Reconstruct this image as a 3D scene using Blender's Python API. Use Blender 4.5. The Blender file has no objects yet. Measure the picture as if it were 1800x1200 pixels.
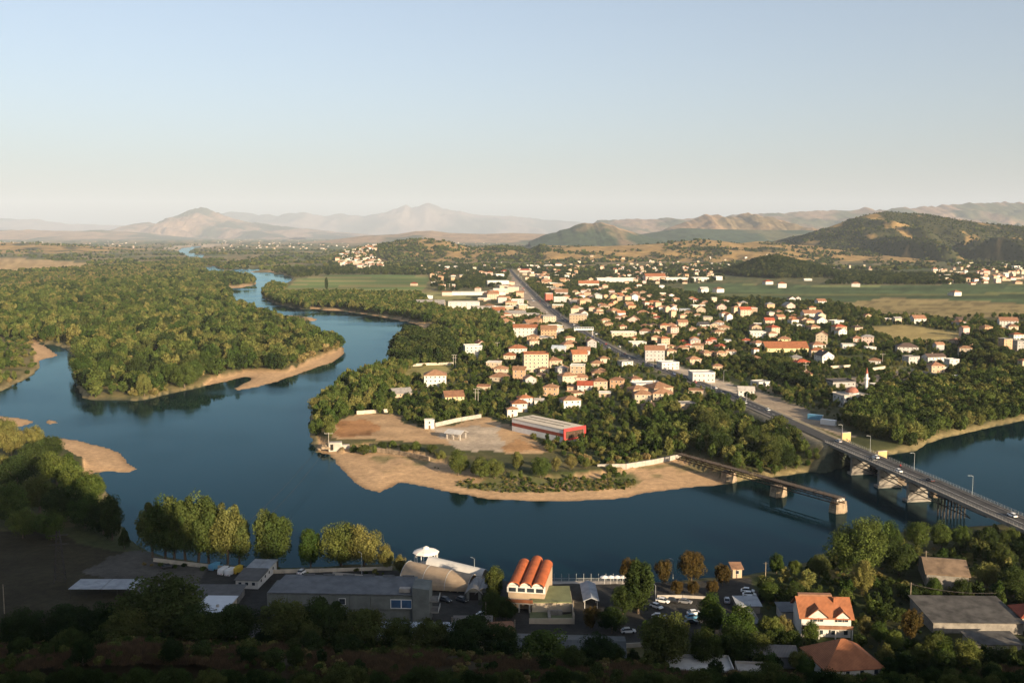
import bpy, bmesh, math, random
import numpy as np
from mathutils import Vector, Matrix

# ------------------------------------------------------------------ camera, sky, sun, exposure
scene = bpy.context.scene
COL = scene.collection
H = 115.0                      # eye height above the river
FPX, CX, CY, HOR = 1750.0, 900.0, 600.0, 412.0
PITCH = math.atan((CY - HOR) / FPX)

cam_d = bpy.data.cameras.new('camera')
cam = bpy.data.objects.new('camera', cam_d)
COL.objects.link(cam)
cam.location = (0, 0, H)
cam.rotation_euler = (math.pi / 2 - PITCH, 0, 0)
cam_d.sensor_width = 36.0
cam_d.lens = 36.0 * FPX / 1800.0
cam_d.clip_start = 1.0
cam_d.clip_end = 200000.0
scene.camera = cam

SUN_EL, SUN_AZ = math.radians(14.5), math.radians(36)   # azimuth: to the right of straight behind the camera
TO_SUN = Vector((math.sin(SUN_AZ) * math.cos(SUN_EL), -math.cos(SUN_AZ) * math.cos(SUN_EL), math.sin(SUN_EL)))
world = bpy.data.worlds.new('World')
scene.world = world
world.use_nodes = True
wn = world.node_tree
wn.nodes.clear()
sky = wn.nodes.new('ShaderNodeTexSky')
sky.sky_type = 'NISHITA'
sky.sun_disc = False
sky.sun_elevation = SUN_EL
sky.sun_rotation = math.atan2(TO_SUN.x, TO_SUN.y)
sky.altitude = 100
sky.air_density = 1.0
sky.dust_density = 2.6
sky.ozone_density = 3.0
bg = wn.nodes.new('ShaderNodeBackground')
bg.inputs['Strength'].default_value = 0.080
wo = wn.nodes.new('ShaderNodeOutputWorld')
wh = wn.nodes.new('ShaderNodeHueSaturation'); wh.inputs['Saturation'].default_value = .74
wn.links.new(sky.outputs[0], wh.inputs['Color']); wn.links.new(wh.outputs[0], bg.inputs[0])
wn.links.new(bg.outputs[0], wo.inputs[0])

sun_d = bpy.data.lights.new('sun', 'SUN')
sun_d.energy = 5.0
sun_d.angle = math.radians(0.53)
sun_d.color = (1.0, 0.79, 0.54)
sun_o = bpy.data.objects.new('sun', sun_d)
COL.objects.link(sun_o)
sun_o.rotation_euler = TO_SUN.to_track_quat('Z', 'Y').to_euler()
sun_o.location = (300, -300, 400)

scene.view_settings.view_transform = 'Standard'
scene.view_settings.look = 'None'
scene.view_settings.exposure = 1.15
scene.view_settings.gamma = 1.0
scene.render.engine = 'CYCLES'
scene.cycles.max_bounces = 5
scene.cycles.diffuse_bounces = 2
scene.cycles.glossy_bounces = 3
scene.cycles.transmission_bounces = 2
scene.cycles.transparent_max_bounces = 6
scene.cycles.volume_bounces = 0
scene.cycles.use_denoising = True

# ------------------------------------------------------------------ helpers
cp, sp = math.cos(PITCH), math.sin(PITCH)
def G(px, py, z=3.0):
    """point of the level z that is seen at a place of the photograph"""
    dx, du = px - CX, CY - py
    r = Vector((dx, FPX * cp + du * sp, -FPX * sp + du * cp))
    t = (z - H) / r.z
    return Vector((r.x * t, r.y * t, z))
def GA(pts, z=0.0):
    return np.array([G(x, y, z)[:2] for x, y in pts])
def atY(px, py, Y):
    dx, du = px - CX, CY - py
    r = Vector((dx, FPX * cp + du * sp, -FPX * sp + du * cp))
    t = Y / r.y
    return Vector((r.x * t, Y, H + r.z * t))

rng = np.random.default_rng(7)
_perm = rng.permutation(512)
_grad = rng.normal(size=(512, 2)); _grad /= np.linalg.norm(_grad, axis=1)[:, None]
def perlin(x, y):
    x = np.asarray(x, float); y = np.asarray(y, float)
    xi = np.floor(x).astype(int); yi = np.floor(y).astype(int)
    xf, yf = x - xi, y - yi
    def g(i, j, a, b):
        h = _perm[(_perm[i & 511] + j) & 511]
        return _grad[h, 0] * a + _grad[h, 1] * b
    u = xf * xf * xf * (xf * (xf * 6 - 15) + 10)
    v = yf * yf * yf * (yf * (yf * 6 - 15) + 10)
    n0 = g(xi, yi, xf, yf) * (1 - u) + g(xi + 1, yi, xf - 1, yf) * u
    n1 = g(xi, yi + 1, xf, yf - 1) * (1 - u) + g(xi + 1, yi + 1, xf - 1, yf - 1) * u
    return (n0 * (1 - v) + n1 * v) * 1.5
def fbm(x, y, o=4, gain=.5):
    s, a, f = 0, 1, 1
    for k in range(o):
        s = s + a * perlin(np.asarray(x) * f + 17.3 * k, np.asarray(y) * f - 9.1 * k); a *= gain; f *= 2.03
    return s
def ridged(x, y, o=3):
    s, a, f, t = 0, 1, 1, 0
    for k in range(o):
        s = s + a * (1 - np.abs(perlin(np.asarray(x) * f + 5.7 * k, np.asarray(y) * f + 3.1 * k)) * 1.6); t += a; a *= .5; f *= 2.1
    return s / t
def sstep(a, b, x):
    t = np.clip((x - a) / (b - a), 0, 1); return t * t * (3 - 2 * t)
def inside(poly, x, y):
    r = np.zeros(x.shape, bool)
    n = len(poly)
    for i in range(n):
        x0, y0 = poly[i]; x1, y1 = poly[(i + 1) % n]
        if y0 == y1: continue
        c = (y0 > y) != (y1 > y)
        r ^= c & (x < (x1 - x0) * (y - y0) / (y1 - y0) + x0)
    return r
def pdist(poly, x, y, closed=True):
    d = np.full(x.shape, 1e12)
    n = len(poly)
    for i in range(n if closed else n - 1):
        x0, y0 = poly[i]; x1, y1 = poly[(i + 1) % n]
        ax, ay = x1 - x0, y1 - y0
        L = ax * ax + ay * ay + 1e-9
        t = np.clip(((x - x0) * ax + (y - y0) * ay) / L, 0, 1)
        d = np.minimum(d, (x - x0 - t * ax) ** 2 + (y - y0 - t * ay) ** 2)
    return np.sqrt(d)

# ---- materials
MATS = {}
def nd(t, kind, **kw):
    n = t.nodes.new(kind)
    for k, v in kw.items():
        if k in n.inputs: n.inputs[k].default_value = v
        else: setattr(n, k, v)
    return n
def mat(name, col, rough=.8, var=.12, scale=.6, col2=None, metal=0, bump=0, obj_var=0, detail=4, mixlo=.35, mixhi=.65, spec=.3):
    """plain procedural surface: two tones broken up by noise, optional relief and per-object tone"""
    if name in MATS: return MATS[name]
    m = bpy.data.materials.new(name); MATS[name] = m
    m.use_nodes = True
    t = m.node_tree; b = t.nodes['Principled BSDF']
    c2 = col2 or tuple(max(0, c * (1 - 2 * var)) for c in col)
    tc = nd(t, 'ShaderNodeTexCoord')
    nz = nd(t, 'ShaderNodeTexNoise', Scale=scale, Detail=detail, Roughness=.6)
    t.links.new(tc.outputs['Object'], nz.inputs['Vector'])
    rp = nd(t, 'ShaderNodeValToRGB')
    rp.color_ramp.elements[0].position = mixlo; rp.color_ramp.elements[1].position = mixhi
    rp.color_ramp.elements[0].color = (*c2, 1); rp.color_ramp.elements[1].color = (*col, 1)
    t.links.new(nz.outputs['Fac'], rp.inputs['Fac'])
    out = rp.outputs['Color']
    if obj_var:
        oi = nd(t, 'ShaderNodeObjectInfo')
        mr = nd(t, 'ShaderNodeMapRange'); mr.inputs['To Min'].default_value = 1 - obj_var; mr.inputs['To Max'].default_value = 1 + obj_var
        t.links.new(oi.outputs['Random'], mr.inputs['Value'])
        hs = nd(t, 'ShaderNodeHueSaturation')
        t.links.new(mr.outputs[0], hs.inputs['Value']); t.links.new(out, hs.inputs['Color'])
        out = hs.outputs['Color']
    t.links.new(out, b.inputs['Base Color'])
    b.inputs['Roughness'].default_value = rough; b.inputs['Metallic'].default_value = metal
    b.inputs['Specular IOR Level'].default_value = spec
    if bump:
        bp = nd(t, 'ShaderNodeBump', Strength=.6, Distance=bump)
        t.links.new(nz.outputs['Fac'], bp.inputs['Height']); t.links.new(bp.outputs[0], b.inputs['Normal'])
    return m

# ---- objects
def tag(o, label=None, cat=None, group=None, kind=None):
    if label: o['label'] = label
    if cat: o['category'] = cat
    if group: o['group'] = group
    if kind: o['kind'] = kind
    return o
def link(name, me, parent=None, m=None, loc=None, rz=None, scale=None):
    o = bpy.data.objects.new(name, me)
    COL.objects.link(o)
    if parent: o.parent = parent
    if m and me is not None and not me.materials: me.materials.append(m)
    if loc is not None: o.location = loc
    if rz is not None: o.rotation_euler = (0, 0, rz)
    if scale is not None: o.scale = (scale,) * 3 if isinstance(scale, (int, float)) else scale
    return o
def empty(name, loc, rz=0, label=None, cat=None, group=None):
    o = link(name, None, None, None, loc, rz)
    o.empty_display_size = .5
    return tag(o, label, cat, group)
def copytree(o, loc, rz=0, scale=None):
    c = o.copy(); COL.objects.link(c); c.location = loc; c.rotation_euler = (0, 0, rz)
    if scale is not None: c.scale = (scale,) * 3 if isinstance(scale, (int, float)) else scale
    for ch in o.children:
        d = ch.copy(); COL.objects.link(d); d.parent = c
        for g in ch.children:
            e = g.copy(); COL.objects.link(e); e.parent = d
    return c
def mesh_np(name, V, F, smooth=False):
    me = bpy.data.meshes.new(name)
    V = np.asarray(V, np.float32); F = np.asarray(F, np.int32)
    me.vertices.add(len(V)); me.vertices.foreach_set('co', V.ravel())
    k = F.shape[1]
    me.loops.add(F.size); me.loops.foreach_set('vertex_index', F.ravel())
    me.polygons.add(len(F)); me.polygons.foreach_set('loop_start', np.arange(len(F), dtype=np.int32) * k)
    try: me.polygons.foreach_set('loop_total', np.full(len(F), k, np.int32))
    except Exception: pass
    if smooth: me.polygons.foreach_set('use_smooth', np.ones(len(F), bool))
    me.update(); me.validate()
    return me
def grid_faces(nr, nc):
    i = np.arange(nr - 1)[:, None] * nc + np.arange(nc - 1)[None, :]
    i = i.ravel()
    return np.stack([i, i + 1, i + nc + 1, i + nc], 1)
def set_col(me, C):
    a = me.color_attributes.new('Col', 'FLOAT_COLOR', 'POINT')
    C4 = np.ones((len(C), 4), np.float32); C4[:, :3] = C
    a.data.foreach_set('color', C4.ravel())

class MB:
    """collects boxes, prisms and tubes; build() links them as one mesh object"""
    def __init__(s): s.v = []; s.f = []
    def add(s, V, F):
        n = len(s.v); s.v += [tuple(p) for p in V]; s.f += [tuple(i + n for i in f) for f in F]; return s
    def box(s, x0, x1, y0, y1, z0, z1):
        return s.add([(x0, y0, z0), (x1, y0, z0), (x1, y1, z0), (x0, y1, z0), (x0, y0, z1), (x1, y0, z1), (x1, y1, z1), (x0, y1, z1)],
                     [(0, 3, 2, 1), (4, 5, 6, 7), (0, 1, 5, 4), (1, 2, 6, 5), (2, 3, 7, 6), (3, 0, 4, 7)])
    def prism(s, poly, z0, z1):
        n = len(poly)
        V = [(x, y, z0) for x, y in poly] + [(x, y, z1) for x, y in poly]
        return s.add(V, [tuple(range(n))[::-1], tuple(range(n, 2 * n))] + [(i, (i + 1) % n, n + (i + 1) % n, n + i) for i in range(n)])
    def loft(s, rings, cap=True):
        n = len(rings[0]); V = [p for r in rings for p in r]; F = []
        for k in range(len(rings) - 1):
            for i in range(n):
                F.append((k * n + i, k * n + (i + 1) % n, (k + 1) * n + (i + 1) % n, (k + 1) * n + i))
        if cap: F += [tuple(range(n))[::-1], tuple(range((len(rings) - 1) * n, len(rings) * n))]
        return s.add(V, F)
    def tube(s, p, q, r0, r1=None, n=6):
        p, q = Vector(p), Vector(q); r1 = r0 if r1 is None else r1
        d = (q - p).normalized(); a = d.orthogonal().normalized(); b = d.cross(a)
        ring = lambda c, r: [c + (a * math.cos(2 * math.pi * i / n) + b * math.sin(2 * math.pi * i / n)) * r for i in range(n)]
        return s.loft([ring(p, r0), ring(q, r1)])
    def path(s, pts, r, n=5):
        for a, b in zip(pts, pts[1:]): s.tube(a, b, r, None, n)
        return s
    def bar(s, p, q, w, h):
        p, q = Vector(p), Vector(q); d = (q - p).normalized()
        a = d.cross(Vector((0, 0, 1))); a = a.normalized() if a.length > 1e-4 else Vector((1, 0, 0)); b = a.cross(d)
        c = lambda o: [o + a * w / 2 + b * h / 2, o - a * w / 2 + b * h / 2, o - a * w / 2 - b * h / 2, o + a * w / 2 - b * h / 2]
        return s.loft([c(p), c(q)])
    def mesh(s, name, smooth=False):
        me = bpy.data.meshes.new(name); me.from_pydata(s.v, [], s.f); me.update()
        bm = bmesh.new(); bm.from_mesh(me); bmesh.ops.recalc_face_normals(bm, faces=bm.faces); bm.to_mesh(me); bm.free()
        if smooth:
            for p in me.polygons: p.use_smooth = True
        return me
    def build(s, name, m, parent=None, loc=None, rz=None, smooth=False):
        return link(name, s.mesh(name, smooth), parent, m, loc, rz)

# ------------------------------------------------------------------ the river, the plain
WATER = GA([(-150, 738), (0, 750), (40, 756), (88, 770), (110, 770), (150, 776), (190, 787), (215, 797), (225, 812), (240, 824), (225, 830), (190, 829),
    (165, 831), (160, 840), (185, 860), (200, 885), (212, 915), (225, 945), (250, 968), (300, 980), (380, 992), (470, 1000), (560, 998), (640, 992),
    (700, 992), (760, 1000), (830, 1016), (880, 1022), (960, 1027), (1060, 1027), (1180, 1022), (1290, 1013), (1330, 1006), (1360, 1000), (1420, 988),
    (1470, 960), (1540, 945), (1600, 932), (1700, 928), (1800, 918), (2000, 900), (2300, 860), (2300, 640), (2000, 695), (1800, 738), (1720, 755), (1650, 772),
    (1605, 792), (1560, 800), (1500, 808), (1470, 812), (1435, 826), (1400, 833), (1365, 838), (1320, 842), (1265, 853), (1220, 856), (1140, 866),
    (1080, 878), (1000, 881), (930, 881), (850, 876), (780, 863), (720, 850), (700, 848), (685, 858), (668, 866), (640, 861), (615, 840), (590, 815),
    (578, 800), (560, 795), (550, 782), (546, 760), (545, 735), (552, 715), (570, 700), (590, 685), (620, 668), (645, 655), (670, 640), (690, 625),
    (700, 605), (715, 590), (742, 577), (728, 569), (690, 561), (650, 554), (610, 548), (560, 545), (530, 543), (500, 538), (478, 531), (463, 523),
    (460, 514), (466, 506), (485, 501), (505, 497), (516, 492), (512, 487), (497, 483), (470, 479), (458, 476), (456, 471.5), (440, 472), (400, 475),
    (388, 473), (376, 468), (350, 472), (340, 476), (345, 478), (362, 476), (366, 479), (385, 480), (400, 479), (420, 483), (428, 487), (426, 490),
    (447, 493), (452, 499), (440, 504), (405, 508), (390, 511), (400, 513), (408, 520), (405, 528), (420, 540), (445, 553), (475, 562), (510, 575), (545, 587), (575, 598), (597, 606), (606, 614), (606, 622), (585, 637), (560, 645), (530, 656), (490, 670), (450, 681), (420, 686), (408, 684),
    (425, 675), (445, 665), (430, 663), (400, 670), (375, 676), (358, 679), (335, 684), (300, 691), (270, 699), (240, 704), (200, 703), (165, 703),
    (145, 698), (137, 680), (134, 655), (135, 635), (128, 625), (120, 615), (100, 607), (80, 604), (62, 600), (85, 610), (105, 627), (85, 629),
    (70, 634), (68, 645), (60, 656), (40, 669), (20, 677), (5, 686), (-20, 693), (-150, 703)])
WATER2 = [GA([(312, 441), (322, 436), (335, 434), (352, 434), (338, 438), (330, 443), (345, 447), (360, 447), (356, 453), (335, 452), (322, 447)]),
          GA([(416, 457), (442, 457), (440, 459.5), (420, 459.5)])]
ISLES = [GA([(470, 552), (510, 553), (545, 556), (563, 562), (550, 565), (515, 563), (490, 557)]),
         GA([(76, 742), (88, 737), (100, 739), (103, 745), (85, 746.5)]),
         GA([(-90, 728), (0, 731), (30, 733), (50, 737), (61, 741), (50, 747), (30, 751), (0, 755), (-90, 758)]),
         GA([(432, 477), (455, 475.5), (480, 477), (478, 479), (450, 479)])]
BEACH = GA([(560, 765), (600, 792), (650, 782), (700, 790), (745, 800), (785, 812), (800, 828), (860, 832), (900, 836), (960, 838), (1010, 838), (1060, 832),
            (1120, 822), (1180, 806), (1230, 822), (1275, 842), (1290, 872), (900, 930), (640, 900), (560, 810)], 1)
SPITS = [GA([(340, 690), (370, 668), (430, 655), (500, 655), (600, 612), (620, 620), (500, 690), (400, 700)]), GA([(80, 764), (120, 762), (260, 800), (260, 840), (140, 845), (150, 815), (92, 785)]),
         GA([(545, 541), (600, 545), (700, 560), (760, 572), (800, 590), (740, 600), (690, 590), (540, 550)]), GA([(385, 515), (460, 505), (460, 498), (390, 506)]),
         GA([(55, 595), (110, 620), (115, 632), (60, 640)])]
ROAD_PX = [(1812, 926, 10), (1640, 850, 10), (1465, 776, 10), (1380, 737, 8.2), (1285, 696, 5), (1200, 662, 3.6), (1100, 626, 3.4), (1040, 594, 3.4), (985, 558, 3.4), (950, 529, 3.4), (925, 504, 3.4), (908, 487, 3.4), (896, 473, 3.4)]
ROAD = np.array([tuple(G(x, y, z)) for x, y, z in ROAD_PX])

def water_sd(x, y):
    """signed distance to the nearest shore, positive on land"""
    m = y < 9500
    sd = np.full(x.shape, 900.0)
    xs, ys = x[m], y[m]
    d = pdist(WATER, xs, ys); ins = inside(WATER, xs, ys)
    s = np.where(ins, -d, d)
    for p in WATER2:
        dd = pdist(p, xs, ys); s = np.minimum(s, np.where(inside(p, xs, ys), -dd, dd))
    for p in ISLES:
        dd = pdist(p, xs, ys); s = np.maximum(s, np.where(inside(p, xs, ys), dd, -dd))
    sd[m] = s
    return sd
def road_h(x, y):
    """distance to the main road and its level there"""
    best = np.full(x.shape, 1e9); zz = np.zeros(x.shape)
    for a, b in zip(ROAD[2:], ROAD[3:]):
        ax, ay = b[0] - a[0], b[1] - a[1]; L = ax * ax + ay * ay
        t = np.clip(((x - a[0]) * ax + (y - a[1]) * ay) / L, 0, 1)
        d = np.hypot(x - a[0] - t * ax, y - a[1] - t * ay)
        k = d < best
        best = np.where(k, d, best); zz = np.where(k, a[2] + t * (b[2] - a[2]), zz)
    return best, zz
def castle_h(x, y):
    """the castle hill that the picture is taken from; its unseen crest is shaped to shade the near bank"""
    foot = 272 - 22 * sstep(-60, 60, x) + 10 * fbm(x / 60, y / 60, 2)
    low = (foot - y) * .30
    up = 112 - .462 * y - 3.0
    z = np.where(y > 196, low, np.minimum(low + np.maximum(0, 196 - y) * .2, up))
    z = np.where(y < 6, np.minimum(109.5, up), z)
    # unseen crest right of and behind the camera, heights shaped for its cast shade
    d = pdist(np.array([c[:2] for c in SHADE_CREST]), x, y, False)
    cz = np.interp(x, [c[0] for c in SHADE_CREST], [c[2] for c in SHADE_CREST]) + 2.2 * fbm(x / 22 + 3, y / 22, 3)
    back = cz - d * 1.8
    z = np.maximum(z * sstep(-520, -160, x) * (1 - sstep(0, 70, x - .66 * np.maximum(y, 0) - 30)), back)
    return z + .8 * fbm(x / 9, y / 9, 3) * sstep(2, 20, z)
SHADE_CREST = [(40, 8, 136), (70, 8, 140), (100, 4, 150), (130, -24, 149), (148, -36, 130), (165, -42, 127), (205, -60, 132), (245, -78, 137), (285, -98, 128), (320, -115, 127), (366, -136, 132), (430, -160, 125), (480, -175, 112)]

# low hills: centre distance, half depth, silhouette as seen in the photograph
HILLS = {
 'mound': dict(D=2810, W=290, prof=[(1225, 500), (1265, 494), (1290, 475), (1310, 467), (1330, 458), (1355, 453), (1380, 455), (1410, 463), (1440, 470), (1480, 484), (1520, 500)], rug=.15, L=160),
 'tan': dict(D=4900, W=900, prof=[(905, 445), (950, 431), (1000, 432), (1060, 433), (1130, 430), (1160, 428), (1200, 424), (1240, 421), (1270, 424), (1300, 428), (1330, 424), (1350, 425), (1380, 430), (1420, 431), (1500, 440), (1560, 452)], rug=.45, L=330),
 'green': dict(D=4900, W=800, prof=[(545, 458), (575, 453), (600, 444), (640, 435), (680, 427), (720, 421), (750, 420), (780, 423), (810, 431), (830, 437), (880, 432), (920, 436), (960, 446)], rug=.35, L=300),
 'right': dict(D=5300, W=1150, prof=[(1370, 432), (1400, 420), (1430, 408), (1460, 398), (1490, 387), (1510, 381), (1530, 376), (1555, 372), (1570, 372), (1590, 374), (1620, 375), (1650, 380), (1700, 388), (1750, 394), (1800, 398), (1900, 402), (2000, 412), (2100, 432)], rug=.75, L=400),
 'bank': dict(D=6800, W=1300, prof=[(-500, 424), (-100, 425), (60, 427), (80, 430), (130, 431), (200, 436)], rug=.2, L=400),
}
for h in HILLS.values():
    P = [atY(x, y, h['D']) for x, y in h['prof']]
    h['X'] = np.array([p.x for p in P]); h['Z'] = np.array([max(p.z, 0) for p in P])
    h['Z'][0] = h['Z'][-1] = min(h['Z'][0], 1)
def hill_z(h, x, y):
    u = np.abs(y - h['D']) / h['W']
    zr = np.interp(x, h['X'], h['Z'], left=0, right=0)
    wx = .18 * fbm(x / (h['L'] * 1.5), y / (h['L'] * 1.5), 2)
    g = ridged(x / h['L'] + wx + .35 * (y - h['D']) / h['L'] + h['D'] * .01, (y - h['D']) / (h['L'] * 3.0) + wx, 4)
    ue = u * (1 + h['rug'] * 1.8 * np.clip(g - .45, -.3, .6)) + 0.02 * fbm(x / 60, y / 60, 3) * sstep(0.02, .3, u)
    s = np.clip(1 - ue, -.2, 1)
    return zr * np.where(s > 0, s ** 1.15 * (1 + .25 * (1 - s)), s * .2) + 1.5 * fbm(x / 40, y / 40, 3) * sstep(.02, .2, u) * (zr > 8)
def ground_h(x, y, sd=None):
    if sd is None: sd = water_sd(x, y)
    bx = inside(BEACH, x, y)
    for p in SPITS: bx |= inside(p, x, y)
    for p in ISLES: bx |= pdist(p, x, y) < 15
    z = np.where(bx, np.minimum(.045 * sd, 2.6), 3.0 * (1 - np.exp(-np.maximum(sd, 0) / 5.0)))
    z = np.where(sd < 0, np.maximum(sd * .25, -2.5), z) + .25 * fbm(x / 25, y / 25, 2) * sstep(4, 30, sd)
    d, rz = road_h(x, y)
    z = np.where((sd > -6) & (d < 60), np.maximum(z, rz - .25 - np.maximum(0, d - 8) * .45), z)
    return z
def height(x, y):
    """level of the land anywhere, hills included"""
    x = np.atleast_1d(np.asarray(x, float)); y = np.atleast_1d(np.asarray(y, float))
    z = ground_h(x, y)
    for k, h in HILLS.items():
        z = np.maximum(z, hill_z(h, x, y))
    c = castle_h(x, y)
    return np.where(c < .6, z, np.maximum(z, c + 2.6))
# ------------------------------------------------------------------ land cover
def col_mix(C, m, c):
    m = np.asarray(m)[:, None]
    return C * (1 - m) + np.asarray(c)[None, :] * m
OLIVE, DRY, SAND, GRASS, SOIL, PALE, DIRT = (.085, .09, .035), (.33, .225, .105), (.47, .305, .165), (.075, .12, .035), (.10, .085, .05), (.44, .36, .27), (.40, .245, .12)
LC = [  # polygon in the photograph, colour, edge break-up in metres
 ([(588, 737), (640, 724), (700, 733), (735, 750), (800, 746), (850, 733), (910, 750), (965, 792), (905, 799), (830, 787), (770, 780), (700, 774), (640, 770), (582, 772)], (.43, .28, .15), 4),
 ([(760, 752), (880, 748), (890, 795), (800, 790)], (.44, .35, .25), 3),
 ([(700, 668), (722, 645), (785, 640), (800, 655), (780, 665), (740, 672)], (.28, .24, .09), 3),
 ([(1205, 499), (1500, 501), (1810, 499), (1900, 512), (1900, 535), (1500, 531), (1260, 523), (1200, 512)], (.085, .12, .045), 6),
 ([(1475, 534), (1560, 523), (1740, 530), (1900, 541), (1900, 560), (1560, 556)], (.26, .20, .085), 8),
 ([(1522, 573), (1600, 571), (1695, 586), (1690, 604), (1600, 602), (1545, 590)], (.34, .26, .10), 4),
 ([(-100, 452), (60, 455), (155, 462), (150, 470), (60, 474), (-100, 482)], (.42, .29, .14), 30),
 ([(-100, 482), (60, 476), (110, 482), (80, 500), (-100, 505)], (.13, .16, .05), 30),
 ([(165, 431), (215, 430), (218, 433), (170, 434)], (.45, .33, .18), 20), ([(270, 438), (330, 430), (400, 429), (400, 433), (340, 434), (310, 440)], (.46, .36, .25), 20),
 ([(125, 545), (135, 537), (180, 527), (185, 531), (150, 545)], (.42, .33, .23), 4), ([(80, 560), (135, 545), (140, 560), (90, 572)], (.32, .22, .10), 6),
 ([(345, 470), (470, 462), (420, 470), (380, 474)], (.20, .20, .08), 20),
 ([(1110, 430 + 43), (1170, 470), (1200, 480), (1100, 482)], (.26, .22, .09), 15), ([(740, 515), (800, 512), (830, 525), (770, 528)], (.26, .24, .09), 6),
 ([(970, 492), (1045, 480), (1060, 492), (990, 500)], (.22, .22, .08), 8), ([(1330, 668), (1400, 665), (1480, 655), (1560, 670), (1520, 690), (1420, 690)], (.14, .14, .05), 6),
 ([(1470, 672), (1560, 650), (1620, 655), (1560, 680), (1545, 700), (1500, 695)], (.40, .31, .22), 3),
 ([(1560, 640), (1650, 640), (1640, 655), (1560, 650)], (.22, .21, .08), 4),
 ([(1700, 655), (1830, 645), (1830, 680), (1720, 672)], (.34, .29, .22), 3),
 ([(1290, 690), (1320, 680), (1380, 705), (1430, 728), (1470, 748), (1500, 765), (1480, 768), (1440, 752), (1380, 735)], (.30, .235, .165), 3), ([(1330, 668), (1390, 690), (1380, 700), (1320, 680)], (.20, .17, .10), 3), ([(1395, 700), (1480, 716), (1520, 752), (1470, 742), (1430, 722)], (.14, .13, .06), 3), ([(590, 742), (640, 736), (668, 745), (655, 764), (598, 766)], (.36, .185, .08), 3), ([(905, 770), (960, 788), (905, 796), (880, 786)], (.40, .225, .10), 3),
 ([(1255, 690), (1150, 640), (1165, 632), (1215, 650), (1300, 680), (1290, 700)], (.44, .36, .27), 3),
 ([(893, 500), (903, 484), (925, 505), (975, 552), (1010, 582), (990, 578), (945, 548), (915, 525)], (.34, .27, .20), 5),
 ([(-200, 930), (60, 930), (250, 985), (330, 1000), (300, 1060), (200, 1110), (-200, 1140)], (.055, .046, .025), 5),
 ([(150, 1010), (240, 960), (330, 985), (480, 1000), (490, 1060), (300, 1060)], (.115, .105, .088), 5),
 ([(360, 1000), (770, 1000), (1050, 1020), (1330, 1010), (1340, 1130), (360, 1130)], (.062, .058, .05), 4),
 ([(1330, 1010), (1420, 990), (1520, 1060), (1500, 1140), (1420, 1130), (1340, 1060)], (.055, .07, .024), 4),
 ([(1520, 1060), (1800, 1000), (1900, 1200), (1500, 1200)], (.05, .055, .024), 4),
]
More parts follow.
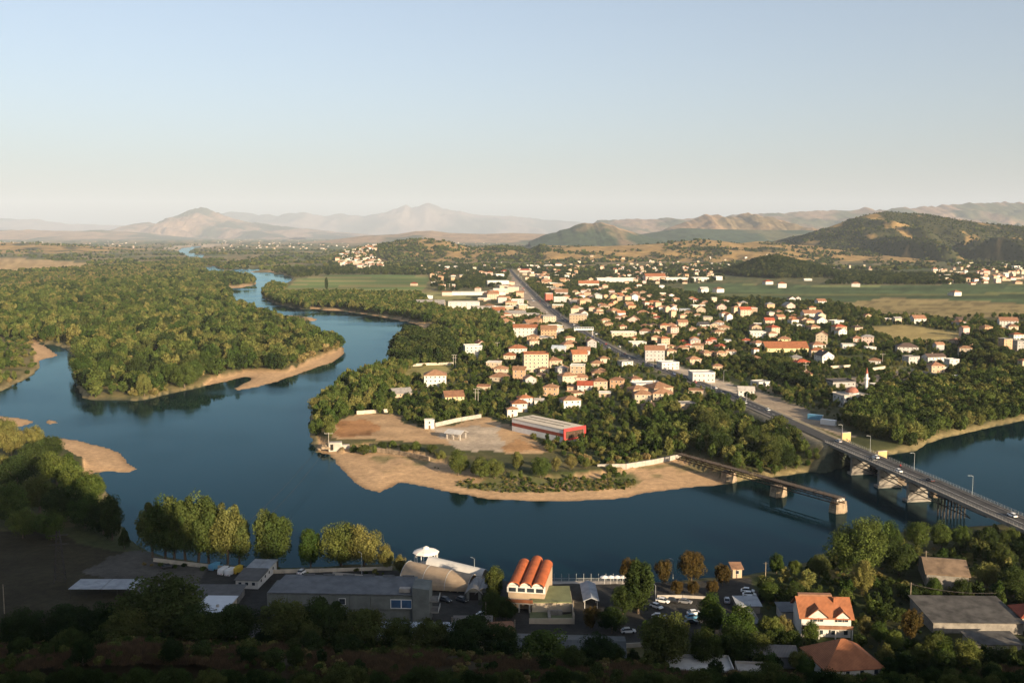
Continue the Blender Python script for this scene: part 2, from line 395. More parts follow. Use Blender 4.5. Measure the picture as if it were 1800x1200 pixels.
def land_colour(x, y, sd):
    n1, n2, n3 = fbm(x / 70, y / 70, 4), fbm(x / 18 + 7, y / 18, 3), fbm(x / 420 + 2, y / 420, 4)
    C = np.tile(np.array(OLIVE), (len(x), 1))
    C = col_mix(C, sstep(-.1, .5, n1) * .55, (.19, .155, .065))
    C = col_mix(C, sstep(.15, .6, n2) * .4, (.24, .18, .085))
    C = col_mix(C, sstep(.2, .6, -n2) * .5, (.045, .055, .022))
    west = sstep(40, -40, x + .05 * y) * sstep(620, 760, y)
    C = col_mix(C, west * sstep(-.5, .3, n2 + n1) * .7, (.25, .20, .085))
    tw = inside(GA([(600, 735), (640, 690), (700, 645), (790, 600), (860, 560), (930, 490), (1100, 492), (1250, 520), (1500, 535), (1640, 560), (1800, 570), (1900, 640), (1800, 690), (1640, 690), (1480, 720), (1330, 720), (1150, 790), (880, 745)], 3), x, y)
    C = col_mix(C, tw * .65, (.075, .095, .034))
    # far farmland: parcels, hedges and dry patches
    far = sstep(1900, 3200, y)
    px_, py_ = np.floor(x / 95 + .25 * np.floor(y / 210)), np.floor(y / 210 + .2 * fbm(x / 300, y / 900, 2))
    h = np.modf(np.sin(px_ * 127.1 + py_ * 311.7) * 43758.5453)[0]; h = np.abs(h)
    P = np.where(h[:, None] < .3, np.array([[.07, .11, .035]]), np.where(h[:, None] < .55, np.array([[.12, .12, .05]]), np.where(h[:, None] < .8, np.array([[.055, .065, .028]]), np.array([[.27, .2, .1]]))))
    C = C * (1 - far[:, None]) + (P * .65 + C * .35) * far[:, None]
    C = col_mix(C, far * sstep(.1, .5, n3) * .6, (.30, .215, .11))
    # strips by the river bend
    F1 = GA([(488, 519), (522, 490), (600, 482), (755, 484), (752, 500), (735, 520), (600, 518)], 3)
    k = inside(F1, x, y)
    st = np.sin(y / 13 + x / 60) ; st2 = np.floor(y / 62 + x / 400) % 3
    Cs = np.where(st2[:, None] == 0, np.array([[.10, .16, .045]]), np.where(st2[:, None] == 1, np.array([[.26, .22, .085]]), np.array([[.17, .19, .06]])))
    Cs = Cs * (1 + .22 * st[:, None])
    C = np.where(k[:, None], Cs, C)
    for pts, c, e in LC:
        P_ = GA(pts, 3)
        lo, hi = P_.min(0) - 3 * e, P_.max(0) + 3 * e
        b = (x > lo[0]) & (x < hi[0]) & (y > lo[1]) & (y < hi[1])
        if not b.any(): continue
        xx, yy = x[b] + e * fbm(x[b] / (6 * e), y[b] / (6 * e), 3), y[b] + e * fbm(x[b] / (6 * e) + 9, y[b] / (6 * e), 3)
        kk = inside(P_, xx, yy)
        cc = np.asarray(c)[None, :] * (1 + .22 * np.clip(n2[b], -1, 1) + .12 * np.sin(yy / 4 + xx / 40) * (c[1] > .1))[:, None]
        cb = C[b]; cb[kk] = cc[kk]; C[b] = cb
    F2 = GA(LC[3][0], 3); k = inside(F2, x, y)
    hh = np.abs(np.modf(np.sin(np.floor(y / 70 + .1 * np.sin(x / 90)) * 12.99 + np.floor(x / 260 + .5 * np.floor(y / 140)) * 78.2) * 43758.5)[0])
    C = np.where(k[:, None], C * (.62 + .75 * hh[:, None]) * (1 + .18 * np.sin(y / 9))[:, None] * np.array([[1.0, 1.0, 1.0]]) + np.where(hh > .8, .05, 0)[:, None] * np.array([[1.6, .9, .2]]), C)
    # sand on the beaches and a thin pale rim elsewhere
    bx = inside(BEACH, x, y); isl = np.zeros(x.shape, bool); sp_ = isl.copy()
    for p in SPITS: sp_ |= inside(p, x + 1.5 * n2, y)
    for p in ISLES: isl |= pdist(p, x, y) < 12
    tone = np.array(SAND)[None, :] * (1 + .10 * n2 + .06 * np.sin(sd / 1.6 + 2 * n1))[:, None]
    wet = sstep(4.5, .2, sd)[:, None] * .45
    tone = tone * (1 - wet)
    m = bx | isl | (sp_ & (sd < 40))
    C = np.where(m[:, None], tone, C)
    C = col_mix(C, bx * sstep(16, 24, sd + 7 * n1) * sstep(.0, .45, n2 + .3 * n1) * .75, (.13, .13, .05))
    gs = inside(GA([(800, 842), (870, 838), (1000, 836), (1110, 832), (1130, 842), (1110, 855), (1000, 863), (880, 863), (800, 853)], 1), x + 3 * n2, y + 3 * n1)
    C = col_mix(C, gs * sstep(-.35, .2, n2 + .2) * .85, (.085, .11, .035))
    rim = sstep(5.5, 2.5, sd + 2 * n2) * (sd > -1) * (y > 420) * ~m
    C = col_mix(C, rim * .8, (.27, .21, .105))
    d, rz = road_h(x, y)
    C = col_mix(C, sstep(14, 8, d + 4 * n2) * (sd > 2) * .55, (.36, .295, .22))
    C = np.where((sd < -.3)[:, None], np.array([[.05, .06, .04]]), C)
    k = np.where(m | (C.mean(1) > .17) | (y > 1900), 1.0, .78)[:, None]
    return np.clip(C * k, .012, .9)

def land_mat(name, scale=.35, fine=2.0, rough=.95):
    m = bpy.data.materials.new(name); m.use_nodes = True
    t = m.node_tree; b = t.nodes['Principled BSDF']
    at = nd(t, 'ShaderNodeAttribute', attribute_name='Col')
    tc = nd(t, 'ShaderNodeTexCoord')
    n1 = nd(t, 'ShaderNodeTexNoise', Scale=scale, Detail=6, Roughness=.65)
    n2 = nd(t, 'ShaderNodeTexNoise', Scale=fine, Detail=3, Roughness=.6)
    t.links.new(tc.outputs['Object'], n1.inputs['Vector']); t.links.new(tc.outputs['Object'], n2.inputs['Vector'])
    ml = nd(t, 'ShaderNodeMath', operation='MULTIPLY_ADD'); ml.inputs[1].default_value = .5
    t.links.new(n2.outputs['Fac'], ml.inputs[0]); t.links.new(n1.outputs['Fac'], ml.inputs[2])
    mr = nd(t, 'ShaderNodeMapRange'); mr.inputs['From Min'].default_value = .45; mr.inputs['From Max'].default_value = 1.05
    mr.inputs['To Min'].default_value = .62; mr.inputs['To Max'].default_value = 1.35
    t.links.new(ml.outputs[0], mr.inputs['Value'])
    hs = nd(t, 'ShaderNodeHueSaturation')
    t.links.new(mr.outputs[0], hs.inputs['Value']); t.links.new(at.outputs['Color'], hs.inputs['Color'])
    t.links.new(hs.outputs[0], b.inputs['Base Color'])
    b.inputs['Roughness'].default_value = rough; b.inputs['Specular IOR Level'].default_value = .1
    bp = nd(t, 'ShaderNodeBump', Strength=.5, Distance=.5)
    t.links.new(ml.outputs[0], bp.inputs['Height']); t.links.new(bp.outputs[0], b.inputs['Normal'])
    return m
M_LAND = land_mat('land')
M_HILL = land_mat('hill_scrub', .02, .12)

# the ground: one sheet from the foot of the castle hill to the horizon
NC, NR = 760, 620
ang = np.linspace(math.radians(-50), math.radians(50), NC)
yy = 1 / np.linspace(1 / 105.0, 1 / 62000.0, NR)
YY, AA = np.meshgrid(yy, np.tan(ang), indexing='ij')
gx, gy = (YY * AA).ravel(), YY.ravel()
SDG = water_sd(gx, gy)
sdn = SDG + (1.2 * fbm(gx / 14, gy / 14, 3)) * (gy < 3000)
gz = ground_h(gx, gy, sdn)
me = mesh_np('ground', np.stack([gx, gy, gz], 1), grid_faces(NR, NC), True)
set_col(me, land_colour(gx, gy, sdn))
tag(link('ground', me, None, M_LAND), kind='structure')

# water
m = bpy.data.materials.new('river_water'); m.use_nodes = True
t = m.node_tree; t.nodes.clear()
wd = nd(t, 'ShaderNodeBsdfDiffuse'); wd.inputs[0].default_value = (.0015, .010, .013, 1)
wg = nd(t, 'ShaderNodeBsdfAnisotropic'); wg.inputs['Color'].default_value = (.53, .83, .94, 1); wg.inputs['Roughness'].default_value = .06
wf = nd(t, 'ShaderNodeFresnel'); wf.inputs['IOR'].default_value = 1.115
wx = nd(t, 'ShaderNodeMixShader'); wo_ = nd(t, 'ShaderNodeOutputMaterial')
t.links.new(wf.outputs[0], wx.inputs[0]); t.links.new(wd.outputs[0], wx.inputs[1]); t.links.new(wg.outputs[0], wx.inputs[2]); t.links.new(wx.outputs[0], wo_.inputs[0])
tc = nd(t, 'ShaderNodeTexCoord')
n1 = nd(t, 'ShaderNodeTexNoise', Scale=.45, Detail=4, Roughness=.55)
n2 = nd(t, 'ShaderNodeTexNoise', Scale=.012, Detail=3, Roughness=.5)
t.links.new(tc.outputs['Object'], n1.inputs['Vector']); t.links.new(tc.outputs['Object'], n2.inputs['Vector'])
mr = nd(t, 'ShaderNodeMapRange'); mr.inputs['From Min'].default_value = .4; mr.inputs['From Max'].default_value = .65; mr.inputs['To Min'].default_value = .03; mr.inputs['To Max'].default_value = .30
t.links.new(n2.outputs['Fac'], mr.inputs['Value'])
mr2 = nd(t, 'ShaderNodeMapRange'); mr2.inputs['From Min'].default_value = .42; mr2.inputs['From Max'].default_value = .62; mr2.inputs['To Min'].default_value = .03; mr2.inputs['To Max'].default_value = .20
t.links.new(n2.outputs['Fac'], mr2.inputs['Value']); t.links.new(mr2.outputs[0], wg.inputs['Roughness'])
bp = nd(t, 'ShaderNodeBump', Distance=.25)
t.links.new(mr.outputs[0], bp.inputs['Strength'])
t.links.new(n1.outputs['Fac'], bp.inputs['Height']); t.links.new(bp.outputs[0], wg.inputs['Normal']); t.links.new(bp.outputs[0], wf.inputs['Normal'])
MATS['water'] = m
wm = MB(); wm.add([(-2600, 180, 0), (2600, 180, 0), (5200, 9400, 0), (-5200, 9400, 0)], [(0, 1, 2, 3)])
tag(wm.build('river', m), kind='structure')

# castle hill under and behind the camera
cx_, cy_ = np.meshgrid(np.arange(-560, 1000, 6.0), np.arange(-560, 306, 6.0), indexing='xy')
x, y = cx_.ravel(), cy_.ravel()
z = castle_h(x, y)
z = np.where(z < .6, -1.5, z + 2.6)
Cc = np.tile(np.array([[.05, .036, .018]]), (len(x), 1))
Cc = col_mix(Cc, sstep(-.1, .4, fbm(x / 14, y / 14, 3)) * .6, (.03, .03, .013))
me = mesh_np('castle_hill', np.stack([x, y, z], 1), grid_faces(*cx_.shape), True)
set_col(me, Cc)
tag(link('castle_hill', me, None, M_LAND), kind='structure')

# low hills of the middle distance
def hill_colour(k, x, y, z):
    n1, n2 = fbm(x / 140 + 4, y / 260, 4), fbm(x / 38, y / 60, 3)
    T = np.tile(np.array([[.33, .215, .085]]), (len(x), 1)) * (1 + .22 * n2)[:, None]
    T = col_mix(T, sstep(.1, .5, n1) * .4, (.22, .17, .07))
    D_ = np.array([.034, .047, .021])
    if k == 'right': f = sstep(-.3, .05, n1 + .3 * n2 + (x - 2350) / 3600 + .48)
    elif k == 'tan': f = sstep(.22, .5, n1 + .3 * n2)
    elif k == 'green': f = np.maximum(sstep(.2, -.2, (x - (-480)) / 500 + n1 * .8), sstep(.1, .4, n1 + .3 * n2 + np.clip((x + 300) / 900, -1, 1)))
    elif k == 'bank': f = sstep(.0, .4, n1 + n2 * .4)
    else: f = np.ones(len(x))
    return col_mix(T, f * .92, D_)
for k, h in HILLS.items():
    st = max(7.0, h['D'] / 420)
    X, Y = np.meshgrid(np.arange(h['X'][0] - 60, h['X'][-1] + 60, st), np.arange(h['D'] - h['W'] * 1.35, h['D'] + h['W'] * 1.15, st * 1.3), indexing='xy')
    x, y = X.ravel(), Y.ravel(); z = hill_z(h, x, y)
    z = np.where(z < 3, z - 4, z)
    me = mesh_np('hill', np.stack([x, y, z], 1), grid_faces(*X.shape), True)
    set_col(me, hill_colour(k, x, y, z))
    tag(link('hill', me, None, M_HILL), kind='structure')

# mountains on the horizon
def mountain(D, W, prof, L, rug, c0, c1, nx=340, ny=90, seed=0, bias=0.):
    P = [atY(x, y, D) for x, y in prof]
    X0 = np.array([p.x for p in P]); Z0 = np.array([max(p.z, 0) for p in P])
    X, V = np.meshgrid(np.linspace(X0[0], X0[-1], nx), np.linspace(-1.25, 1.1, ny), indexing='xy')
    x, v = X.ravel(), V.ravel(); y = D + v * W
    zr = np.interp(x, X0, Z0) * (1 + (.07 * fbm(x / (L * .3), x * 0 + seed, 4) + .06 * (ridged(x / (L * .16), x * 0 + seed, 3) - .6)) * (Z0.max() > 200))
    u = np.abs(v)
    g = ridged(x / L + .6 * v * W / L + seed, v * W / (L * 2.6), 4)
    ue = u * (1 + rug * 1.8 * np.clip(g - .42, -.35, .6))
    s = np.clip(1 - ue, -.2, 1)
    z = zr * np.where(s > 0, s ** 1.1 * (1 + .2 * (1 - s)), s * .3) + .06 * zr * fbm(x / (L * .22), y / (L * .22), 4) * sstep(.03, .2, u)
    n = fbm(x / (L * .7) + seed, y / (L * 1.4), 4)
    C = np.tile(np.array([c0]), (len(x), 1)) * (1 + .25 * fbm(x / (L * .12), y / (L * .2), 3))[:, None]
    C = col_mix(C, sstep(-.15, .35, n + bias), c1)
    me = mesh_np('mountain', np.stack([x, y, z - 3], 1), grid_faces(*X.shape), True)
    set_col(me, np.clip(C, .02, .9))
    tag(link('mountain', me, None, M_HILL), kind='structure')
TAN, GRN, GRY = (.30, .20, .115), (.075, .085, .042), (.26, .21, .17)
mountain(9000, 1500, [(930, 424), (955, 413), (980, 405), (1000, 400), (1015, 394), (1028, 390), (1040, 392), (1055, 389), (1062, 391), (1075, 396), (1090, 401), (1105, 405), (1125, 411), (1150, 418), (1170, 424)], 900, .5, TAN, (.05, .075, .04), seed=1, bias=.25)
mountain(10500, 1500, [(1080, 424), (1120, 412), (1180, 403), (1200, 400), (1250, 402), (1300, 403), (1400, 404), (1450, 405), (1520, 412), (1600, 424)], 1100, .3, (.12, .12, .06), (.05, .075, .04), seed=8, bias=.3)
mountain(12500, 2200, [(1120, 424), (1170, 402), (1195, 393), (1215, 385), (1232, 378), (1242, 376), (1255, 379), (1268, 381), (1285, 380), (1300, 376), (1315, 374), (1330, 376), (1350, 379), (1365, 383), (1385, 391), (1410, 400), (1440, 410), (1500, 424)], 1000, .5, (.33, .215, .12), (.20, .15, .08), seed=2)
mountain(19000, 4200, [(1000, 424), (1050, 388), (1070, 386), (1110, 384), (1160, 385), (1210, 384), (1300, 378), (1340, 375), (1400, 372), (1440, 370), (1480, 371), (1520, 366), (1580, 366), (1620, 364), (1680, 358), (1740, 357), (1800, 354), (1900, 350), (2000, 352), (2200, 370), (2400, 424)], 1500, .75, (.27, .19, .13), (.10, .105, .06), nx=420, ny=110, seed=3)
mountain(30000, 5200, [(120, 424), (170, 414), (215, 404), (238, 393), (250, 390), (265, 391), (285, 396), (300, 391), (318, 379), (330, 371), (342, 366), (352, 362), (360, 365), (372, 370), (388, 377), (410, 384), (450, 392), (520, 400), (580, 406), (650, 412), (720, 424)], 2000, .6, (.27, .19, .13), (.08, .085, .055), nx=460, ny=110, seed=4)
mountain(46000, 5200, [(-600, 424), (-300, 375), (-100, 380), (0, 383), (60, 386), (130, 393), (200, 396), (300, 392), (360, 380), (390, 374), (430, 374), (470, 376), (490, 379), (515, 372), (540, 374), (570, 379), (600, 376), (640, 377), (680, 373), (700, 362), (712, 357), (725, 365), (735, 361), (750, 356), (764, 358), (780, 366), (800, 370), (830, 375), (850, 380), (905, 379), (925, 383), (960, 386), (1010, 389), (1060, 393), (1200, 405), (1400, 424)], 5000, .5, (.20, .16, .13), (.09, .09, .07), nx=700, ny=70, seed=5)
mountain(24000, 3500, [(-700, 424), (-300, 402), (-50, 404), (60, 404), (130, 406), (180, 404), (260, 410), (350, 424)], 2500, .4, TAN, GRN, seed=6)
mountain(15000, 1800, [(560, 424), (640, 414), (700, 411), (730, 406), (760, 405), (790, 409), (850, 411), (900, 409), (960, 411), (1000, 413), (1050, 424)], 1400, .3, TAN, GRN, seed=7)

# the air
m = bpy.data.materials.new('haze_air'); m.use_nodes = True
t = m.node_tree; t.nodes.clear()
pv = nd(t, 'ShaderNodeVolumePrincipled'); HAZE = pv
pv.inputs['Color'].default_value = (.74, .85, 1.0, 1); pv.inputs['Density'].default_value = 2.45e-5; pv.inputs['Anisotropy'].default_value = -0.08
mo = nd(t, 'ShaderNodeOutputMaterial'); t.links.new(pv.outputs[0], mo.inputs['Volume'])
hz = MB().box(-80000, 80000, -1500, 67000, -8, 2300).build('haze', m)
tag(hz, kind='stuff')
# ------------------------------------------------------------------ trees
def leaf_mat(name, a, b_, c, trans=.22):
    m = bpy.data.materials.new(name); m.use_nodes = True
    t = m.node_tree; t.nodes.clear()
    oi = nd(t, 'ShaderNodeObjectInfo')
    rp = nd(t, 'ShaderNodeValToRGB'); cr = rp.color_ramp
    cr.elements[0].color = (*a, 1); cr.elements[1].color = (*c, 1); cr.elements[0].position = .05; cr.elements[1].position = .97
    e = cr.elements.new(.6); e.color = (*b_, 1)
    t.links.new(oi.outputs['Random'], rp.inputs['Fac'])
    at = nd(t, 'ShaderNodeAttribute', attribute_name='Col')
    mx = nd(t, 'ShaderNodeMix', data_type='RGBA', blend_type='MULTIPLY'); mx.inputs[0].default_value = 1
    t.links.new(rp.outputs[0], mx.inputs[6]); t.links.new(at.outputs['Color'], mx.inputs[7])
    d = nd(t, 'ShaderNodeBsdfDiffuse'); tr = nd(t, 'ShaderNodeBsdfTranslucent'); ms = nd(t, 'ShaderNodeMixShader'); ms.inputs[0].default_value = trans
    t.links.new(mx.outputs[2], d.inputs[0]); t.links.new(mx.outputs[2], tr.inputs[0])
    t.links.new(d.outputs[0], ms.inputs[1]); t.links.new(tr.outputs[0], ms.inputs[2])
    o = nd(t, 'ShaderNodeOutputMaterial'); t.links.new(ms.outputs[0], o.inputs[0])
    MATS[name] = m
    return m
M_LEAF = leaf_mat('foliage', (.040, .068, .017), (.088, .116, .031), (.165, .158, .052))
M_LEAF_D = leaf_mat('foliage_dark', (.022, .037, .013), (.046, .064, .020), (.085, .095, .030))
M_LEAF_Y = leaf_mat('foliage_olive', (.105, .108, .035), (.165, .145, .054), (.23, .175, .08))
M_LEAF_R = leaf_mat('foliage_rust', (.062, .048, .018), (.078, .056, .02), (.07, .064, .022))
M_LEAF_P = leaf_mat('foliage_poplar', (.055, .08, .024), (.08, .10, .032), (.11, .12, .04))
M_BARK = mat('bark', (.16, .12, .085), .95, .25, 3, obj_var=.2)

def crown_np(r, kind, nleaf, leaf, nl):
    """leaf-sized faces on the shells of many clumps; tree of unit height"""
    if kind == 'round':   c0, R = np.array([0, 0, .54]), np.array([.38, .38, .48])
    elif kind == 'wide':  c0, R = np.array([0, 0, .52]), np.array([.50, .50, .48])
    elif kind == 'tall':  c0, R = np.array([0, 0, .53]), np.array([.25, .25, .48])
    elif kind == 'column': c0, R = np.array([0, 0, .54]), np.array([.11, .11, .46])
    elif kind == 'shrub': c0, R = np.array([0, 0, .42]), np.array([.62, .62, .50])
    elif kind == 'poplar': c0, R = np.array([0, 0, .57]), np.array([.27, .27, .46])
    else:                 c0, R = np.array([0, 0, .55]), np.array([.28, .28, .45])
    R = R * np.array([r.uniform(.85, 1.15), r.uniform(.85, 1.15), 1])
    L = []
    while len(L) < nl:
        p = r.uniform(-1, 1, 3)
        q = np.linalg.norm(p)
        if q > 1 or q < .25: continue
        if kind == 'cone':
            f = (1 - (p[2] + 1) / 2) * 1.05 + .05; p[:2] *= f / max(.3, math.sqrt(max(1e-3, 1 - p[2] ** 2)))
        L.append(p)
    L = np.array(L); lr = r.uniform(.15, .42, nl)
    if kind == 'cone': lr *= (.75 - .5 * (L[:, 2] + 1) / 2) * 1.2
    if kind == 'column': lr *= 1.1
    k = r.integers(0, nl, nleaf)
    d = r.normal(size=(nleaf, 3)); d[:, 2] = d[:, 2] * .9 + .25; d /= np.linalg.norm(d, axis=1)[:, None]
    rad = lr[k] * r.uniform(.55, 1.08, nleaf) ** .7
    P = c0 + (L[k] * .80 + d * rad[:, None]) * R
    # face frame: mostly facing out of the clump
    n = d + r.normal(size=d.shape) * .55; n /= np.linalg.norm(n, axis=1)[:, None]
    a = np.cross(n, r.normal(size=d.shape)); a /= np.linalg.norm(a, axis=1)[:, None] + 1e-9
    b = np.cross(n, a)
    s = leaf * r.uniform(.6, 1.4, nleaf)[:, None]
    V = np.stack([P - a * s - b * s * .6, P + a * s - b * s * .6, P + a * s * .7 + b * s * .7, P - a * s * .7 + b * s * .7], 1).reshape(-1, 3)
    F = np.arange(nleaf * 4).reshape(-1, 4)
    tint = (r.uniform(.72, 1.28, nl)[k] * r.uniform(.85, 1.15, nleaf))
    Cc = np.stack([tint * r.uniform(.95, 1.1, nl)[k], tint, tint * .95], 1)
    return V, F, np.repeat(Cc, 4, 0), L * .80 * R + c0
def tree_meshes(name, seed, kind, nleaf, leaf, nl, m):
    r = np.random.default_rng(seed)
    V, F, C, LC_ = crown_np(r, kind, nleaf, leaf, nl)
    me = mesh_np(name + '_crown', V, F); set_col(me, C); me.materials.append(m)
    tb = MB()
    top = .42 if kind not in ('column', 'cone') else .8
    tr = .018 if kind != 'wide' else .026
    if kind != 'shrub':
        lean = r.normal(size=2) * .015
        tb.tube((0, 0, -.04), (lean[0], lean[1], top * .55), tr * 1.25, tr, 7); tb.tube((lean[0], lean[1], top * .55), (lean[0] * 2, lean[1] * 2, top), tr, tr * .7, 7)
        for i in r.choice(len(LC_), min(6, len(LC_)), replace=False):
            tb.tube((lean[0] * 1.5, lean[1] * 1.5, top * r.uniform(.6, .95)), LC_[i], tr * .55, tr * .2, 5)
    else:
        for i in range(3):
            tb.tube((0, 0, -.05), LC_[i], .03, .01, 5)
    tm = tb.mesh(name + '_trunk'); tm.materials.append(M_BARK)
    return me, tm
# detailed kinds for trees that stand alone, light ones for the woods
TREES, LOWT = {}, {}
for i in range(4): TREES['round%d' % i] = tree_meshes('tree', 10 + i, 'round', 13000, .0135, 60, M_LEAF)
for i in range(3): TREES['wide%d' % i] = tree_meshes('tree', 20 + i, 'wide', 15000, .0135, 70, M_LEAF)
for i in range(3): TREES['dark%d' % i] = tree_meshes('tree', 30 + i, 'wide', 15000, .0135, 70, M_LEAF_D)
for i in range(3): TREES['poplar%d' % i] = tree_meshes('tree', 40 + i, 'poplar', 14000, .0115, 64, M_LEAF_P)
TREES['cone0'] = tree_meshes('tree', 50, 'cone', 12000, .013, 80, M_LEAF_D)
TREES['cone1'] = tree_meshes('tree', 51, 'tall', 12000, .013, 60, M_LEAF_D)
for i in range(2): TREES['rust%d' % i] = tree_meshes('tree', 55 + i, 'round', 10000, .015, 54, M_LEAF_R)
for i in range(3): TREES['shrub%d' % i] = tree_meshes('shrub', 60 + i, 'shrub', 9000, .021, 48, (M_LEAF, M_LEAF_Y, M_LEAF_D)[i])
TREES['olive0'] = tree_meshes('tree', 65, 'round', 12000, .0135, 60, M_LEAF_Y)
TREES['column0'] = tree_meshes('tree', 70, 'column', 9000, .010, 70, M_LEAF_D)
def low(name, seed, kind, n, leaf, nl, m):
    cr, tk = tree_meshes(name, seed, kind, n, leaf, nl, m)
    bm = bmesh.new(); bm.from_mesh(cr); bm.from_mesh(tk)
    for f in bm.faces[len(cr.polygons):] if False else []: pass
    me = bpy.data.meshes.new(name)
    bm.to_mesh(me); bm.free(); me.materials.append(m)
    bpy.data.meshes.remove(tk)
    LOWT[name] = me
for i in range(4): low('wood_tree_a%d' % i, 100 + i, 'round', 2600, .028, 40, M_LEAF)
for i in range(3): low('wood_tree_b%d' % i, 110 + i, 'wide', 2600, .03, 42, M_LEAF)
for i in range(3): low('wood_tree_c%d' % i, 120 + i, 'wide', 2400, .031, 40, M_LEAF_D)
for i in range(3): low('wood_tree_d%d' % i, 130 + i, 'shrub', 900, .07, 24, M_LEAF_Y)
for i in range(2): low('wood_tree_g%d' % i, 160 + i, 'shrub', 900, .07, 24, (M_LEAF, M_LEAF_D)[i])
low('wood_tree_e0', 140, 'tall', 1300, .036, 30, M_LEAF); low('wood_tree_e1', 141, 'tall', 1300, .036, 30, M_LEAF_D)
for i in range(2): low('far_tree_f%d' % i, 150 + i, 'shrub', 260, .13, 16, (M_LEAF, M_LEAF_D)[i])

N_TREE = [0]
def plant(key, x, y, h, label, cat='tree', group=None, rz=None, sx=1.0, z=None):
    """one tree: an empty at its foot with trunk and crown"""
    cr, tk = TREES[key]
    if z is None: z = float(height(x, y)[0])
    nm = 'shrub' if cat == 'shrub' else ('poplar_tree' if key.startswith('poplar') else ('conifer_tree' if key.startswith('cone') else 'broadleaf_tree'))
    e = empty(nm, (x, y, z), rz if rz is not None else random.uniform(0, 6.28), label, cat, group)
    e.scale = (h * sx, h * sx, h)
    link('trunk', tk, e); link('crown', cr, e)
    N_TREE[0] += 1
    return e

def scatter_stuff(name, meshes, P, S, R, label=None):
    """woodland too dense to count: points that carry instances of the light trees"""
    coll = bpy.data.collections.new(name + '_kinds')
    for k, me in enumerate(meshes):
        coll.objects.link(bpy.data.objects.new('%s_kind' % name, me))
    pm = bpy.data.meshes.new(name)
    pm.vertices.add(len(P)); pm.vertices.foreach_set('co', np.asarray(P, np.float32).ravel())
    a = pm.attributes.new('size', 'FLOAT', 'POINT'); a.data.foreach_set('value', np.asarray(S, np.float32))
    a = pm.attributes.new('turn', 'FLOAT', 'POINT'); a.data.foreach_set('value', np.asarray(R, np.float32))
    o = link(name, pm)
    g = bpy.data.node_groups.new(name, 'GeometryNodeTree')
    g.interface.new_socket('Geometry', in_out='INPUT', socket_type='NodeSocketGeometry')
    g.interface.new_socket('Geometry', in_out='OUTPUT', socket_type='NodeSocketGeometry')
    gi, go = g.nodes.new('NodeGroupInput'), g.nodes.new('NodeGroupOutput')
    ci = g.nodes.new('GeometryNodeCollectionInfo'); ci.inputs['Collection'].default_value = coll
    ci.inputs['Separate Children'].default_value = True; ci.inputs['Reset Children'].default_value = True
    ip = g.nodes.new('GeometryNodeInstanceOnPoints'); ip.inputs['Pick Instance'].default_value = True
    rv = g.nodes.new('FunctionNodeRandomValue'); rv.data_type = 'INT'; rv.inputs[4].default_value = 0; rv.inputs[5].default_value = len(meshes) - 1
    na = g.nodes.new('GeometryNodeInputNamedAttribute'); na.data_type = 'FLOAT'; na.inputs[0].default_value = 'size'
    nb = g.nodes.new('GeometryNodeInputNamedAttribute'); nb.data_type = 'FLOAT'; nb.inputs[0].default_value = 'turn'
    cx = g.nodes.new('ShaderNodeCombineXYZ')
    L = g.links.new
    L(gi.outputs[0], ip.inputs['Points']); L(ci.outputs[0], ip.inputs['Instance']); L(rv.outputs[2], ip.inputs['Instance Index'])
    L(na.outputs[0], ip.inputs['Scale']); L(nb.outputs[0], cx.inputs[2]); L(cx.outputs[0], ip.inputs['Rotation']); L(ip.outputs[0], go.inputs[0])
    md = o.modifiers.new('scatter', 'NODES'); md.node_group = g
    tag(o, kind='stuff')
    return o
# ------------------------------------------------------------------ main road
def road_strip(pts, w, z_off, n=5, nrm=None):
    """left and right edge lines of a strip along the road"""
    P = [Vector(p) for p in pts]; Lf, Rt = [], []
    for i, p in enumerate(P):
        d = (P[min(i + 1, len(P) - 1)] - P[max(i - 1, 0)]); d.z = 0; d.normalize()
        s = Vector((d.y, -d.x, 0))
        Lf.append(p - s * w / 2 + Vector((0, 0, z_off))); Rt.append(p + s * w / 2 + Vector((0, 0, z_off)))
    return Lf, Rt
def dense(pts, step):
    out = []
    for a, b in zip(pts, pts[1:]):
        a, b = Vector(a), Vector(b); n = max(1, int((b - a).length / step))
        out += [a.lerp(b, k / n) for k in range(n)]
    return out + [Vector(pts[-1])]
def strip_obj(name, pts, w, off, m, thick=0, lat=0, kind='structure', parent=None):
    P = [Vector(p) for p in pts]
    if lat:
        l, r = road_strip(P, abs(lat) * 2, 0); P = r if lat > 0 else l
    L_, R_ = road_strip(P, w, off)
    mb = MB(); n = len(L_)
    if thick:
        rings = [[l, r, r - Vector((0, 0, thick)), l - Vector((0, 0, thick))] for l, r in zip(L_, R_)]
        mb.loft(rings)
    else:
        mb.add(L_ + R_, [(i, n + i, n + i + 1, i + 1) for i in range(n - 1)])
    o = mb.build(name, m, parent)
    if kind and not parent: tag(o, kind=kind)
    return o
M_ASPH = mat('asphalt', (.055, .054, .054), .9, .18, .35, bump=.02)
M_ASPH2 = mat('worn_asphalt', (.065, .062, .058), .9, .2, .2)
M_PAVE = mat('pavement_stone', (.24, .21, .175), .9, .12, .5)
M_LINE = mat('road_paint', (.75, .73, .68), .8, .1, 1)
M_CONC = mat('concrete', (.40, .36, .31), .9, .14, .5, bump=.03)
M_CONC_D = mat('weathered_concrete', (.26, .235, .20), .92, .2, .45, bump=.04)
RD = dense([tuple(p) for p in ROAD[3:]], 25)
strip_obj('main_road', RD, 8, .12, M_ASPH)
strip_obj('pavement', RD, 1.6, .14, M_PAVE, .2, lat=5.2); strip_obj('pavement', RD, 1.6, .14, M_PAVE, .2, lat=-5.2)
dash = MB()
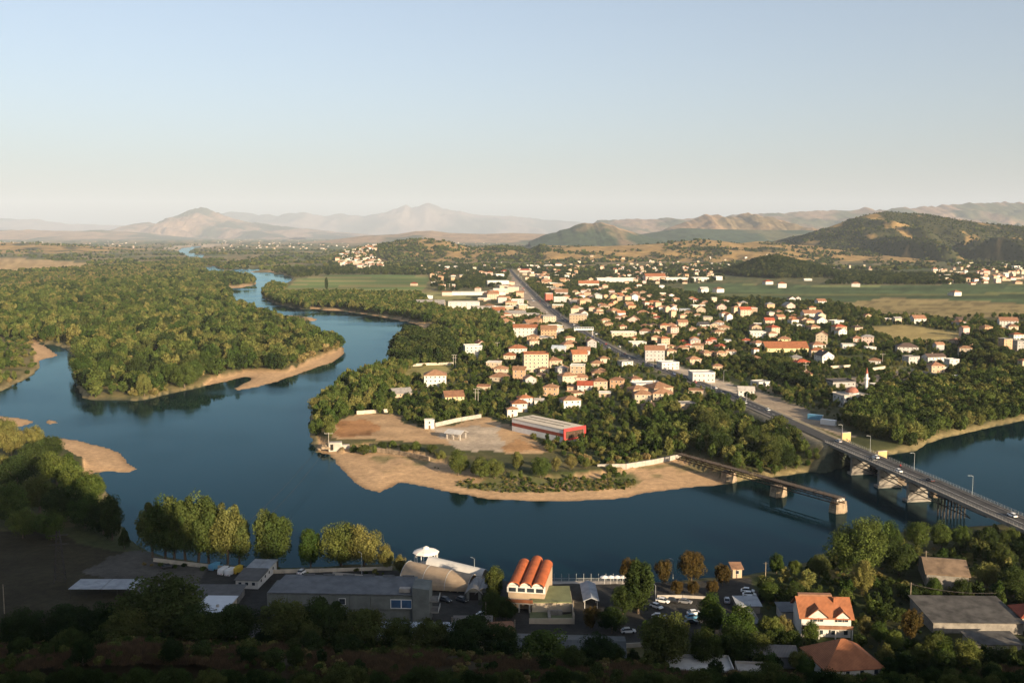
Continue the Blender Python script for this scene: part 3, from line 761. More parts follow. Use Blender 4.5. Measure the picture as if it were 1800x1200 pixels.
for i, (a, b) in enumerate(zip(RD, RD[1:])):
    if i > 40: break
    for q in range(3):
        p0, p1 = a.lerp(b, q / 3), a.lerp(b, q / 3 + .16); s = Vector(((b - a).y, -(b - a).x, 0)).normalized() * .1; up = Vector((0, 0, .127))
        dash.add([p0 - s + up, p0 + s + up, p1 + s + up, p1 - s + up], [(0, 1, 2, 3)])
tag(dash.build('lane_markings', M_LINE), kind='structure')

# ------------------------------------------------------------------ houses
WALLC = {'c': ('cream', (.44, .365, .265)), 'w': ('white', (.52, .495, .45)), 'p': ('pink', (.50, .37, .31)), 'y': ('yellow', (.52, .44, .24)), 'g': ('grey', (.36, .34, .32)), 't': ('tan', (.41, .31, .21)), 'b': ('brick', (.42, .27, .16)), 'r': ('red', (.50, .13, .08))}
ROOFC = {'o': ('orange tiled', (.33, .125, .055)), 'n': ('brown tiled', (.30, .15, .085)), 'r': ('red tiled', (.38, .085, .04)), 'd': ('dark brown', (.11, .072, .055)), 's': ('grey', (.28, .26, .24)), 'w': ('pale', (.48, .44, .39)), 't': ('tan tiled', (.33, .18, .10)), 'k': ('charcoal', (.07, .065, .065)), 'b': ('blue grey', (.42, .47, .52))}
def tile_mat(k):
    nm = 'roof_' + k
    if nm in MATS: return MATS[nm]
    c = ROOFC[k][1]
    m = mat(nm, c, .85, .2, .5, obj_var=.22, mixlo=.3, mixhi=.7)
    t = m.node_tree; b = t.nodes['Principled BSDF']
    tc = nd(t, 'ShaderNodeTexCoord'); wv = nd(t, 'ShaderNodeTexWave', Scale=.9, Distortion=.3, Detail=1); wv.bands_direction = 'X'
    t.links.new(tc.outputs['Object'], wv.inputs['Vector'])
    bp = nd(t, 'ShaderNodeBump', Strength=.5, Distance=.12); t.links.new(wv.outputs['Fac'], bp.inputs['Height']); t.links.new(bp.outputs[0], b.inputs['Normal'])
    return m
def wall_mat(k):
    return mat('wall_' + k, WALLC[k][1], .9, .1, .35, obj_var=.12, mixlo=.3, mixhi=.55)
M_GLASS = mat('window_glass', (.035, .045, .055), .15, .2, 1, spec=.5)
M_FRAME = mat('white_joinery', (.72, .70, .66), .6, .05, 1)
M_DOOR = mat('brown_door', (.16, .09, .05), .7, .15, 1)
_win = {}
def win_mesh():
    if 'w' not in _win:
        fr = MB().box(-.5, .5, -.06, .0, -.5, .5)
        gl = MB().box(-.43, .43, -.1, -.06, -.44, .44)
        _win['w'] = fr.mesh('window'); _win['w'].materials.append(M_FRAME)
        _win['g'] = gl.mesh('pane'); _win['g'].materials.append(M_GLASS)
        _win['d'] = MB().box(-.5, .5, -.07, .0, 0, 1).mesh('door'); _win['d'].materials.append(M_DOOR)
        ch = MB().box(-.35, .35, -.35, .35, -.8, 1.1).box(-.45, .45, -.45, .45, 1.1, 1.25)
        _win['c'] = ch.mesh('chimney'); _win['c'].materials.append(wall_mat('t'))
    return _win
def add_window(root, x, y, z, w, h, rz, pane=True):
    W_ = win_mesh()
    o = link('window', W_['w'] if pane else W_['g'], root, None, (x, y, z), rz, (w, 1, h))
    if pane: link('pane', W_['g'], o)
    return o
OCC, HOUSES = [], []
def roof_mesh(kind, w, d, h, ov=.55, th=.18):
    """hip, gable (ridge along x: g, along y: G), shed or flat roof with parapet; eaves at z = 0"""
    mb = MB(); a, b = w / 2 + ov, d / 2 + ov
    if kind == 'h':
        if w >= d: r = [(-max(.15, a - b), 0, h), (max(.15, a - b), 0, h)]
        else: r = [(0, -max(.15, b - a), h), (0, max(.15, b - a), h)]
        base = [(-a, -b, 0), (a, -b, 0), (a, b, 0), (-a, b, 0)]
        bot = [(x, y, -th) for x, y, z in base]
        V = base + r + bot
        if w >= d: F = [(0, 1, 5, 4), (1, 2, 5), (2, 3, 4, 5), (3, 0, 4)]
        else: F = [(0, 1, 4), (1, 2, 5, 4), (2, 3, 5), (3, 0, 4, 5)]
        mb.add(V, F + [(6, 9, 8, 7), (0, 6, 7, 1), (1, 7, 8, 2), (2, 8, 9, 3), (3, 9, 6, 0)])
    elif kind in 'gG':
        sw = kind == 'G'
        if sw: a, b = b, a
        V = [(-a, -b, 0), (a, -b, 0), (a, 0, h), (-a, 0, h), (a, b, 0), (-a, b, 0)]
        V2 = [(x, y, z - th * 1.3) for x, y, z in V]
        V = V + V2
        if sw: V = [(y, x, z) for x, y, z in V]
        mb.add(V, [(0, 1, 2, 3), (3, 2, 4, 5), (6, 9, 8, 7), (9, 11, 10, 8), (0, 6, 7, 1), (4, 10, 11, 5), (1, 7, 8, 2), (2, 8, 10, 4), (0, 3, 9, 6), (3, 5, 11, 9)])
    elif kind == 'f':
        mb.box(-w / 2 - .15, w / 2 + .15, -d / 2 - .15, d / 2 + .15, -.05, .22)
        for x0, x1, y0, y1 in ((-w / 2 - .15, w / 2 + .15, -d / 2 - .152, -d / 2 + .1), (-w / 2 - .15, w / 2 + .15, d / 2 - .1, d / 2 + .152), (-w / 2 - .152, -w / 2 + .1, -d / 2 + .1, d / 2 - .1), (w / 2 - .1, w / 2 + .152, -d / 2 + .1, d / 2 - .1)):
            mb.box(x0, x1, y0, y1, .2, .2 + min(h, .7))
    elif kind == 's':
        V = [(-a, -b, 0), (a, -b, 0), (a, b, h), (-a, b, h)]
        mb.add(V + [(x, y, z - th) for x, y, z in V], [(0, 1, 2, 3), (4, 7, 6, 5), (0, 4, 5, 1), (1, 5, 6, 2), (2, 6, 7, 3), (3, 7, 4, 0)])
    elif kind == 'b':
        n = 10; rings = []
        for x in (-a, a):
            rings.append([(x, -b + 2 * b * k / n, h * math.sin(math.pi * k / n)) for k in range(n + 1)] + [(x, b - 2 * b * k / n, h * math.sin(math.pi * k / n) - .15) for k in range(n + 1)])
        mb.loft(rings)
    return mb
def walls_mesh(kind, w, d, hw, hr):
    mb = MB()
    if kind == 'g' or kind == 'G':
        a, b = (d / 2, w / 2) if kind == 'g' else (w / 2, d / 2)
        prof = [(-a, -1.5), (a, -1.5), (a, hw), (0, hw + hr * .93), (-a, hw)]
        if kind == 'g': mb.loft([[(-b, p, z) for p, z in prof], [(b, p, z) for p, z in prof]])
        else: mb.loft([[(p, -b, z) for p, z in prof], [(p, b, z) for p, z in prof]])
    elif kind == 's':
        prof = [(-d / 2, -1.5), (d / 2, -1.5), (d / 2, hw + hr * .96), (-d / 2, hw)]
        mb.loft([[(-w / 2, p, z) for p, z in prof], [(w / 2, p, z) for p, z in prof]])
    elif kind == 'b':
        n = 10; prof = [(-d / 2, -1.5), (d / 2, -1.5)] + [(d / 2 - d * k / n, hw + hr * .95 * math.sin(math.pi * k / n)) for k in range(n + 1)]
        mb.loft([[(-w / 2, p, z) for p, z in prof], [(w / 2, p, z) for p, z in prof]])
    else: mb.box(-w / 2, w / 2, -d / 2, d / 2, -1.5, hw)
    return mb
HR = random.Random(11)
def house(x, y, z, w, d, hw, roof, hr, wall, rcol, rz, name='house', cat='house', wins=True, group='houses of the town', label=None, bands=True, chim=None):
    e = empty(name, (x, y, z), rz, label, cat, group)
    walls_mesh(roof, w, d, hw, hr).build('wall', wall_mat(wall), e)
    rf = roof_mesh(roof, w, d, hr).build('roof', tile_mat(rcol) if roof != 'f' or rcol != 'w' else wall_mat('w'), e, (0, 0, hw + (.0 if roof != 'f' else 0)))
    OCC.append((x, y, .5 * math.hypot(w, d) * .86))
    fl = max(1, int(round(hw / 3.0)))
    if wins and y < 1750:
        det = y < 1000
        for s in range(fl):
            zc = (s + .55) * hw / fl
            nw = max(1, min(6, int(w / 3.2)))
            for k in range(nw):
                if s == 0 and k == nw // 2: continue
                add_window(e, -w / 2 + w * (k + .5) / nw, -d / 2, zc, 1.15, 1.25, 0, det)
            ns = max(1, min(4, int(d / 3.6)))
            for k in range(ns):
                add_window(e, w / 2, -d / 2 + d * (k + .5) / ns, zc, 1.1, 1.25, math.pi / 2, det)
                if det: add_window(e, -w / 2, -d / 2 + d * (k + .5) / ns, zc, 1.1, 1.25, -math.pi / 2, det)
        link('door', win_mesh()['d'], e, None, (-w / 2 + w * (nw // 2 + .5) / nw, -d / 2, 0), 0, (1.1, 1, 2.1))
        if roof in 'hgG' and (HR.random() < .6 if chim is None else chim):
            link('chimney', win_mesh()['c'], rf, None, (w * HR.uniform(-.2, .2), d * HR.uniform(.02, .2), hr * .75), 0, HR.uniform(.8, 1.1))
    HOUSES.append((e, wall, rcol, roof, fl, w))
    return e
ZM = {'A': (700, 460, 6), 'B': (950, 460, 6), 'C': (1200, 460, 6), 'D': (1500, 460, 6), 'E': (500, 600, 3.6), 'F': (900, 600, 3.6), 'G': (1300, 600, 3.6)}
# zoom, x of the middle, y of the foot, width, wall height, roof kind, wall colour, roof colour[, turn]
HL = '''B 510 268 225 42 g w o;B 800 218 430 45 f w w;B 1210 195 230 45 g p o;B 1440 207 250 38 f w w;B 1690 205 180 38 f w w;B 1040 268 55 30 h w o;B 1280 285 55 38 f w w;B 1725 322 95 40 g w w
B 1003 387 105 34 g p n;B 763 402 80 42 G y t;B 425 387 80 40 h w o;B 185 495 120 40 f t w;B 375 505 110 30 h t t;B 675 498 110 35 h c t;B 615 562 100 32 h c t;B 775 548 120 38 h c t;B 1205 452 100 25 g t o
B 1280 422 62 32 h w n;B 1165 500 100 22 h p r;B 1085 560 130 35 h c n;B 1190 578 75 30 h c o;B 1235 608 85 24 h p r;B 1400 535 105 42 G w t;B 1530 522 120 20 f g b;B 1700 552 110 55 G c t;B 1635 432 75 34 h w r
B 990 645 155 38 G p t;B 685 652 100 42 h c t;B 725 682 90 34 h t t;B 830 612 85 30 h p n;B 880 600 70 30 h c n;B 865 706 85 30 h c o;B 1110 762 125 40 h w n;B 1105 702 90 30 h c n;B 1235 772 85 45 h c n;B 1185 692 90 30 h t d
B 1380 712 115 48 h w n;B 1500 692 110 58 g c n 8;B 1722 692 115 40 g w k 12;B 1610 748 80 48 h t t;B 1690 778 60 22 h w t;B 1350 797 55 36 h t n;B 1405 797 60 40 h t n;B 300 838 115 40 h c t;B 320 888 160 30 h t t
B 250 1030 62 50 h c t;B 670 1062 110 55 h c t;B 600 1108 145 40 h c t;B 900 1112 140 60 f w s;B 1370 995 115 60 h c t;B 1500 945 135 48 h c n;B 1510 872 95 30 h p r;B 1635 885 110 62 h p w;B 1375 922 100 34 h c t
B 1030 892 180 42 f w w;B 1625 1082 140 60 h t t;B 1750 1012 105 55 h t t;B 235 1168 130 60 h c t;B 372 1168 110 58 h c t;B 635 1187 115 44 h c t;B 1780 885 75 55 h p r;B 985 830 70 30 h c o;B 1560 560 90 28 h c t;B 1240 868 90 20 f p t
C 415 516 112 45 G p t;C 662 582 125 80 g c r 6;C 745 520 50 34 g w r;C 1155 432 82 45 G w t;C 1222 422 60 42 G w n;C 1130 502 115 44 G p w;C 1465 448 100 36 g w n 10;C 1020 552 82 30 h t n;C 1375 592 215 52 g w n
C 920 658 105 45 g c r;C 825 682 130 24 f t w;C 1275 657 130 40 G t t;C 1462 662 135 48 G w s;C 1632 664 132 42 f w w;C 1662 748 135 66 h c r;C 1390 717 115 36 h c n;C 805 800 170 56 f w w;C 960 767 115 78 h c r;C 1235 692 110 24 f w w
C 443 738 122 48 h c t;C 380 782 130 48 h c t;C 315 852 100 38 h p r;C 1082 866 138 56 h y n;C 800 892 130 40 h w n;C 678 852 90 24 h p r;C 1435 908 150 36 h w n;C 770 972 68 55 h w o;C 410 922 122 34 h c r;C 408 1017 120 62 h t t
C 248 1007 110 58 h t t;C 318 1002 60 54 h t n;C 532 1000 76 62 h w t;C 480 975 60 44 h t n;C 372 1142 110 50 h t n;C 765 1047 140 34 h c t;C 805 1087 130 26 h c n;C 1268 1112 148 60 h p r;C 1515 1065 165 78 G w k 14;C 1312 1198 92 34 h y n
C 160 107 65 22 f w w;C 235 112 60 20 h w o;C 380 192 76 38 f w w;C 1055 272 90 45 h w o;C 905 238 95 32 h w r;C 1325 197 85 17 f w w;C 222 322 96 40 h w o;C 383 322 100 42 h w n;C 480 852 80 20 f w b;C 270 885 90 20 h p t;C 60 905 80 30 h w r
D 35 262 90 36 h w n;D 1095 357 90 44 h w n;D 1020 352 34 26 f w w;D 1405 132 76 40 h p r;D 700 648 140 52 g w n;D 1140 642 175 32 h w d;D 1655 690 190 70 g w n -14;D 45 722 112 34 h c d;D 50 842 112 46 h p n;D 592 957 222 62 h w d -12
D 1580 742 110 34 h t o;D 190 932 110 26 f w w;D 1125 30 60 20 h w w;D 1250 24 40 18 f y w;D 1310 82 50 22 h p o;D 1480 87 42 16 f w w;D 1580 34 40 20 h w w;D 1640 46 66 22 f c w;D 1722 72 80 28 f w w;D 1782 84 50 22 f w w;D 1680 192 76 26 h w r;D 1555 165 80 22 h t n;D 1390 188 90 22 f w w;D 1260 190 70 18 f w w;D 1745 232 80 22 h t t;D 1205 55 60 20 f p w
E 1475 87 120 46 h w o;E 1350 152 56 28 h c o;E 1425 112 82 26 h c o;E 1065 392 130 46 g y n;E 1365 254 122 34 h c t;E 1372 210 90 40 h c t;E 1260 312 85 28 f c n;E 1440 477 70 52 h w t;E 1483 445 102 56 h w o;E 1520 402 92 48 h w o;E 1626 232 72 22 h t d;E 730 352 130 20 g t s;E 700 304 40 22 h t n;E 1612 397 62 24 g w w;E 1640 200 60 30 h c t
F 352 275 110 62 h c t;F 432 272 100 48 h c n;F 465 318 100 44 g w r;F 370 428 122 60 h w t;F 400 352 105 26 f c t;F 392 312 80 22 f t t;F 550 228 92 34 h c t;F 858 305 190 40 f c w;F 958 372 130 46 h c t;F 935 325 150 36 h t t;F 882 438 110 32 h t d;F 1105 432 110 42 f t s;F 1488 357 105 50 g w w;F 1585 282 100 18 f w w;F 1170 334 100 26 f c t;F 590 350 80 24 f t w
G 430 237 76 32 h y n;G 655 287 160 34 f g k;G 888 302 92 28 f w w;G 700 45 90 24 f w w;G 1440 250 110 22 f w w;G 1600 240 120 20 f t w
E 1590 193 165 115 f c o 4;E 1190 107 115 78 f w w 10;E 1238 62 88 44 G p o;E 950 286 148 74 h w t 4;E 915 552 65 55 f w w 8
B 405 1054 170 88 g c o 10;B 540 928 112 90 G g n 4;B 1212 1046 215 120 g g n -4;B 880 807 280 62 f c w 6;B 400 644 190 85 f t s;B 200 955 150 50 b w b;B 88 418 80 85 f r w;B 210 437 140 62 f w w;B 1355 1132 205 68 f w w;C 1100 948 480 44 g y o 4
A 335 478 320 36 g c s;A 690 498 350 70 f w w;A 840 350 600 28 f w w;A 1050 252 240 50 f w w;A 1080 335 170 50 f p w;A 1250 585 200 40 g c s;A 1340 792 270 100 g w o 4;A 1260 460 130 60 f w w;A 1090 580 100 30 f w w;A 1300 490 90 30 G w b;A 990 495 110 24 f p w;A 1100 500 120 22 f w w;A 300 390 110 30 f w w;A 840 310 60 35 h p t;A 510 355 110 36 f p t
F 1210 258 152 58 f w w 4;A 370 240 45 28 f w w;A 165 250 70 24 h c r;A 458 290 75 50 f p t;A 550 265 90 24 f p w;A 1065 175 95 45 f w w;A 515 88 55 40 f w w;A 600 75 60 26 h w w;A 445 52 60 18 f w w;A 800 80 40 25 f c w;A 870 125 80 20 h c t;A 965 140 70 30 h p o;A 1120 120 80 24 h w r;A 1340 110 130 24 h p r;A 1440 150 120 22 f c t;A 1570 60 80 22 h w w;A 1690 40 70 20 h w o;A 1385 60 70 26 f w w;A 1630 250 90 26 f c w;A 1770 165 60 22 f w w;A 1540 225 60 25 f w w;A 1450 60 60 22 f p w;A 1580 155 100 20 f p t;A 1060 25 60 20 f w w;A 1480 28 60 18 h w o'''
for ln in HL.replace('\n', ';').split(';'):
    q = ln.split()
    ox, oy, s = ZM[q[0]]
    px_, py_ = ox + float(q[1]) / s, oy + float(q[2]) / s
    p = G(px_, py_ + .5, 3.0)
    u = p.y / FPX / s
    w, hw = float(q[3]) * u * .95, float(q[4]) * u
    turn = math.radians(float(q[8]) if len(q) > 8 else HR.uniform(-16, 26))
    fl = max(1, round(hw / 3.1)); hw = max(2.8, min(hw, fl * 3.3 + .5))
    big = w > 26
    d = min(w * HR.uniform(.7, .95), 14) if not big else min(w * .45, 26)
    if q[5] == 'G': w, d = w * .9, w * 1.05
    hr = min(w, d) * {'h': .25, 'g': .3, 'G': .34, 'f': .05, 's': .2, 'b': .3}[q[5]]
    house(p.x, p.y + d / 2, 3.0, w, d, hw, q[5], hr, q[6], q[7], turn if not big else turn * .3, name='house' if not big else 'long_building', cat='house' if not big else 'building', group=None)
# ------------------------------------------------------------------ cars
PAINT = {'white': (.75, .74, .72), 'silver': (.45, .46, .47), 'black': (.02, .02, .022), 'red': (.45, .04, .03), 'blue': (.05, .10, .25), 'grey': (.18, .18, .19), 'yellow': (.55, .38, .05), 'green': (.06, .16, .09), 'light blue': (.10, .28, .42)}
def paint(c): return mat('paint_' + c.replace(' ', '_'), PAINT[c], .3, .03, .5, spec=.5)
M_TYRE = mat('tyre', (.02, .02, .02), .9, .1, 4)
M_LAMP = mat('lamp_glass', (.7, .68, .6), .2, .05, 2, spec=.6)
M_TAIL = mat('tail_lamp', (.35, .02, .015), .3, .05, 2)
_car = {}
def car_parts(kind):
    if kind in _car: return _car[kind]
    if kind == 'car':
        st = [(-2.15, .45, .62, .72), (-2.05, .30, .80, .84), (-1.0, .26, .90, .88), (.9, .26, .92, .88), (1.9, .28, .78, .84), (2.15, .42, .62, .70)]
        cb = [(-1.75, .86, .90, .74), (-1.15, .88, 1.38, .62), (-.1, .90, 1.46, .64), (.55, .90, 1.40, .62), (1.25, .86, .90, .74)]
        wx, wr = 1.35, .32
    else:
        st = [(-2.6, .4, 1.5, .92), (-2.5, .32, 2.1, .95), (1.5, .32, 2.15, .95), (1.9, .32, 1.9, .93), (2.6, .35, 1.1, .9), (2.7, .45, .9, .86)]
        cb = [(1.2, 1.25, 1.95, .965), (1.6, 1.25, 1.95, .955), (1.95, 1.2, 1.83, .945), (2.45, 1.15, 1.28, .93)]
        wx, wr = 1.7, .36
    ring = lambda x, z0, z1, hw: [(x, -hw, z0), (x, hw, z0), (x, hw, z0 + (z1 - z0) * .72), (x, hw * .88, z1), (x, -hw * .88, z1), (x, -hw, z0 + (z1 - z0) * .72)]
    body = MB().loft([ring(*q) for q in st]).mesh('body')
    rc = lambda x, z0, z1, hw: [(x, -hw * 1.12, z0), (x, hw * 1.12, z0), (x, hw, z1), (x, -hw, z1)]
    cabin = MB().loft([rc(*q) for q in cb]).mesh('cabin_glass')
    roof = MB().box(-1.12, .45, -.60, .60, 1.39, 1.475).mesh('roof_panel') if kind == 'car' else MB().box(-2.4, 1.4, -.8, .8, 2.1, 2.2).mesh('roof_panel')
    wheel = MB().loft([[(math.cos(a) * wr, s, math.sin(a) * wr) for a in [k * math.pi / 6 for k in range(12)]] for s in (-.11, .11)]).mesh('wheel')
    hl = MB().box(-.05, .05, -.18, .18, -.07, .07).mesh('headlight')
    wheel.materials.append(M_TYRE); hl.materials.append(M_LAMP); cabin.materials.append(M_GLASS)
    tl = hl.copy(); tl.materials.clear(); tl.materials.append(M_TAIL)
    _car[kind] = (body, cabin, roof, wheel, hl, tl, wx, st[-1][0], {})
    return _car[kind]
def car(x, y, z, heading, colour, label, kind='car', group=None, name='parked_car'):
    """heading: angle of the bonnet from +x"""
    body, cabin, roof, wheel, hl, tl, wx, nose, cache = car_parts(kind)
    if colour not in cache:
        b2, r2 = body.copy(), roof.copy(); b2.materials.append(paint(colour)); r2.materials.append(paint(colour)); cache[colour] = (b2, r2)
    b2, r2 = cache[colour]
    e = empty(name if kind == 'car' else 'van', (x, y, z), heading, label, 'car' if kind == 'car' else 'van', group)
    link('body', b2, e); link('cabin_glass', cabin, e); link('roof_panel', r2, e)
    sy = .80 if kind == 'car' else .86
    for sx in (-1, 1):
        for s in (-1, 1): link('wheel', wheel, e, None, (sx * wx, s * sy, .33))
    for s in (-1, 1):
        link('headlight', hl, e, None, (nose - .03, s * .5, .66)); link('tail_light', tl, e, None, (-nose + .03, s * .5, .68))
    return e

# ------------------------------------------------------------------ road bridge
DK = [Vector(ROAD[0]), Vector(ROAD[1]), Vector(ROAD[2]), Vector(ROAD[3])]
bd = (DK[2] - DK[0]).normalized(); bd.z = 0; bd.normalize()
NEARE = DK[0] - bd * 90; NEARE.z = 10
BP = dense([NEARE, DK[0], DK[1], DK[2]], 12)
br = empty('road_bridge', (DK[1].x, DK[1].y, 0), 0, 'long concrete road bridge with dark asphalt deck crossing the river at right', 'bridge')
inv = Matrix.Translation(-Vector(br.location))
def local(pts): return [inv @ Vector(p) for p in pts]
LBP = local(BP)
strip_obj('deck', LBP, 10.6, 0, M_CONC_D, 1.1, parent=br)
strip_obj('edge_beam', LBP, .4, .42, M_CONC_D, .8, lat=5.4, parent=br); strip_obj('edge_beam', LBP, .4, .42, M_CONC_D, .8, lat=-5.4, parent=br)
strip_obj('carriageway', LBP, 8.0, .012, M_ASPH2, parent=br)
strip_obj('footway', LBP, 1.1, .15, M_CONC_D, .14, lat=4.6, parent=br); strip_obj('footway', LBP, 1.1, .15, M_CONC_D, .14, lat=-4.6, parent=br)
strip_obj('lane_line', LBP, .14, .02, M_LINE, parent=br)
tag(strip_obj('carriageway', [DK[2], DK[3]] , 8.0, .13, M_ASPH2), kind='structure')
M_RAIL = mat('galvanised_rail', (.42, .42, .40), .6, .1, 1, metal=.3)
for sgn in (-1, 1):
    L_, R_ = road_strip(LBP, 10.9, .45); E_ = R_ if sgn > 0 else L_
    rl = MB()
    for a, b in zip(E_, E_[1:]):
        for hh in (.35, .7, 1.05): rl.tube(a + Vector((0, 0, hh)), b + Vector((0, 0, hh)), .035, None, 4)
        for q in range(6): p = a.lerp(b, q / 6); rl.tube(p, p + Vector((0, 0, 1.08)), .04, None, 4)
    rl.build('railing', M_RAIL, br)
M_STONE = mat('old_stone', (.34, .255, .17), .95, .3, .5, bump=.15)
M_STEEL = mat('dark_steel', (.06, .052, .045), .8, .3, 1)
side = Vector((bd.y, -bd.x, 0))
def on_deck(px, py, z=10): return G(px, py, z)
def along(y): 
    t = (y - NEARE.y) / (DK[2].y - NEARE.y); return NEARE.lerp(DK[2], t)
for k, yq in enumerate((398, 423, 447, 472, 496)):
    c = along(yq); c = inv @ c
    pr = MB(); u, v = side, bd
    box = lambda hx, hy, z0, z1, cc: [[cc + u * a * hx + v * b * hy + Vector((0, 0, z)) for a, b in ((-1, -1), (1, -1), (1, 1), (-1, 1))] for z in (z0, z1)]
    base = Vector((c.x, c.y, 0))
    if k == 0:
        for a in (-4.5, -3, -1.5, 0, 1.5, 3, 4.5):
            for b in (-2.2, 2.2): pr.tube(base + u * a + v * b + Vector((0, 0, -3)), base + u * a + v * b + Vector((0, 0, 8.9)), .32, None, 8)
        pr.loft(box(5.4, 2.8, 8.2, 8.95, base))
        pr.build('steel_trestle', M_STEEL, br)
    else:
        pr.loft(box(4.6, .8, -3, 8.2, base)); pr.loft(box(5.5, 1.0, 8.2, 8.95, base)); pr.loft(box(5.6, 2.0, -3, 1.0, base))
        pr.build('pier', M_CONC_D, br)
bc = MB()
for k in range(5):
    a, b = along((380, 398, 423, 447, 472)[k]), along((398, 423, 447, 472, 496)[k])
    for s in (-3.6, 3.6):
        p, q = inv @ (a + side * s), inv @ (b + side * s)
        p.z, q.z = 4.8, 8.8; bc.bar(p, q, .22, .3); p2, q2 = p.copy(), q.copy(); p2.z, q2.z = 8.8, 4.8; bc.bar(p2, q2, .22, .3)
        p.z = q.z = 4.8; bc.bar(p, q, .25, .35)
bc.build('bracing', M_STEEL, br)
def stone_pier(name, p, w, d, h, rz, label, lean=0, group=None, top=None):
    """cut-water pier of coursed stone, top broken"""
    r = random.Random(int(p.x * 7))
    e = empty(name, (p.x, p.y, 0), rz, label, 'pier', group)
    n = 7
    for k in range(n):
        z0, z1 = -2.5 + (h + 2.5) * k / n, -2.5 + (h + 2.5) * (k + 1) / n
        t = 1 - .16 * k / n
        hx, hy = w / 2 * t * r.uniform(.985, 1.015), d / 2 * t * r.uniform(.985, 1.015)
        jag = (k == n - 1)
        poly = [(-hx, -hy * .9), (0, -hy * 1.55), (hx, -hy * .9), (hx, hy * .9), (0, hy * 1.5), (-hx, hy * .9)]
        mb = MB()
        V = [(x, y, z0) for x, y in poly] + [(x * (.96 if jag else 1), y * .96, z1 - .05 + (r.uniform(-.9, .6) if jag else 0)) for x, y in poly]
        mb.add(V, [(5, 4, 3, 2, 1, 0), (6, 7, 8, 9, 10, 11)] + [(i, (i + 1) % 6, 6 + (i + 1) % 6, 6 + i) for i in range(6)])
        mb.build('stone_course', M_STONE, e)
    if top: MB().box(-w * .3, w * .34, -d * .3, d * .3, h - .1, h + 1.1).build('cap_block', M_CONC, e)
    return e
for k, (px, py, lb) in enumerate(((1508, 815, 'rough pale stone pier under the far end of the road bridge'), (1573, 843, 'sunlit old stone pier below the middle of the road bridge'), (1648, 872, 'sunlit old stone pier nearest the near bank under the road bridge'))):
    p = G(px, py, 0)
    stone_pier('stone_pier', p, 6.5, 4.2, 5.6, math.atan2(side.y, side.x), lb, group='old stone piers below the road bridge')

# lamps on the bridge
M_LAMPPOST = mat('lamp_post_metal', (.40, .41, .40), .5, .1, 1, metal=.4)
def street_lamp(p, h, rz, label, group=None, arm=1.6, z=None, double=False):
    e = empty('street_lamp', p, rz, label, 'street lamp', group)
    MB().tube((0, 0, -.3), (0, 0, h), .12, .07, 7).build('pole', M_LAMPPOST, e)
    MB().path([(0, 0, h), (arm * .5, 0, h + .25), (arm, 0, h + .3)], .05).build('arm', M_LAMPPOST, e)
    MB().loft([[(arm - .1, -.14, h + .22), (arm - .1, .14, h + .22), (arm - .1, .14, h + .34), (arm - .1, -.14, h + .34)], [(arm + .7, -.1, h + .28), (arm + .7, .1, h + .28), (arm + .7, .1, h + .36), (arm + .7, -.1, h + .36)]]).build('lamp_head', M_LAMPPOST, e)
    return e
for k, (y, lb) in enumerate(((392, 'tall street lamp on the bridge deck near the right edge'), (434, 'tall street lamp on the bridge railing over mid river'), (472, 'street lamp on the bridge where it meets the far bank'), (500, 'street lamp beside the rubble at the far bridge end'))):
    p = along(y) + side * 4.9; p.z = 10.1
    street_lamp(p, 8.2, math.atan2(-side.y, -side.x) , lb, 'street lamps along the road bridge')
hd = math.atan2(bd.y, bd.x)
for px, py, c, dirn, lb in ((1470, 777, 'silver', 1, 'silver car entering the road bridge from the far bank'), (1538, 805, 'white', 1, 'white car on the road bridge beside a black car'), (1555, 809, 'black', 0, 'black car on the road bridge beside a white car'),
                            (1610, 829, 'white', 0, 'white car alone on the middle of the road bridge'), (1643, 846, 'black', 1, 'black car following the white one on the road bridge'), (1792, 908, 'white', 1, 'white car on the near end of the road bridge at the right edge')):
    p = G(px, py, 10.0); o = along(p.y); p = o + side * (2.1 if dirn else -2.1); p.z = 10.03
    car(p.x, p.y, p.z, hd + (0 if dirn else math.pi), c, lb, group='cars on the road bridge', name='car')
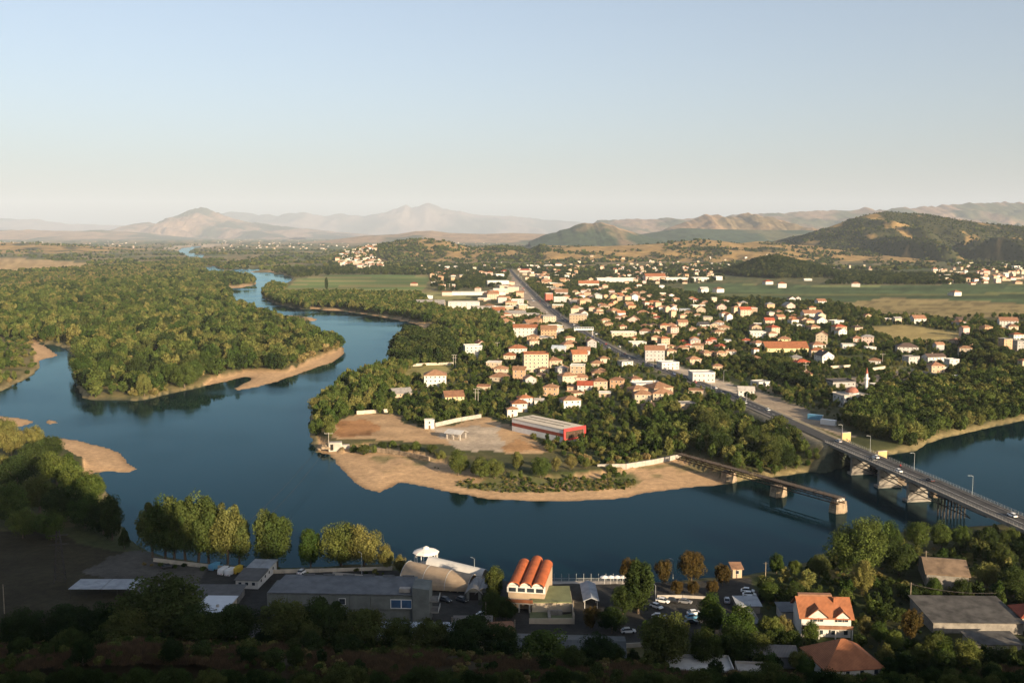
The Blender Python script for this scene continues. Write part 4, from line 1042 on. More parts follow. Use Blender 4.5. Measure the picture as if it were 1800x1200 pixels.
# motorcycle with a rider in red
p = along(G(1582, 822, 10).y) + side * 3.2; p.z = 10.03
e = empty('motorcycle', p, hd, 'small dark motorcycle on the road bridge', 'motorcycle')
for s in (-.62, .62): MB().loft([[(s + math.cos(a) * .3, q, .3 + math.sin(a) * .3) for a in [k * math.pi / 6 for k in range(12)]] for q in (-.06, .06)]).build('wheel', M_TYRE, e)
MB().loft([[(-.7, -.12, .55), (-.7, .12, .55), (-.7, .12, .8), (-.7, -.12, .8)], [(.1, -.17, .4), (.1, .17, .4), (.1, .17, .85), (.1, -.17, .85)], [(.55, -.08, .6), (.55, .08, .6), (.55, .08, .95), (.55, -.08, .95)]]).build('frame', paint('black'), e)
MB().tube((.5, -.35, 1.05), (.5, .35, 1.05), .03).build('handlebar', M_STEEL, e)
def person(loc, rz, label, shirt, trousers, pose='stand'):
    """small figure: one skinned body, shirt and hair as children"""
    if pose == 'ride':
        J = [(0, 0, .85), (.05, 0, 1.15), (.1, 0, 1.42), (.13, 0, 1.52), (.15, 0, 1.66), (.1, .2, 1.38), (.28, .26, 1.15), (.5, .28, 1.06), (.1, -.2, 1.38), (.28, -.26, 1.15), (.5, -.28, 1.06), (.05, .12, .84), (.42, .18, .75), (.25, .18, .36), (.36, .18, .32), (.05, -.12, .84), (.42, -.18, .75), (.25, -.18, .36), (.36, -.18, .32)]
    else:
        J = [(0, 0, .95), (0, 0, 1.2), (0, 0, 1.42), (0, 0, 1.52), (.02, 0, 1.66), (0, .19, 1.40), (.02, .24, 1.12), (.08, .25, .86), (0, -.19, 1.40), (.02, -.24, 1.12), (.08, -.25, .86), (0, .1, .92), (.02, .11, .50), (0, .11, .08), (.14, .12, .05), (0, -.1, .92), (-.02, -.11, .50), (-.03, -.11, .08), (.1, -.12, .05)]
    R_ = [.15, .15, .15, .06, .10, .07, .05, .035, .07, .05, .035, .09, .065, .045, .04, .09, .065, .045, .04]
    E_ = [(0, 1), (1, 2), (2, 3), (3, 4), (2, 5), (5, 6), (6, 7), (2, 8), (8, 9), (9, 10), (0, 11), (11, 12), (12, 13), (13, 14), (0, 15), (15, 16), (16, 17), (17, 18)]
    me = bpy.data.meshes.new('body'); me.from_pydata(J, E_, []); me.update()
    root = empty('person', loc, rz, label, 'person')
    o = link('body', me, root, mat('cloth_' + trousers, PAINT.get(trousers, (.05, .05, .06)), .9, .1, 3))
    md = o.modifiers.new('skin', 'SKIN')
    sv = me.skin_vertices[0].data
    for k, q in enumerate(R_): sv[k].radius = (q, q)
    sv[0].use_root = True
    o.modifiers.new('smooth', 'SUBSURF').levels = 1
    sh = MB(); t0, t1, t2 = Vector(J[0]), Vector(J[1]), Vector(J[2])
    rg = lambda c, a, b: [(c.x + math.cos(k * math.pi / 5) * a, c.y + math.sin(k * math.pi / 5) * b, c.z) for k in range(10)]
    sh.loft([rg(t0 + Vector((0, 0, -.02)), .18, .21), rg(t1, .19, .22), rg(t2 + Vector((0, 0, .05)), .16, .24)])
    sh.build('shirt', mat('shirt_' + shirt, PAINT[shirt], .9, .08, 3), root)
    hd_ = Vector(J[4]); MB().loft([rg(hd_ + Vector((-.01, 0, .0)), .115, .105), rg(hd_ + Vector((-.01, 0, .07)), .11, .10), rg(hd_ + Vector((-.01, 0, .125)), .05, .05)]).build('hair', mat('hair', (.02, .015, .01), .8, .1, 4), root)
    return root
person(p + Vector((0, 0, -.05)), hd, 'rider in a red shirt on the motorcycle crossing the road bridge', 'red', 'black', 'ride')

# ------------------------------------------------------------------ rusty truss bridge
TA, TB = G(1193, 797, 7.2), G(1480, 876, 7.2)
M_RUST = mat('rusty_iron', (.085, .045, .026), .85, .35, .8)
tb = empty('truss_bridge', ((TA.x + TB.x) / 2, (TA.y + TB.y) / 2, 0), 0, 'rusty iron truss footbridge on stone piers that ends over the water', 'bridge')
inv2 = Matrix.Translation(-Vector(tb.location)); a, b = inv2 @ TA, inv2 @ TB
td = (b - a).normalized(); ts = Vector((td.y, -td.x, 0)); LN = (b - a).length; NP = int(LN / 2.6)
for s in (-1, 1):
    o_ = ts * 1.9 * s
    MB().bar(a + o_, b + o_, .3, .35).build('top_chord', M_RUST, tb)
    MB().bar(a + o_ - Vector((0, 0, 2.2)), b + o_ - Vector((0, 0, 2.2)), .3, .35).build('bottom_chord', M_RUST, tb)
    lt = MB()
    for k in range(NP):
        p, q = a + td * LN * k / NP + o_, a + td * LN * (k + 1) / NP + o_
        lt.bar(p, p - Vector((0, 0, 2.2)), .14, .14)
        if k % 2: lt.bar(p, q - Vector((0, 0, 2.2)), .14, .14)
        else: lt.bar(p - Vector((0, 0, 2.2)), q, .14, .14)
    lt.build('lattice', M_RUST, tb)
    rl = MB()
    for hh in (.5, 1.1): rl.tube(a + o_ + Vector((0, 0, hh)), b + o_ + Vector((0, 0, hh)), .05, None, 4)
    for k in range(NP + 1): p = a + td * LN * k / NP + o_; rl.tube(p, p + Vector((0, 0, 1.1)), .05, None, 4)
    rl.build('railing', M_RUST, tb)
pl = MB(); M_PLANK = mat('weathered_plank', (.13, .10, .075), .95, .3, 1.5)
for k in range(int(LN / .9)):
    c = a + td * (k * .9 + .45); w_ = ts * 1.7
    if random.random() < .06: continue
    pl.bar(c - w_ + Vector((0, 0, .21)), c + w_ + Vector((0, 0, .21)), .75, .08)
tag(pl.build('deck_planks', M_PLANK, tb), kind='stuff')
for (px, py, top, lb) in ((1281, 846, False, 'stone pier of the truss bridge standing on the beach end'), (1368, 871, False, 'dark stone pier in mid water under the truss bridge'), (1473, 899, True, 'broken sunlit stone pier at the free end of the truss bridge')):
    stone_pier('stone_pier', G(px, py, 0), 7.4, 4.6, 4.9, math.atan2(ts.y, ts.x), lb, group='stone piers of the truss bridge', top=top)

# ------------------------------------------------------------------ mosque
p = G(1503, 716, 3)
e = empty('mosque', (p.x, p.y + 7, 3), math.radians(12), 'small grey white mosque with red dome beside its minaret', 'mosque')
MB().box(-9.5, 9.5, -7, 7, -1.5, 7.6).build('wall', wall_mat('g') if False else mat('mosque_wall', (.50, .48, .45), .9, .12, .4), e)
MB().box(-9.9, 9.9, -7.4, 7.4, 7.6, 8.0).box(-9.9, 9.9, -7.403, -7.1, 8.0, 8.6).box(-9.9, 9.9, 7.1, 7.403, 8.0, 8.6).build('cornice', M_CONC, e)
dm = MB()
rings = [[(math.cos(q) * 4.2 * math.cos(t_), math.sin(q) * 4.2 * math.cos(t_), 9.0 + 3.6 * math.sin(t_)) for q in [k * math.pi / 10 for k in range(20)]] for t_ in (0, .25, .5, .75, 1.0, 1.25, 1.5)]
dm.loft(rings).build('dome', mat('dome_red', (.30, .12, .08), .6, .15, .6), e, smooth=True)
MB().loft([[(math.cos(k * math.pi / 5) * 4.5, math.sin(k * math.pi / 5) * 4.5, z) for k in range(10)] for z in (8.0, 9.02)]).build('drum', mat('mosque_wall', (.5, .48, .45)), e)
for s in range(2):
    for k in range(5): add_window(e, -7.6 + 3.8 * k, -7, 2.0 + 3.6 * s, 1.5, 2.1, 0)
    for k in range(3): add_window(e, -9.5, -4.4 + 4.4 * k, 2.0 + 3.6 * s, 1.5, 2.1, -math.pi / 2)
OCC.append((p.x, p.y + 7, 11))
q = G(1522, 703, 3)
mn = empty('minaret', (q.x, q.y, 3), 0, 'slender white minaret with balcony and red cone top', 'minaret')
cyl = lambda r0, r1, z0, z1, n=14: MB().loft([[(math.cos(k * 2 * math.pi / n) * r, math.sin(k * 2 * math.pi / n) * r, z) for k in range(n)] for r, z in ((r0, z0), (r1, z1))])
M_MIN = mat('minaret_white', (.76, .72, .66), .85, .08, .4)
cyl(1.6, 1.5, -1, 3.2).build('base', M_MIN, mn); cyl(1.15, 1.0, 3.2, 14.0).build('shaft', M_MIN, mn)
cyl(1.0, 1.7, 14.0, 14.7).build('balcony', M_MIN, mn); cyl(1.75, 1.75, 14.7, 15.5).build('balcony_parapet', M_MIN, mn)
cyl(.85, .8, 15.5, 18.2).build('upper_shaft', M_MIN, mn); cyl(.95, .04, 18.2, 22.4).build('spire', mat('spire_red', (.32, .10, .07), .7, .1, 1), mn)
OCC.append((q.x, q.y, 4))

# ------------------------------------------------------------------ red and white warehouse
c0, c1, c2 = G(900, 757, 3), G(991, 778, 3), G(1026, 769, 3)
ux = (c1 - c0).normalized(); Lw = (c1 - c0).length; rzw = math.atan2(ux.y, ux.x)
Dw = 16.0
e = empty('warehouse', ((c0.x + c1.x) / 2, (c0.y + c1.y) / 2, 3), rzw, 'long white warehouse with a red band and red framed glass end', 'warehouse')
M_WHM = mat('white_cladding', (.74, .73, .71), .6, .06, .3); M_RED = mat('red_cladding', (.52, .05, .045), .5, .08, .5); M_REDB = mat('brown_red_band', (.30, .075, .045), .6, .1, .5)
MB().box(-Lw / 2, Lw / 2, 0, Dw, -1.5, 7.0).build('wall', M_WHM, e)
for k in range(14): MB().box(-Lw / 2 + Lw * k / 14 + .04, -Lw / 2 + Lw * (k + 1) / 14 - .04, -.05, 0, .2, 3.0).build('wall_panel', M_WHM, e)
for k in range(14): MB().box(-Lw / 2 + Lw * k / 14 + .04, -Lw / 2 + Lw * (k + 1) / 14 - .04, -.05, 0, 5.0, 6.9).build('wall_panel', M_WHM, e)
MB().box(-Lw / 2, Lw / 2, -.08, 0, 3.05, 4.95).build('red_band', M_REDB, e)
MB().box(-Lw / 2 - .2, Lw / 2 + .2, -.2, Dw + .2, 7.0, 7.35).build('roof', mat('cream_roof', (.62, .54, .42), .8, .08, .2), e)
MB().box(-Lw / 2 + 3, Lw / 2 - 6, 5.6, 5.9, 7.35, 7.7).box(-Lw / 2 + 3, Lw / 2 - 6, 10.6, 10.9, 7.35, 7.7).build('roof_rail', M_CONC_D, e)
fr = MB()
for y0, y1, z0, z1 in ((-.3, Dw + .3, 6.0, 7.6), (-.3, Dw + .3, .9, 1.9), (-.3, 1.0, 1.9, 6.0), (Dw - 1.0, Dw + .3, 1.9, 6.0)): fr.box(Lw / 2 - .1, Lw / 2 + .45, y0, y1, z0, z1)
fr.build('red_frame', M_RED, e)
for k in range(8): MB().box(Lw / 2, Lw / 2 + .12, 1.1 + 1.73 * k, 1.1 + 1.73 * (k + 1) - .12, 1.95, 5.95).build('pane', mat('bronze_glass', (.10, .06, .04), .2, .2, .5, spec=.5), e)
for t_ in (-.35, -.1, .15, .4): OCC.append((e.location.x + ux.x * Lw * t_ - ux.y * 8, e.location.y + ux.y * Lw * t_ + ux.x * 8, 10))

# ------------------------------------------------------------------ pedestrian overpass
pa, pb = G(1012, 590, 3.2), G(1040, 590, 3.2)
e = empty('pedestrian_overpass', ((pa.x + pb.x) / 2, (pa.y + pb.y) / 2, 3.2), 0, 'white covered pedestrian overpass spanning the main road', 'overpass')
wv = (pb - pa).length
MB().box(-wv / 2 - 2, wv / 2 + 2, -1.3, 1.3, 6.2, 6.6).build('deck', M_CONC, e); MB().box(-wv / 2 - 2, wv / 2 + 2, -1.5, 1.5, 9.2, 9.5).build('roof', M_WHM, e)
for s in (-1, 1): MB().box(s * (wv / 2 + 1) - .6, s * (wv / 2 + 1) + .6, -1.2, 1.2, -.5, 6.2).build('tower_leg', M_CONC, e)
for k in range(9): MB().box(-wv / 2 - 1.9 + (wv + 3.8) * k / 8 - .12, -wv / 2 - 1.9 + (wv + 3.8) * k / 8 + .12, -1.25, -1.0, 6.6, 9.2).build('post', M_WHM, e)
MB().box(-wv / 2 - 2, wv / 2 + 2, -1.28, -1.2, 6.6, 7.7).build('parapet', M_WHM, e)

# ------------------------------------------------------------------ clearing on the point
p = G(797, 772, 3)
e = empty('open_shed', (p.x, p.y, 3), math.radians(-28), 'open shed with pale gabled roof on posts in the dusty clearing', 'shed')
for x in (-4.2, 0, 4.2):
    for y in (0, 6): MB().box(x - .3, x + .3, y - .3, y + .3, -.5, 3.4).build('post', M_CONC, e)
roof_mesh('g', 9.5, 7.5, 1.6).build('roof', mat('sheet_roof', (.48, .46, .43), .7, .12, .4), e, (0, 3, 3.4)); OCC.append((p.x, p.y + 3, 7))
p = G(578, 792, .8)
e = empty('ruined_bridge_abutment', (p.x, p.y, .8), .2, 'crumbled stone and concrete bridge abutment at the tip of the point', 'ruin')
MB().box(0, 7, 0, 4, -2, 4.2).box(5.6, 11, .5, 3.5, -2, 2.6).build('concrete_block', M_CONC, e)
MB().box(.8, 1.0, -.06, 0, .2, 3.4).box(1.0, 2.4, -.06, 0, .2, 3.4).build('opening_shade_panel', mat('painted_shade', (.02, .018, .016), .95), e)  # flat dark panel on the block, painted as the shade inside an opening
r = random.Random(4)
for k in range(26):
    s = r.uniform(.5, 1.5); q = Vector((r.uniform(-5.5, 1.2), r.uniform(-2, 5), 0)); q.z = max(-.5, 3.0 * (1 - abs(q.x + 1.5) / 5) + r.uniform(-.8, .5))
    m_ = MB().loft([[(q.x + math.cos(j * 1.257 + k) * s * r.uniform(.6, 1), q.y + math.sin(j * 1.257 + k) * s * r.uniform(.6, 1), q.z + zz) for j in range(5)] for zz in (-s * .5, s * .4)])
    m_.build('rubble_block', M_STONE, e)
def wall_run(pts, h, th, m, label, name='boundary_wall', z=3.0):
    P = [G(x, y, z) for x, y in pts]
    c = P[0]; e = empty(name, c, 0, label, 'wall')
    for a_, b_ in zip(P, P[1:]):
        a2, b2 = a_ - c, b_ - c; a2.z = b2.z = h / 2 - .3
        n = max(1, round((b2 - a2).length / 6))
        for k in range(n): MB().bar(a2.lerp(b2, k / n), a2.lerp(b2, (k + .985) / n), th, h + .6).build('wall_panel', m, e)
    for q in dense([tuple(v) for v in P], 8): OCC.append((q.x, q.y, 2))
    return e
M_WALL = mat('rendered_wall', (.52, .45, .35), .92, .15, .4)
wall_run([(627, 728), (690, 724)], 2.2, .3, M_WALL, 'pale wall at the back of the orange earth clearing')
wall_run([(765, 750), (800, 742), (846, 734)], 2.4, .3, M_CONC, 'grey concrete wall behind the open shed')
wall_run([(716, 644), (755, 642), (797, 641)], 2.2, .3, M_WALL, 'long cream wall along the small dry meadow')
wall_run([(658, 793), (700, 799), (755, 810)], 2.2, .8, M_STONE, 'low stone retaining wall above the beach', z=1.6)
wall_run([(1050, 827), (1100, 826), (1150, 818), (1197, 808)], 3.2, .8, M_CONC, 'curved pale retaining wall left of the truss bridge', 'retaining_wall', z=1.0)
wall_run([(1460, 647), (1495, 645)], 2, .3, M_WALL, 'short cream wall behind the white gabled house'); wall_run([(1600, 652), (1655, 662)], 2, .3, M_CONC, 'long grey wall in front of the villa on the right')
wall_run([(1534, 651), (1556, 648)], 2.4, .3, M_WALL, 'cream wall just right above the minaret'); wall_run([(1705, 668), (1755, 660)], 2.2, .3, M_WALL, 'white yard wall near the right edge of the town')
wall_run([(1330, 590 - 2), (1345, 588)], 2, .3, M_WALL, 'yellow garden wall of the red roofed house'); wall_run([(1560, 690), (1600, 686), (1640, 682)], 1.8, .3, M_WALL, 'low pale wall right of the mosque yard')
# containers by the bridge road
for px, py, c, lb in ((1432, 735, 'light blue', 'pale blue shipping container beside the bridge road'), (1455, 744, 'white', 'white shipping container beside the blue one')):
    p = G(px, py, 4); e = empty('shipping_container', (p.x, p.y, 3.6), math.radians(-38), lb, 'container')
    MB().box(-4.5, 4.5, 0, 2.4, -.8, 2.6).build('body', paint(c), e)
    rb = MB()
    for k in range(18): rb.box(-4.4 + .5 * k, -4.2 + .5 * k, -.06, 0, 0, 2.5)
    tag(rb.build('ribs', paint(c), e), kind='stuff'); MB().box(4.5, 4.56, .1, 2.3, .1, 2.5).build('door', M_RAIL, e); OCC.append((p.x, p.y, 6))
for px, py, lb in ((1487, 763, 'tan concrete block beside the road at the bridge end'), (1550, 796, 'yellow concrete barrier at the end of the earth ramp')):
    p = G(px, py, 8); e = empty('concrete_barrier', (p.x, p.y, 8), .3, lb, 'barrier')
    MB().loft([[(-2.6, -.7, -4.0), (2.6, -.7, -4.0), (2.6, .7, -4.0), (-2.6, .7, -4.0)], [(-2.6, -.6, .9), (2.6, -.6, .9), (2.6, .6, .9), (-2.6, .6, .9)]]).build('block', mat('ochre_concrete', (.55, .38, .16), .9, .12, .5), e)
    MB().box(-2.7, 2.7, -.7, .7, .9, 1.15).build('cap', M_CONC, e)
# earth ramp and rubble at the far bridge end
rr = random.Random(9); rb = MB()
for k in range(420):
    t_ = rr.random(); c = along(452 + 62 * t_) + side * rr.uniform(7, 15); s = rr.uniform(.15, .6)
    z = max(.3, 8.5 - abs(rr.gauss(0, 2)) - 7 * (1 - t_)); q = Vector((c.x, c.y, z))
    rb.loft([[(q.x + math.cos(j * 1.57 + k) * s, q.y + math.sin(j * 1.57 + k) * s, q.z + zz * s) for j in range(4)] for zz in (-.5, .5)])
tag(rb.build('rubble', M_STONE), kind='stuff')
rm = MB(); R1, R2 = [], []
rows = []
for k in range(15):
    c = along(446 + 70 * k / 14); zt = 8.9 - 8.6 * (1 - k / 14) ** 2.2
    rows.append([tuple((c + side * (6.2 + 2.2 * j) ) [:2]) + (zt * (1 - (j / 6) ** 1.5) - .5 + rr.uniform(-.35, .35) * (0 < j),) for j in range(7)])
V = [v for r_ in rows for v in r_]; rm.add(V, [(i * 7 + j, i * 7 + j + 1, (i + 1) * 7 + j + 1, (i + 1) * 7 + j) for i in range(14) for j in range(6)])
tag(rm.build('earth_ramp', mat('pale_earth', (.34, .26, .175), .95, .2, .3, bump=.2)), kind='structure')

# ------------------------------------------------------------------ traffic on the main road
cr = random.Random(21)
NUM = 'first,second,third,fourth,fifth,sixth,seventh,eighth,ninth,tenth,eleventh,twelfth,thirteenth,fourteenth,fifteenth,sixteenth,seventeenth,eighteenth,nineteenth,twentieth,twenty-first,twenty-second,twenty-third,twenty-fourth,twenty-fifth,twenty-sixth,twenty-seventh,twenty-eighth'.split(',')
spots = [(1385, 739, 1), (1345, 722, -1), (1318, 709, 1), (1290, 699, -1), (1262, 686, 1), (1238, 678, -1), (1215, 668, 1), (1190, 658, -1), (1168, 651, 1), (1150, 643, -1), (1130, 637, 1), (1112, 629, -1), (1096, 624, 1), (1080, 616, -1), (1066, 608, 1), (1052, 601, -1), (1038, 593, 1), (1022, 583, -1), (1008, 573, 1), (996, 566, -1), (985, 558, 1), (974, 549, -1), (962, 539, 1), (952, 531, -1), (942, 521, 1), (932, 512, -1), (924, 503, 1), (918, 497, -1)]
cols = ['white', 'silver', 'grey', 'black', 'white', 'red', 'silver', 'blue', 'white']
for k, (px, py, s) in enumerate(spots):
    p = G(px, py, 3.6); d_, z_ = road_h(np.array([p.x]), np.array([p.y]))
    i = min(range(len(RD) - 1), key=lambda i: (RD[i] - p).length)
    t_ = (RD[i + 1] - RD[i]); t_.z = 0; t_.normalize(); n_ = Vector((t_.y, -t_.x, 0))
    c = RD[i].lerp(RD[i + 1], .3 + .4 * cr.random()) + n_ * 2.1 * s
    col = cols[k % 9]
    car(c.x, c.y, c.z + .13, math.atan2(t_.y, t_.x) + (0 if s > 0 else math.pi), col, '%s car on the main road, %s counting from the bridge' % (col, NUM[k]), group='cars driving on the main road', name='car')
# roadside lamps and poles
for k, (px, py) in enumerate(((1312, 716), (1250, 690), (1196, 664), (1148, 650), (1184, 640), (1272, 672), (1090, 626), (1045, 604))):
    p = G(px, py, 3.5)
    street_lamp(p, 9, HR.uniform(0, 6), 'slim street lamp along the main road, %s from the bridge' % ['first', 'second', 'third', 'fifth', 'fourth', 'first on the right side', 'sixth', 'seventh'][k], 'street lamps along the main road')
def h_pole(px, py, h, label, twin=True, z=3.0):
    p = G(px, py, z); e = empty('power_pole', p, 0, label, 'power pole')
    for s in ((-.9, .9) if twin else (0,)): MB().tube((s, 0, -.5), (s, 0, h), .2, .14, 7).build('pole', M_CONC, e)
    for zz in ((h - .4, h - 2.6) if twin else (h - .4,)): MB().box(-2.2, 2.2, -.12, .12, zz, zz + .22).build('crossarm', M_CONC, e)
    for s in (-2, 0, 2): MB().tube((s, 0, h - .2), (s, 0, h + .35), .1, .06, 6).build('insulator', M_RAIL, e)
    return e
h_pole(799, 646, 11, 'twin concrete power pole beside the small dry meadow'); h_pole(838, 712, 11, 'twin concrete power pole in the gardens above the clearing'); h_pole(874, 622, 11, 'single concrete power pole by the pink house', False)
h_pole(1551, 640, 9, 'single power pole behind the minaret', False); h_pole(1416, 660, 9, 'single power pole above the bridge road', False); h_pole(578, 790, 9, 'thin pole beside the ruined abutment', False, 1.5)
# ------------------------------------------------------------------ near bank
def spot(px, py, z=3.0): return G(px, py, z)
def frame_(pl, pr, z=3.0):
    a, b = G(*pl, z), G(*pr, z); d = b - a
    return (a + b) / 2, math.atan2(d.y, d.x), d.length
def corr(name, col, sc=.8, ax='X', rough=.7):
    if name in MATS: return MATS[name]
    m = mat(name, col, rough, .16, .35)
    t = m.node_tree; b = t.nodes['Principled BSDF']
    tc = nd(t, 'ShaderNodeTexCoord'); wv = nd(t, 'ShaderNodeTexWave', Scale=sc, Distortion=0); wv.bands_direction = ax
    t.links.new(tc.outputs['Object'], wv.inputs['Vector'])
    bp = nd(t, 'ShaderNodeBump', Strength=.6, Distance=.1); t.links.new(wv.outputs['Fac'], bp.inputs['Height']); t.links.new(bp.outputs[0], b.inputs['Normal'])
    return m
M_GREYP = mat('grey_green_panel', (.16, .17, .155), .85, .16, .3); M_ROOFG = corr('grey_sheet_roof', (.135, .14, .145))
M_TIN = corr('pale_sheet_roof', (.34, .36, .38)); M_DARKR = corr('dark_sheet_roof', (.12, .115, .11)); M_BLUEG = mat('blue_curtain_glass', (.06, .12, .22), .2, .2, .4, spec=.5)
# 1 long grey hall
c, rz, w = frame_((470, 1092), (757, 1097))
e = empty('grey_hall', (c.x, c.y, 3), rz, 'long two storey grey panel hall on the near bank', 'building')
x0 = -w / 2; xs = w - 5.2
MB().box(x0 + 1.5, x0 + xs, .7, 11, -1, 4.4).build('lower_wall', M_GREYP, e); MB().box(x0, x0 + xs, .2, 11.0, 4.4, 8.6).build('upper_wall', M_GREYP, e)
np_ = 7
for k in range(np_):
    a, b = x0 + xs * k / np_ + .1, x0 + xs * (k + 1) / np_ - .1
    if k < np_ - 1 or True: MB().box(a, b, -.1, .2, 4.3, 8.3).build('facade_panel', M_GREYP, e)
for k in range(6):
    a, b = x0 + 1.5 + (xs - 1.5) * k / 6 + .08, x0 + 1.5 + (xs - 1.5) * (k + 1) / 6 - .08
    MB().box(a, b, .58, .7, .1, 4.2).build('base_panel', M_GREYP, e)
rf = MB(); rf.add([(x0 + .4, -.3, 8.9), (x0 + xs, -.3, 8.9), (x0 + xs, 11.6, 10.2), (x0 + 2.5, 11.6, 10.2), (x0 + .4, -.3, 8.65), (x0 + xs, -.3, 8.65), (x0 + xs, 11.6, 9.9), (x0 + 2.5, 11.6, 9.9)], [(0, 1, 2, 3), (7, 6, 5, 4), (0, 4, 5, 1), (1, 5, 6, 2), (2, 6, 7, 3), (3, 7, 4, 0)])
rfo = rf.build('roof', M_ROOFG, e)
for k in range(6): MB().box(x0 + 8 + 6 * k, x0 + 11.5 + 6 * k, 11.2, 11.5, 10.1, 10.6).build('ridge_vent', M_ROOFG, rfo)
add_window(e, x0 + xs * .52, -.1, 6.5, 2.0, 1.9, 0)
for k in range(2): MB().box(x0 + xs - 6.2 + 3.1 * k, x0 + xs - 3.4 + 3.1 * k, -.2, -.1, 4.9, 7.2).build('window', M_BLUEG, e)
MB().box(x0 + xs - 6.4, x0 + xs - .2, -.17, -.1, 4.7, 7.4).build('window_frame', M_FRAME, e)
MB().box(x0 + xs * .47, x0 + xs * .53, .5, .58, 0, 3.8).build('door', mat('grey_door', (.16, .17, .17), .7), e)
MB().loft([[(x0 + xs, -.4, -1), (w / 2 - .3, -.4, -1), (w / 2 - .3, 6.5, -1), (x0 + xs, 6.5, -1)], [(x0 + xs, -.4, 11.0), (w / 2 - .3, -.4, 10.4), (w / 2 - .3, 6.5, 10.9), (x0 + xs, 6.5, 11.5)]]).build('stair_tower', M_GREYP, e)
MB().box(x0 + xs - 4.0, x0 + xs - .8, .6, 2.4, 9.2, 10.3).build('roof_hatch', M_CONC, rfo)
for k, zz in enumerate((3.2, 6.4)):
    MB().box(w / 2 - .3, w / 2 + 2.2, .5, 5.5, zz, zz + .2).build('balcony', M_CONC_D, e)
    MB().box(w / 2 + 2.1, w / 2 + 2.2, .5, 5.5, zz + .2, zz + 1.2).build('balcony_rail', M_RAIL, e)
# 2 white cabin with two roofs
c, rz, w = frame_((414, 1034), (454, 1034))
e = empty('white_cabin', (c.x, c.y, 3), -.08, 'low white cabin with dark front roof and pale rear roof by the parked vans', 'building')
MB().box(-w / 2, w / 2, 0, 19, -1, 2.9).build('wall', wall_mat('w'), e)
MB().add([(-w / 2 - .4, -.5, 2.9), (w / 2 + .4, -.5, 2.9), (w / 2 + .4, 9.4, 3.6), (-w / 2 - .4, 9.4, 3.6), (-w / 2 - .4, -.5, 2.75), (w / 2 + .4, -.5, 2.75), (w / 2 + .4, 9.4, 2.8), (-w / 2 - .4, 9.4, 2.8)], [(0, 1, 2, 3), (7, 6, 5, 4), (0, 4, 5, 1), (1, 5, 6, 2), (2, 6, 7, 3), (3, 7, 4, 0)]).build('roof', M_DARKR, e)
for s in (-1, 1): MB().box(min(s * .1, s * (w / 2 + .3)), max(s * .1, s * (w / 2 + .3)), 9.6, 19.4, 2.9, 3.25).build('roof_sheet', M_TIN, e)
for x in (-2.2, 0, 2.2): add_window(e, x, 0, 1.6, 1.2, 1.1, 0)
for y in (3, 7, 11, 15): add_window(e, w / 2, y, 1.7, 1.2, 1.0, math.pi / 2)
# 3 white flat roofed house among trees
c, rz, w = frame_((338, 1112), (391, 1112))
e = empty('flat_roofed_house', (c.x, c.y, 3), -.03, 'white flat roofed house half hidden by the big dark tree', 'house')
MB().box(-w / 2, w / 2, 0, 14, -1, 5.3).build('wall', wall_mat('c'), e); MB().box(-w / 2 - .35, w / 2 + .35, -.35, 14.35, 5.3, 5.65).build('roof', mat('bright_roof_paint', (.56, .58, .60), .7, .05, .3), e)
for y in (3, 7, 11): add_window(e, w / 2, y, 3.6, 1.2, 1.2, math.pi / 2)
for x in (-2.5, 1.0): MB().box(x, x + .7, 5, 5.7, 5.65, 6.3).build('chimney', M_CONC, e)
# 4 sheet canopy, 5 dark long shed
c, rz, w = frame_((120, 1052), (236, 1052))
e = empty('sheet_canopy', (c.x, c.y, 3), 0, 'pale corrugated canopy on thin posts at the left of the yard', 'canopy')
for s in (0, 1): MB().box(-w / 2 + w / 2 * s + .12, w / 2 * s - .12, 0, 9, 3.0 , 3.2).build('roof_sheet', M_TIN, e)
for k in range(5):
    for y in (.4, 8.6): MB().tube((-w / 2 + .5 + (w - 1) * k / 4, y, -.5), (-w / 2 + .5 + (w - 1) * k / 4, y, 3.0), .09).build('post', M_STEEL, e)
c, rz, w = frame_((236, 1062), (418, 1062))
e = empty('long_shed', (c.x, c.y, 3), 0, 'long low shed with dark roof behind the big tree', 'shed')
MB().box(-w / 2, w / 2, .6, 8, -1, 2.4).build('wall', M_CONC_D, e); roof_mesh('s', w, 7.6, .9).build('roof', M_DARKR, e, (0, 4.1, 2.5))
for k in range(8): MB().box(-w / 2 + w * k / 8 - .12, -w / 2 + w * k / 8 + .12, .3, .6, -.5, 2.4).build('post', M_CONC_D, e)
def low_house(pl, pr, d, hw, roof, hr, wall, rmat, label, name='low_house', z=3.0, wins=2, cat='house'):
    c, rz, w = frame_(pl, pr, z)
    e = empty(name, (c.x, c.y, z), rz, label, cat)
    o = walls_mesh(roof, w, d, hw, hr).build('wall', wall, e, (0, d / 2, 0)); roof_mesh(roof, w, d, hr).build('roof', rmat, e, (0, d / 2, hw + (.15 if roof in 'gGs' else 0)))
    for k in range(wins): add_window(e, -w / 2 + w * (k + .5) / max(1, wins), 0, hw * .55, 1.2, 1.2, 0)
    OCC.append((c.x, c.y + d / 2, .5 * math.hypot(w, d)))
    return e
low_house((445, 1138), (560, 1138), 9, 2.8, 'g', 2.2, wall_mat('w'), corr('old_grey_tile', (.17, .155, .14)), 'low white house with grey gabled roof in front of the grey hall', wins=5)
low_house((668, 1134), (795, 1134), 6.5, 2.6, 's', 1.2, wall_mat('c'), corr('pale_blue_sheet', (.38, .42, .46)), 'long shed with pale blue sheet roof below the grey hall', 'sheet_roofed_shed', wins=0, cat='shed')
low_house((797, 1130), (862, 1130), 9, 2.8, 's', 1.3, wall_mat('t'), corr('brown_grey_sheet', (.16, .14, .12)), 'shed with dull brown sheet roof beside the pale blue one', 'sheet_roofed_shed', wins=0, cat='shed')
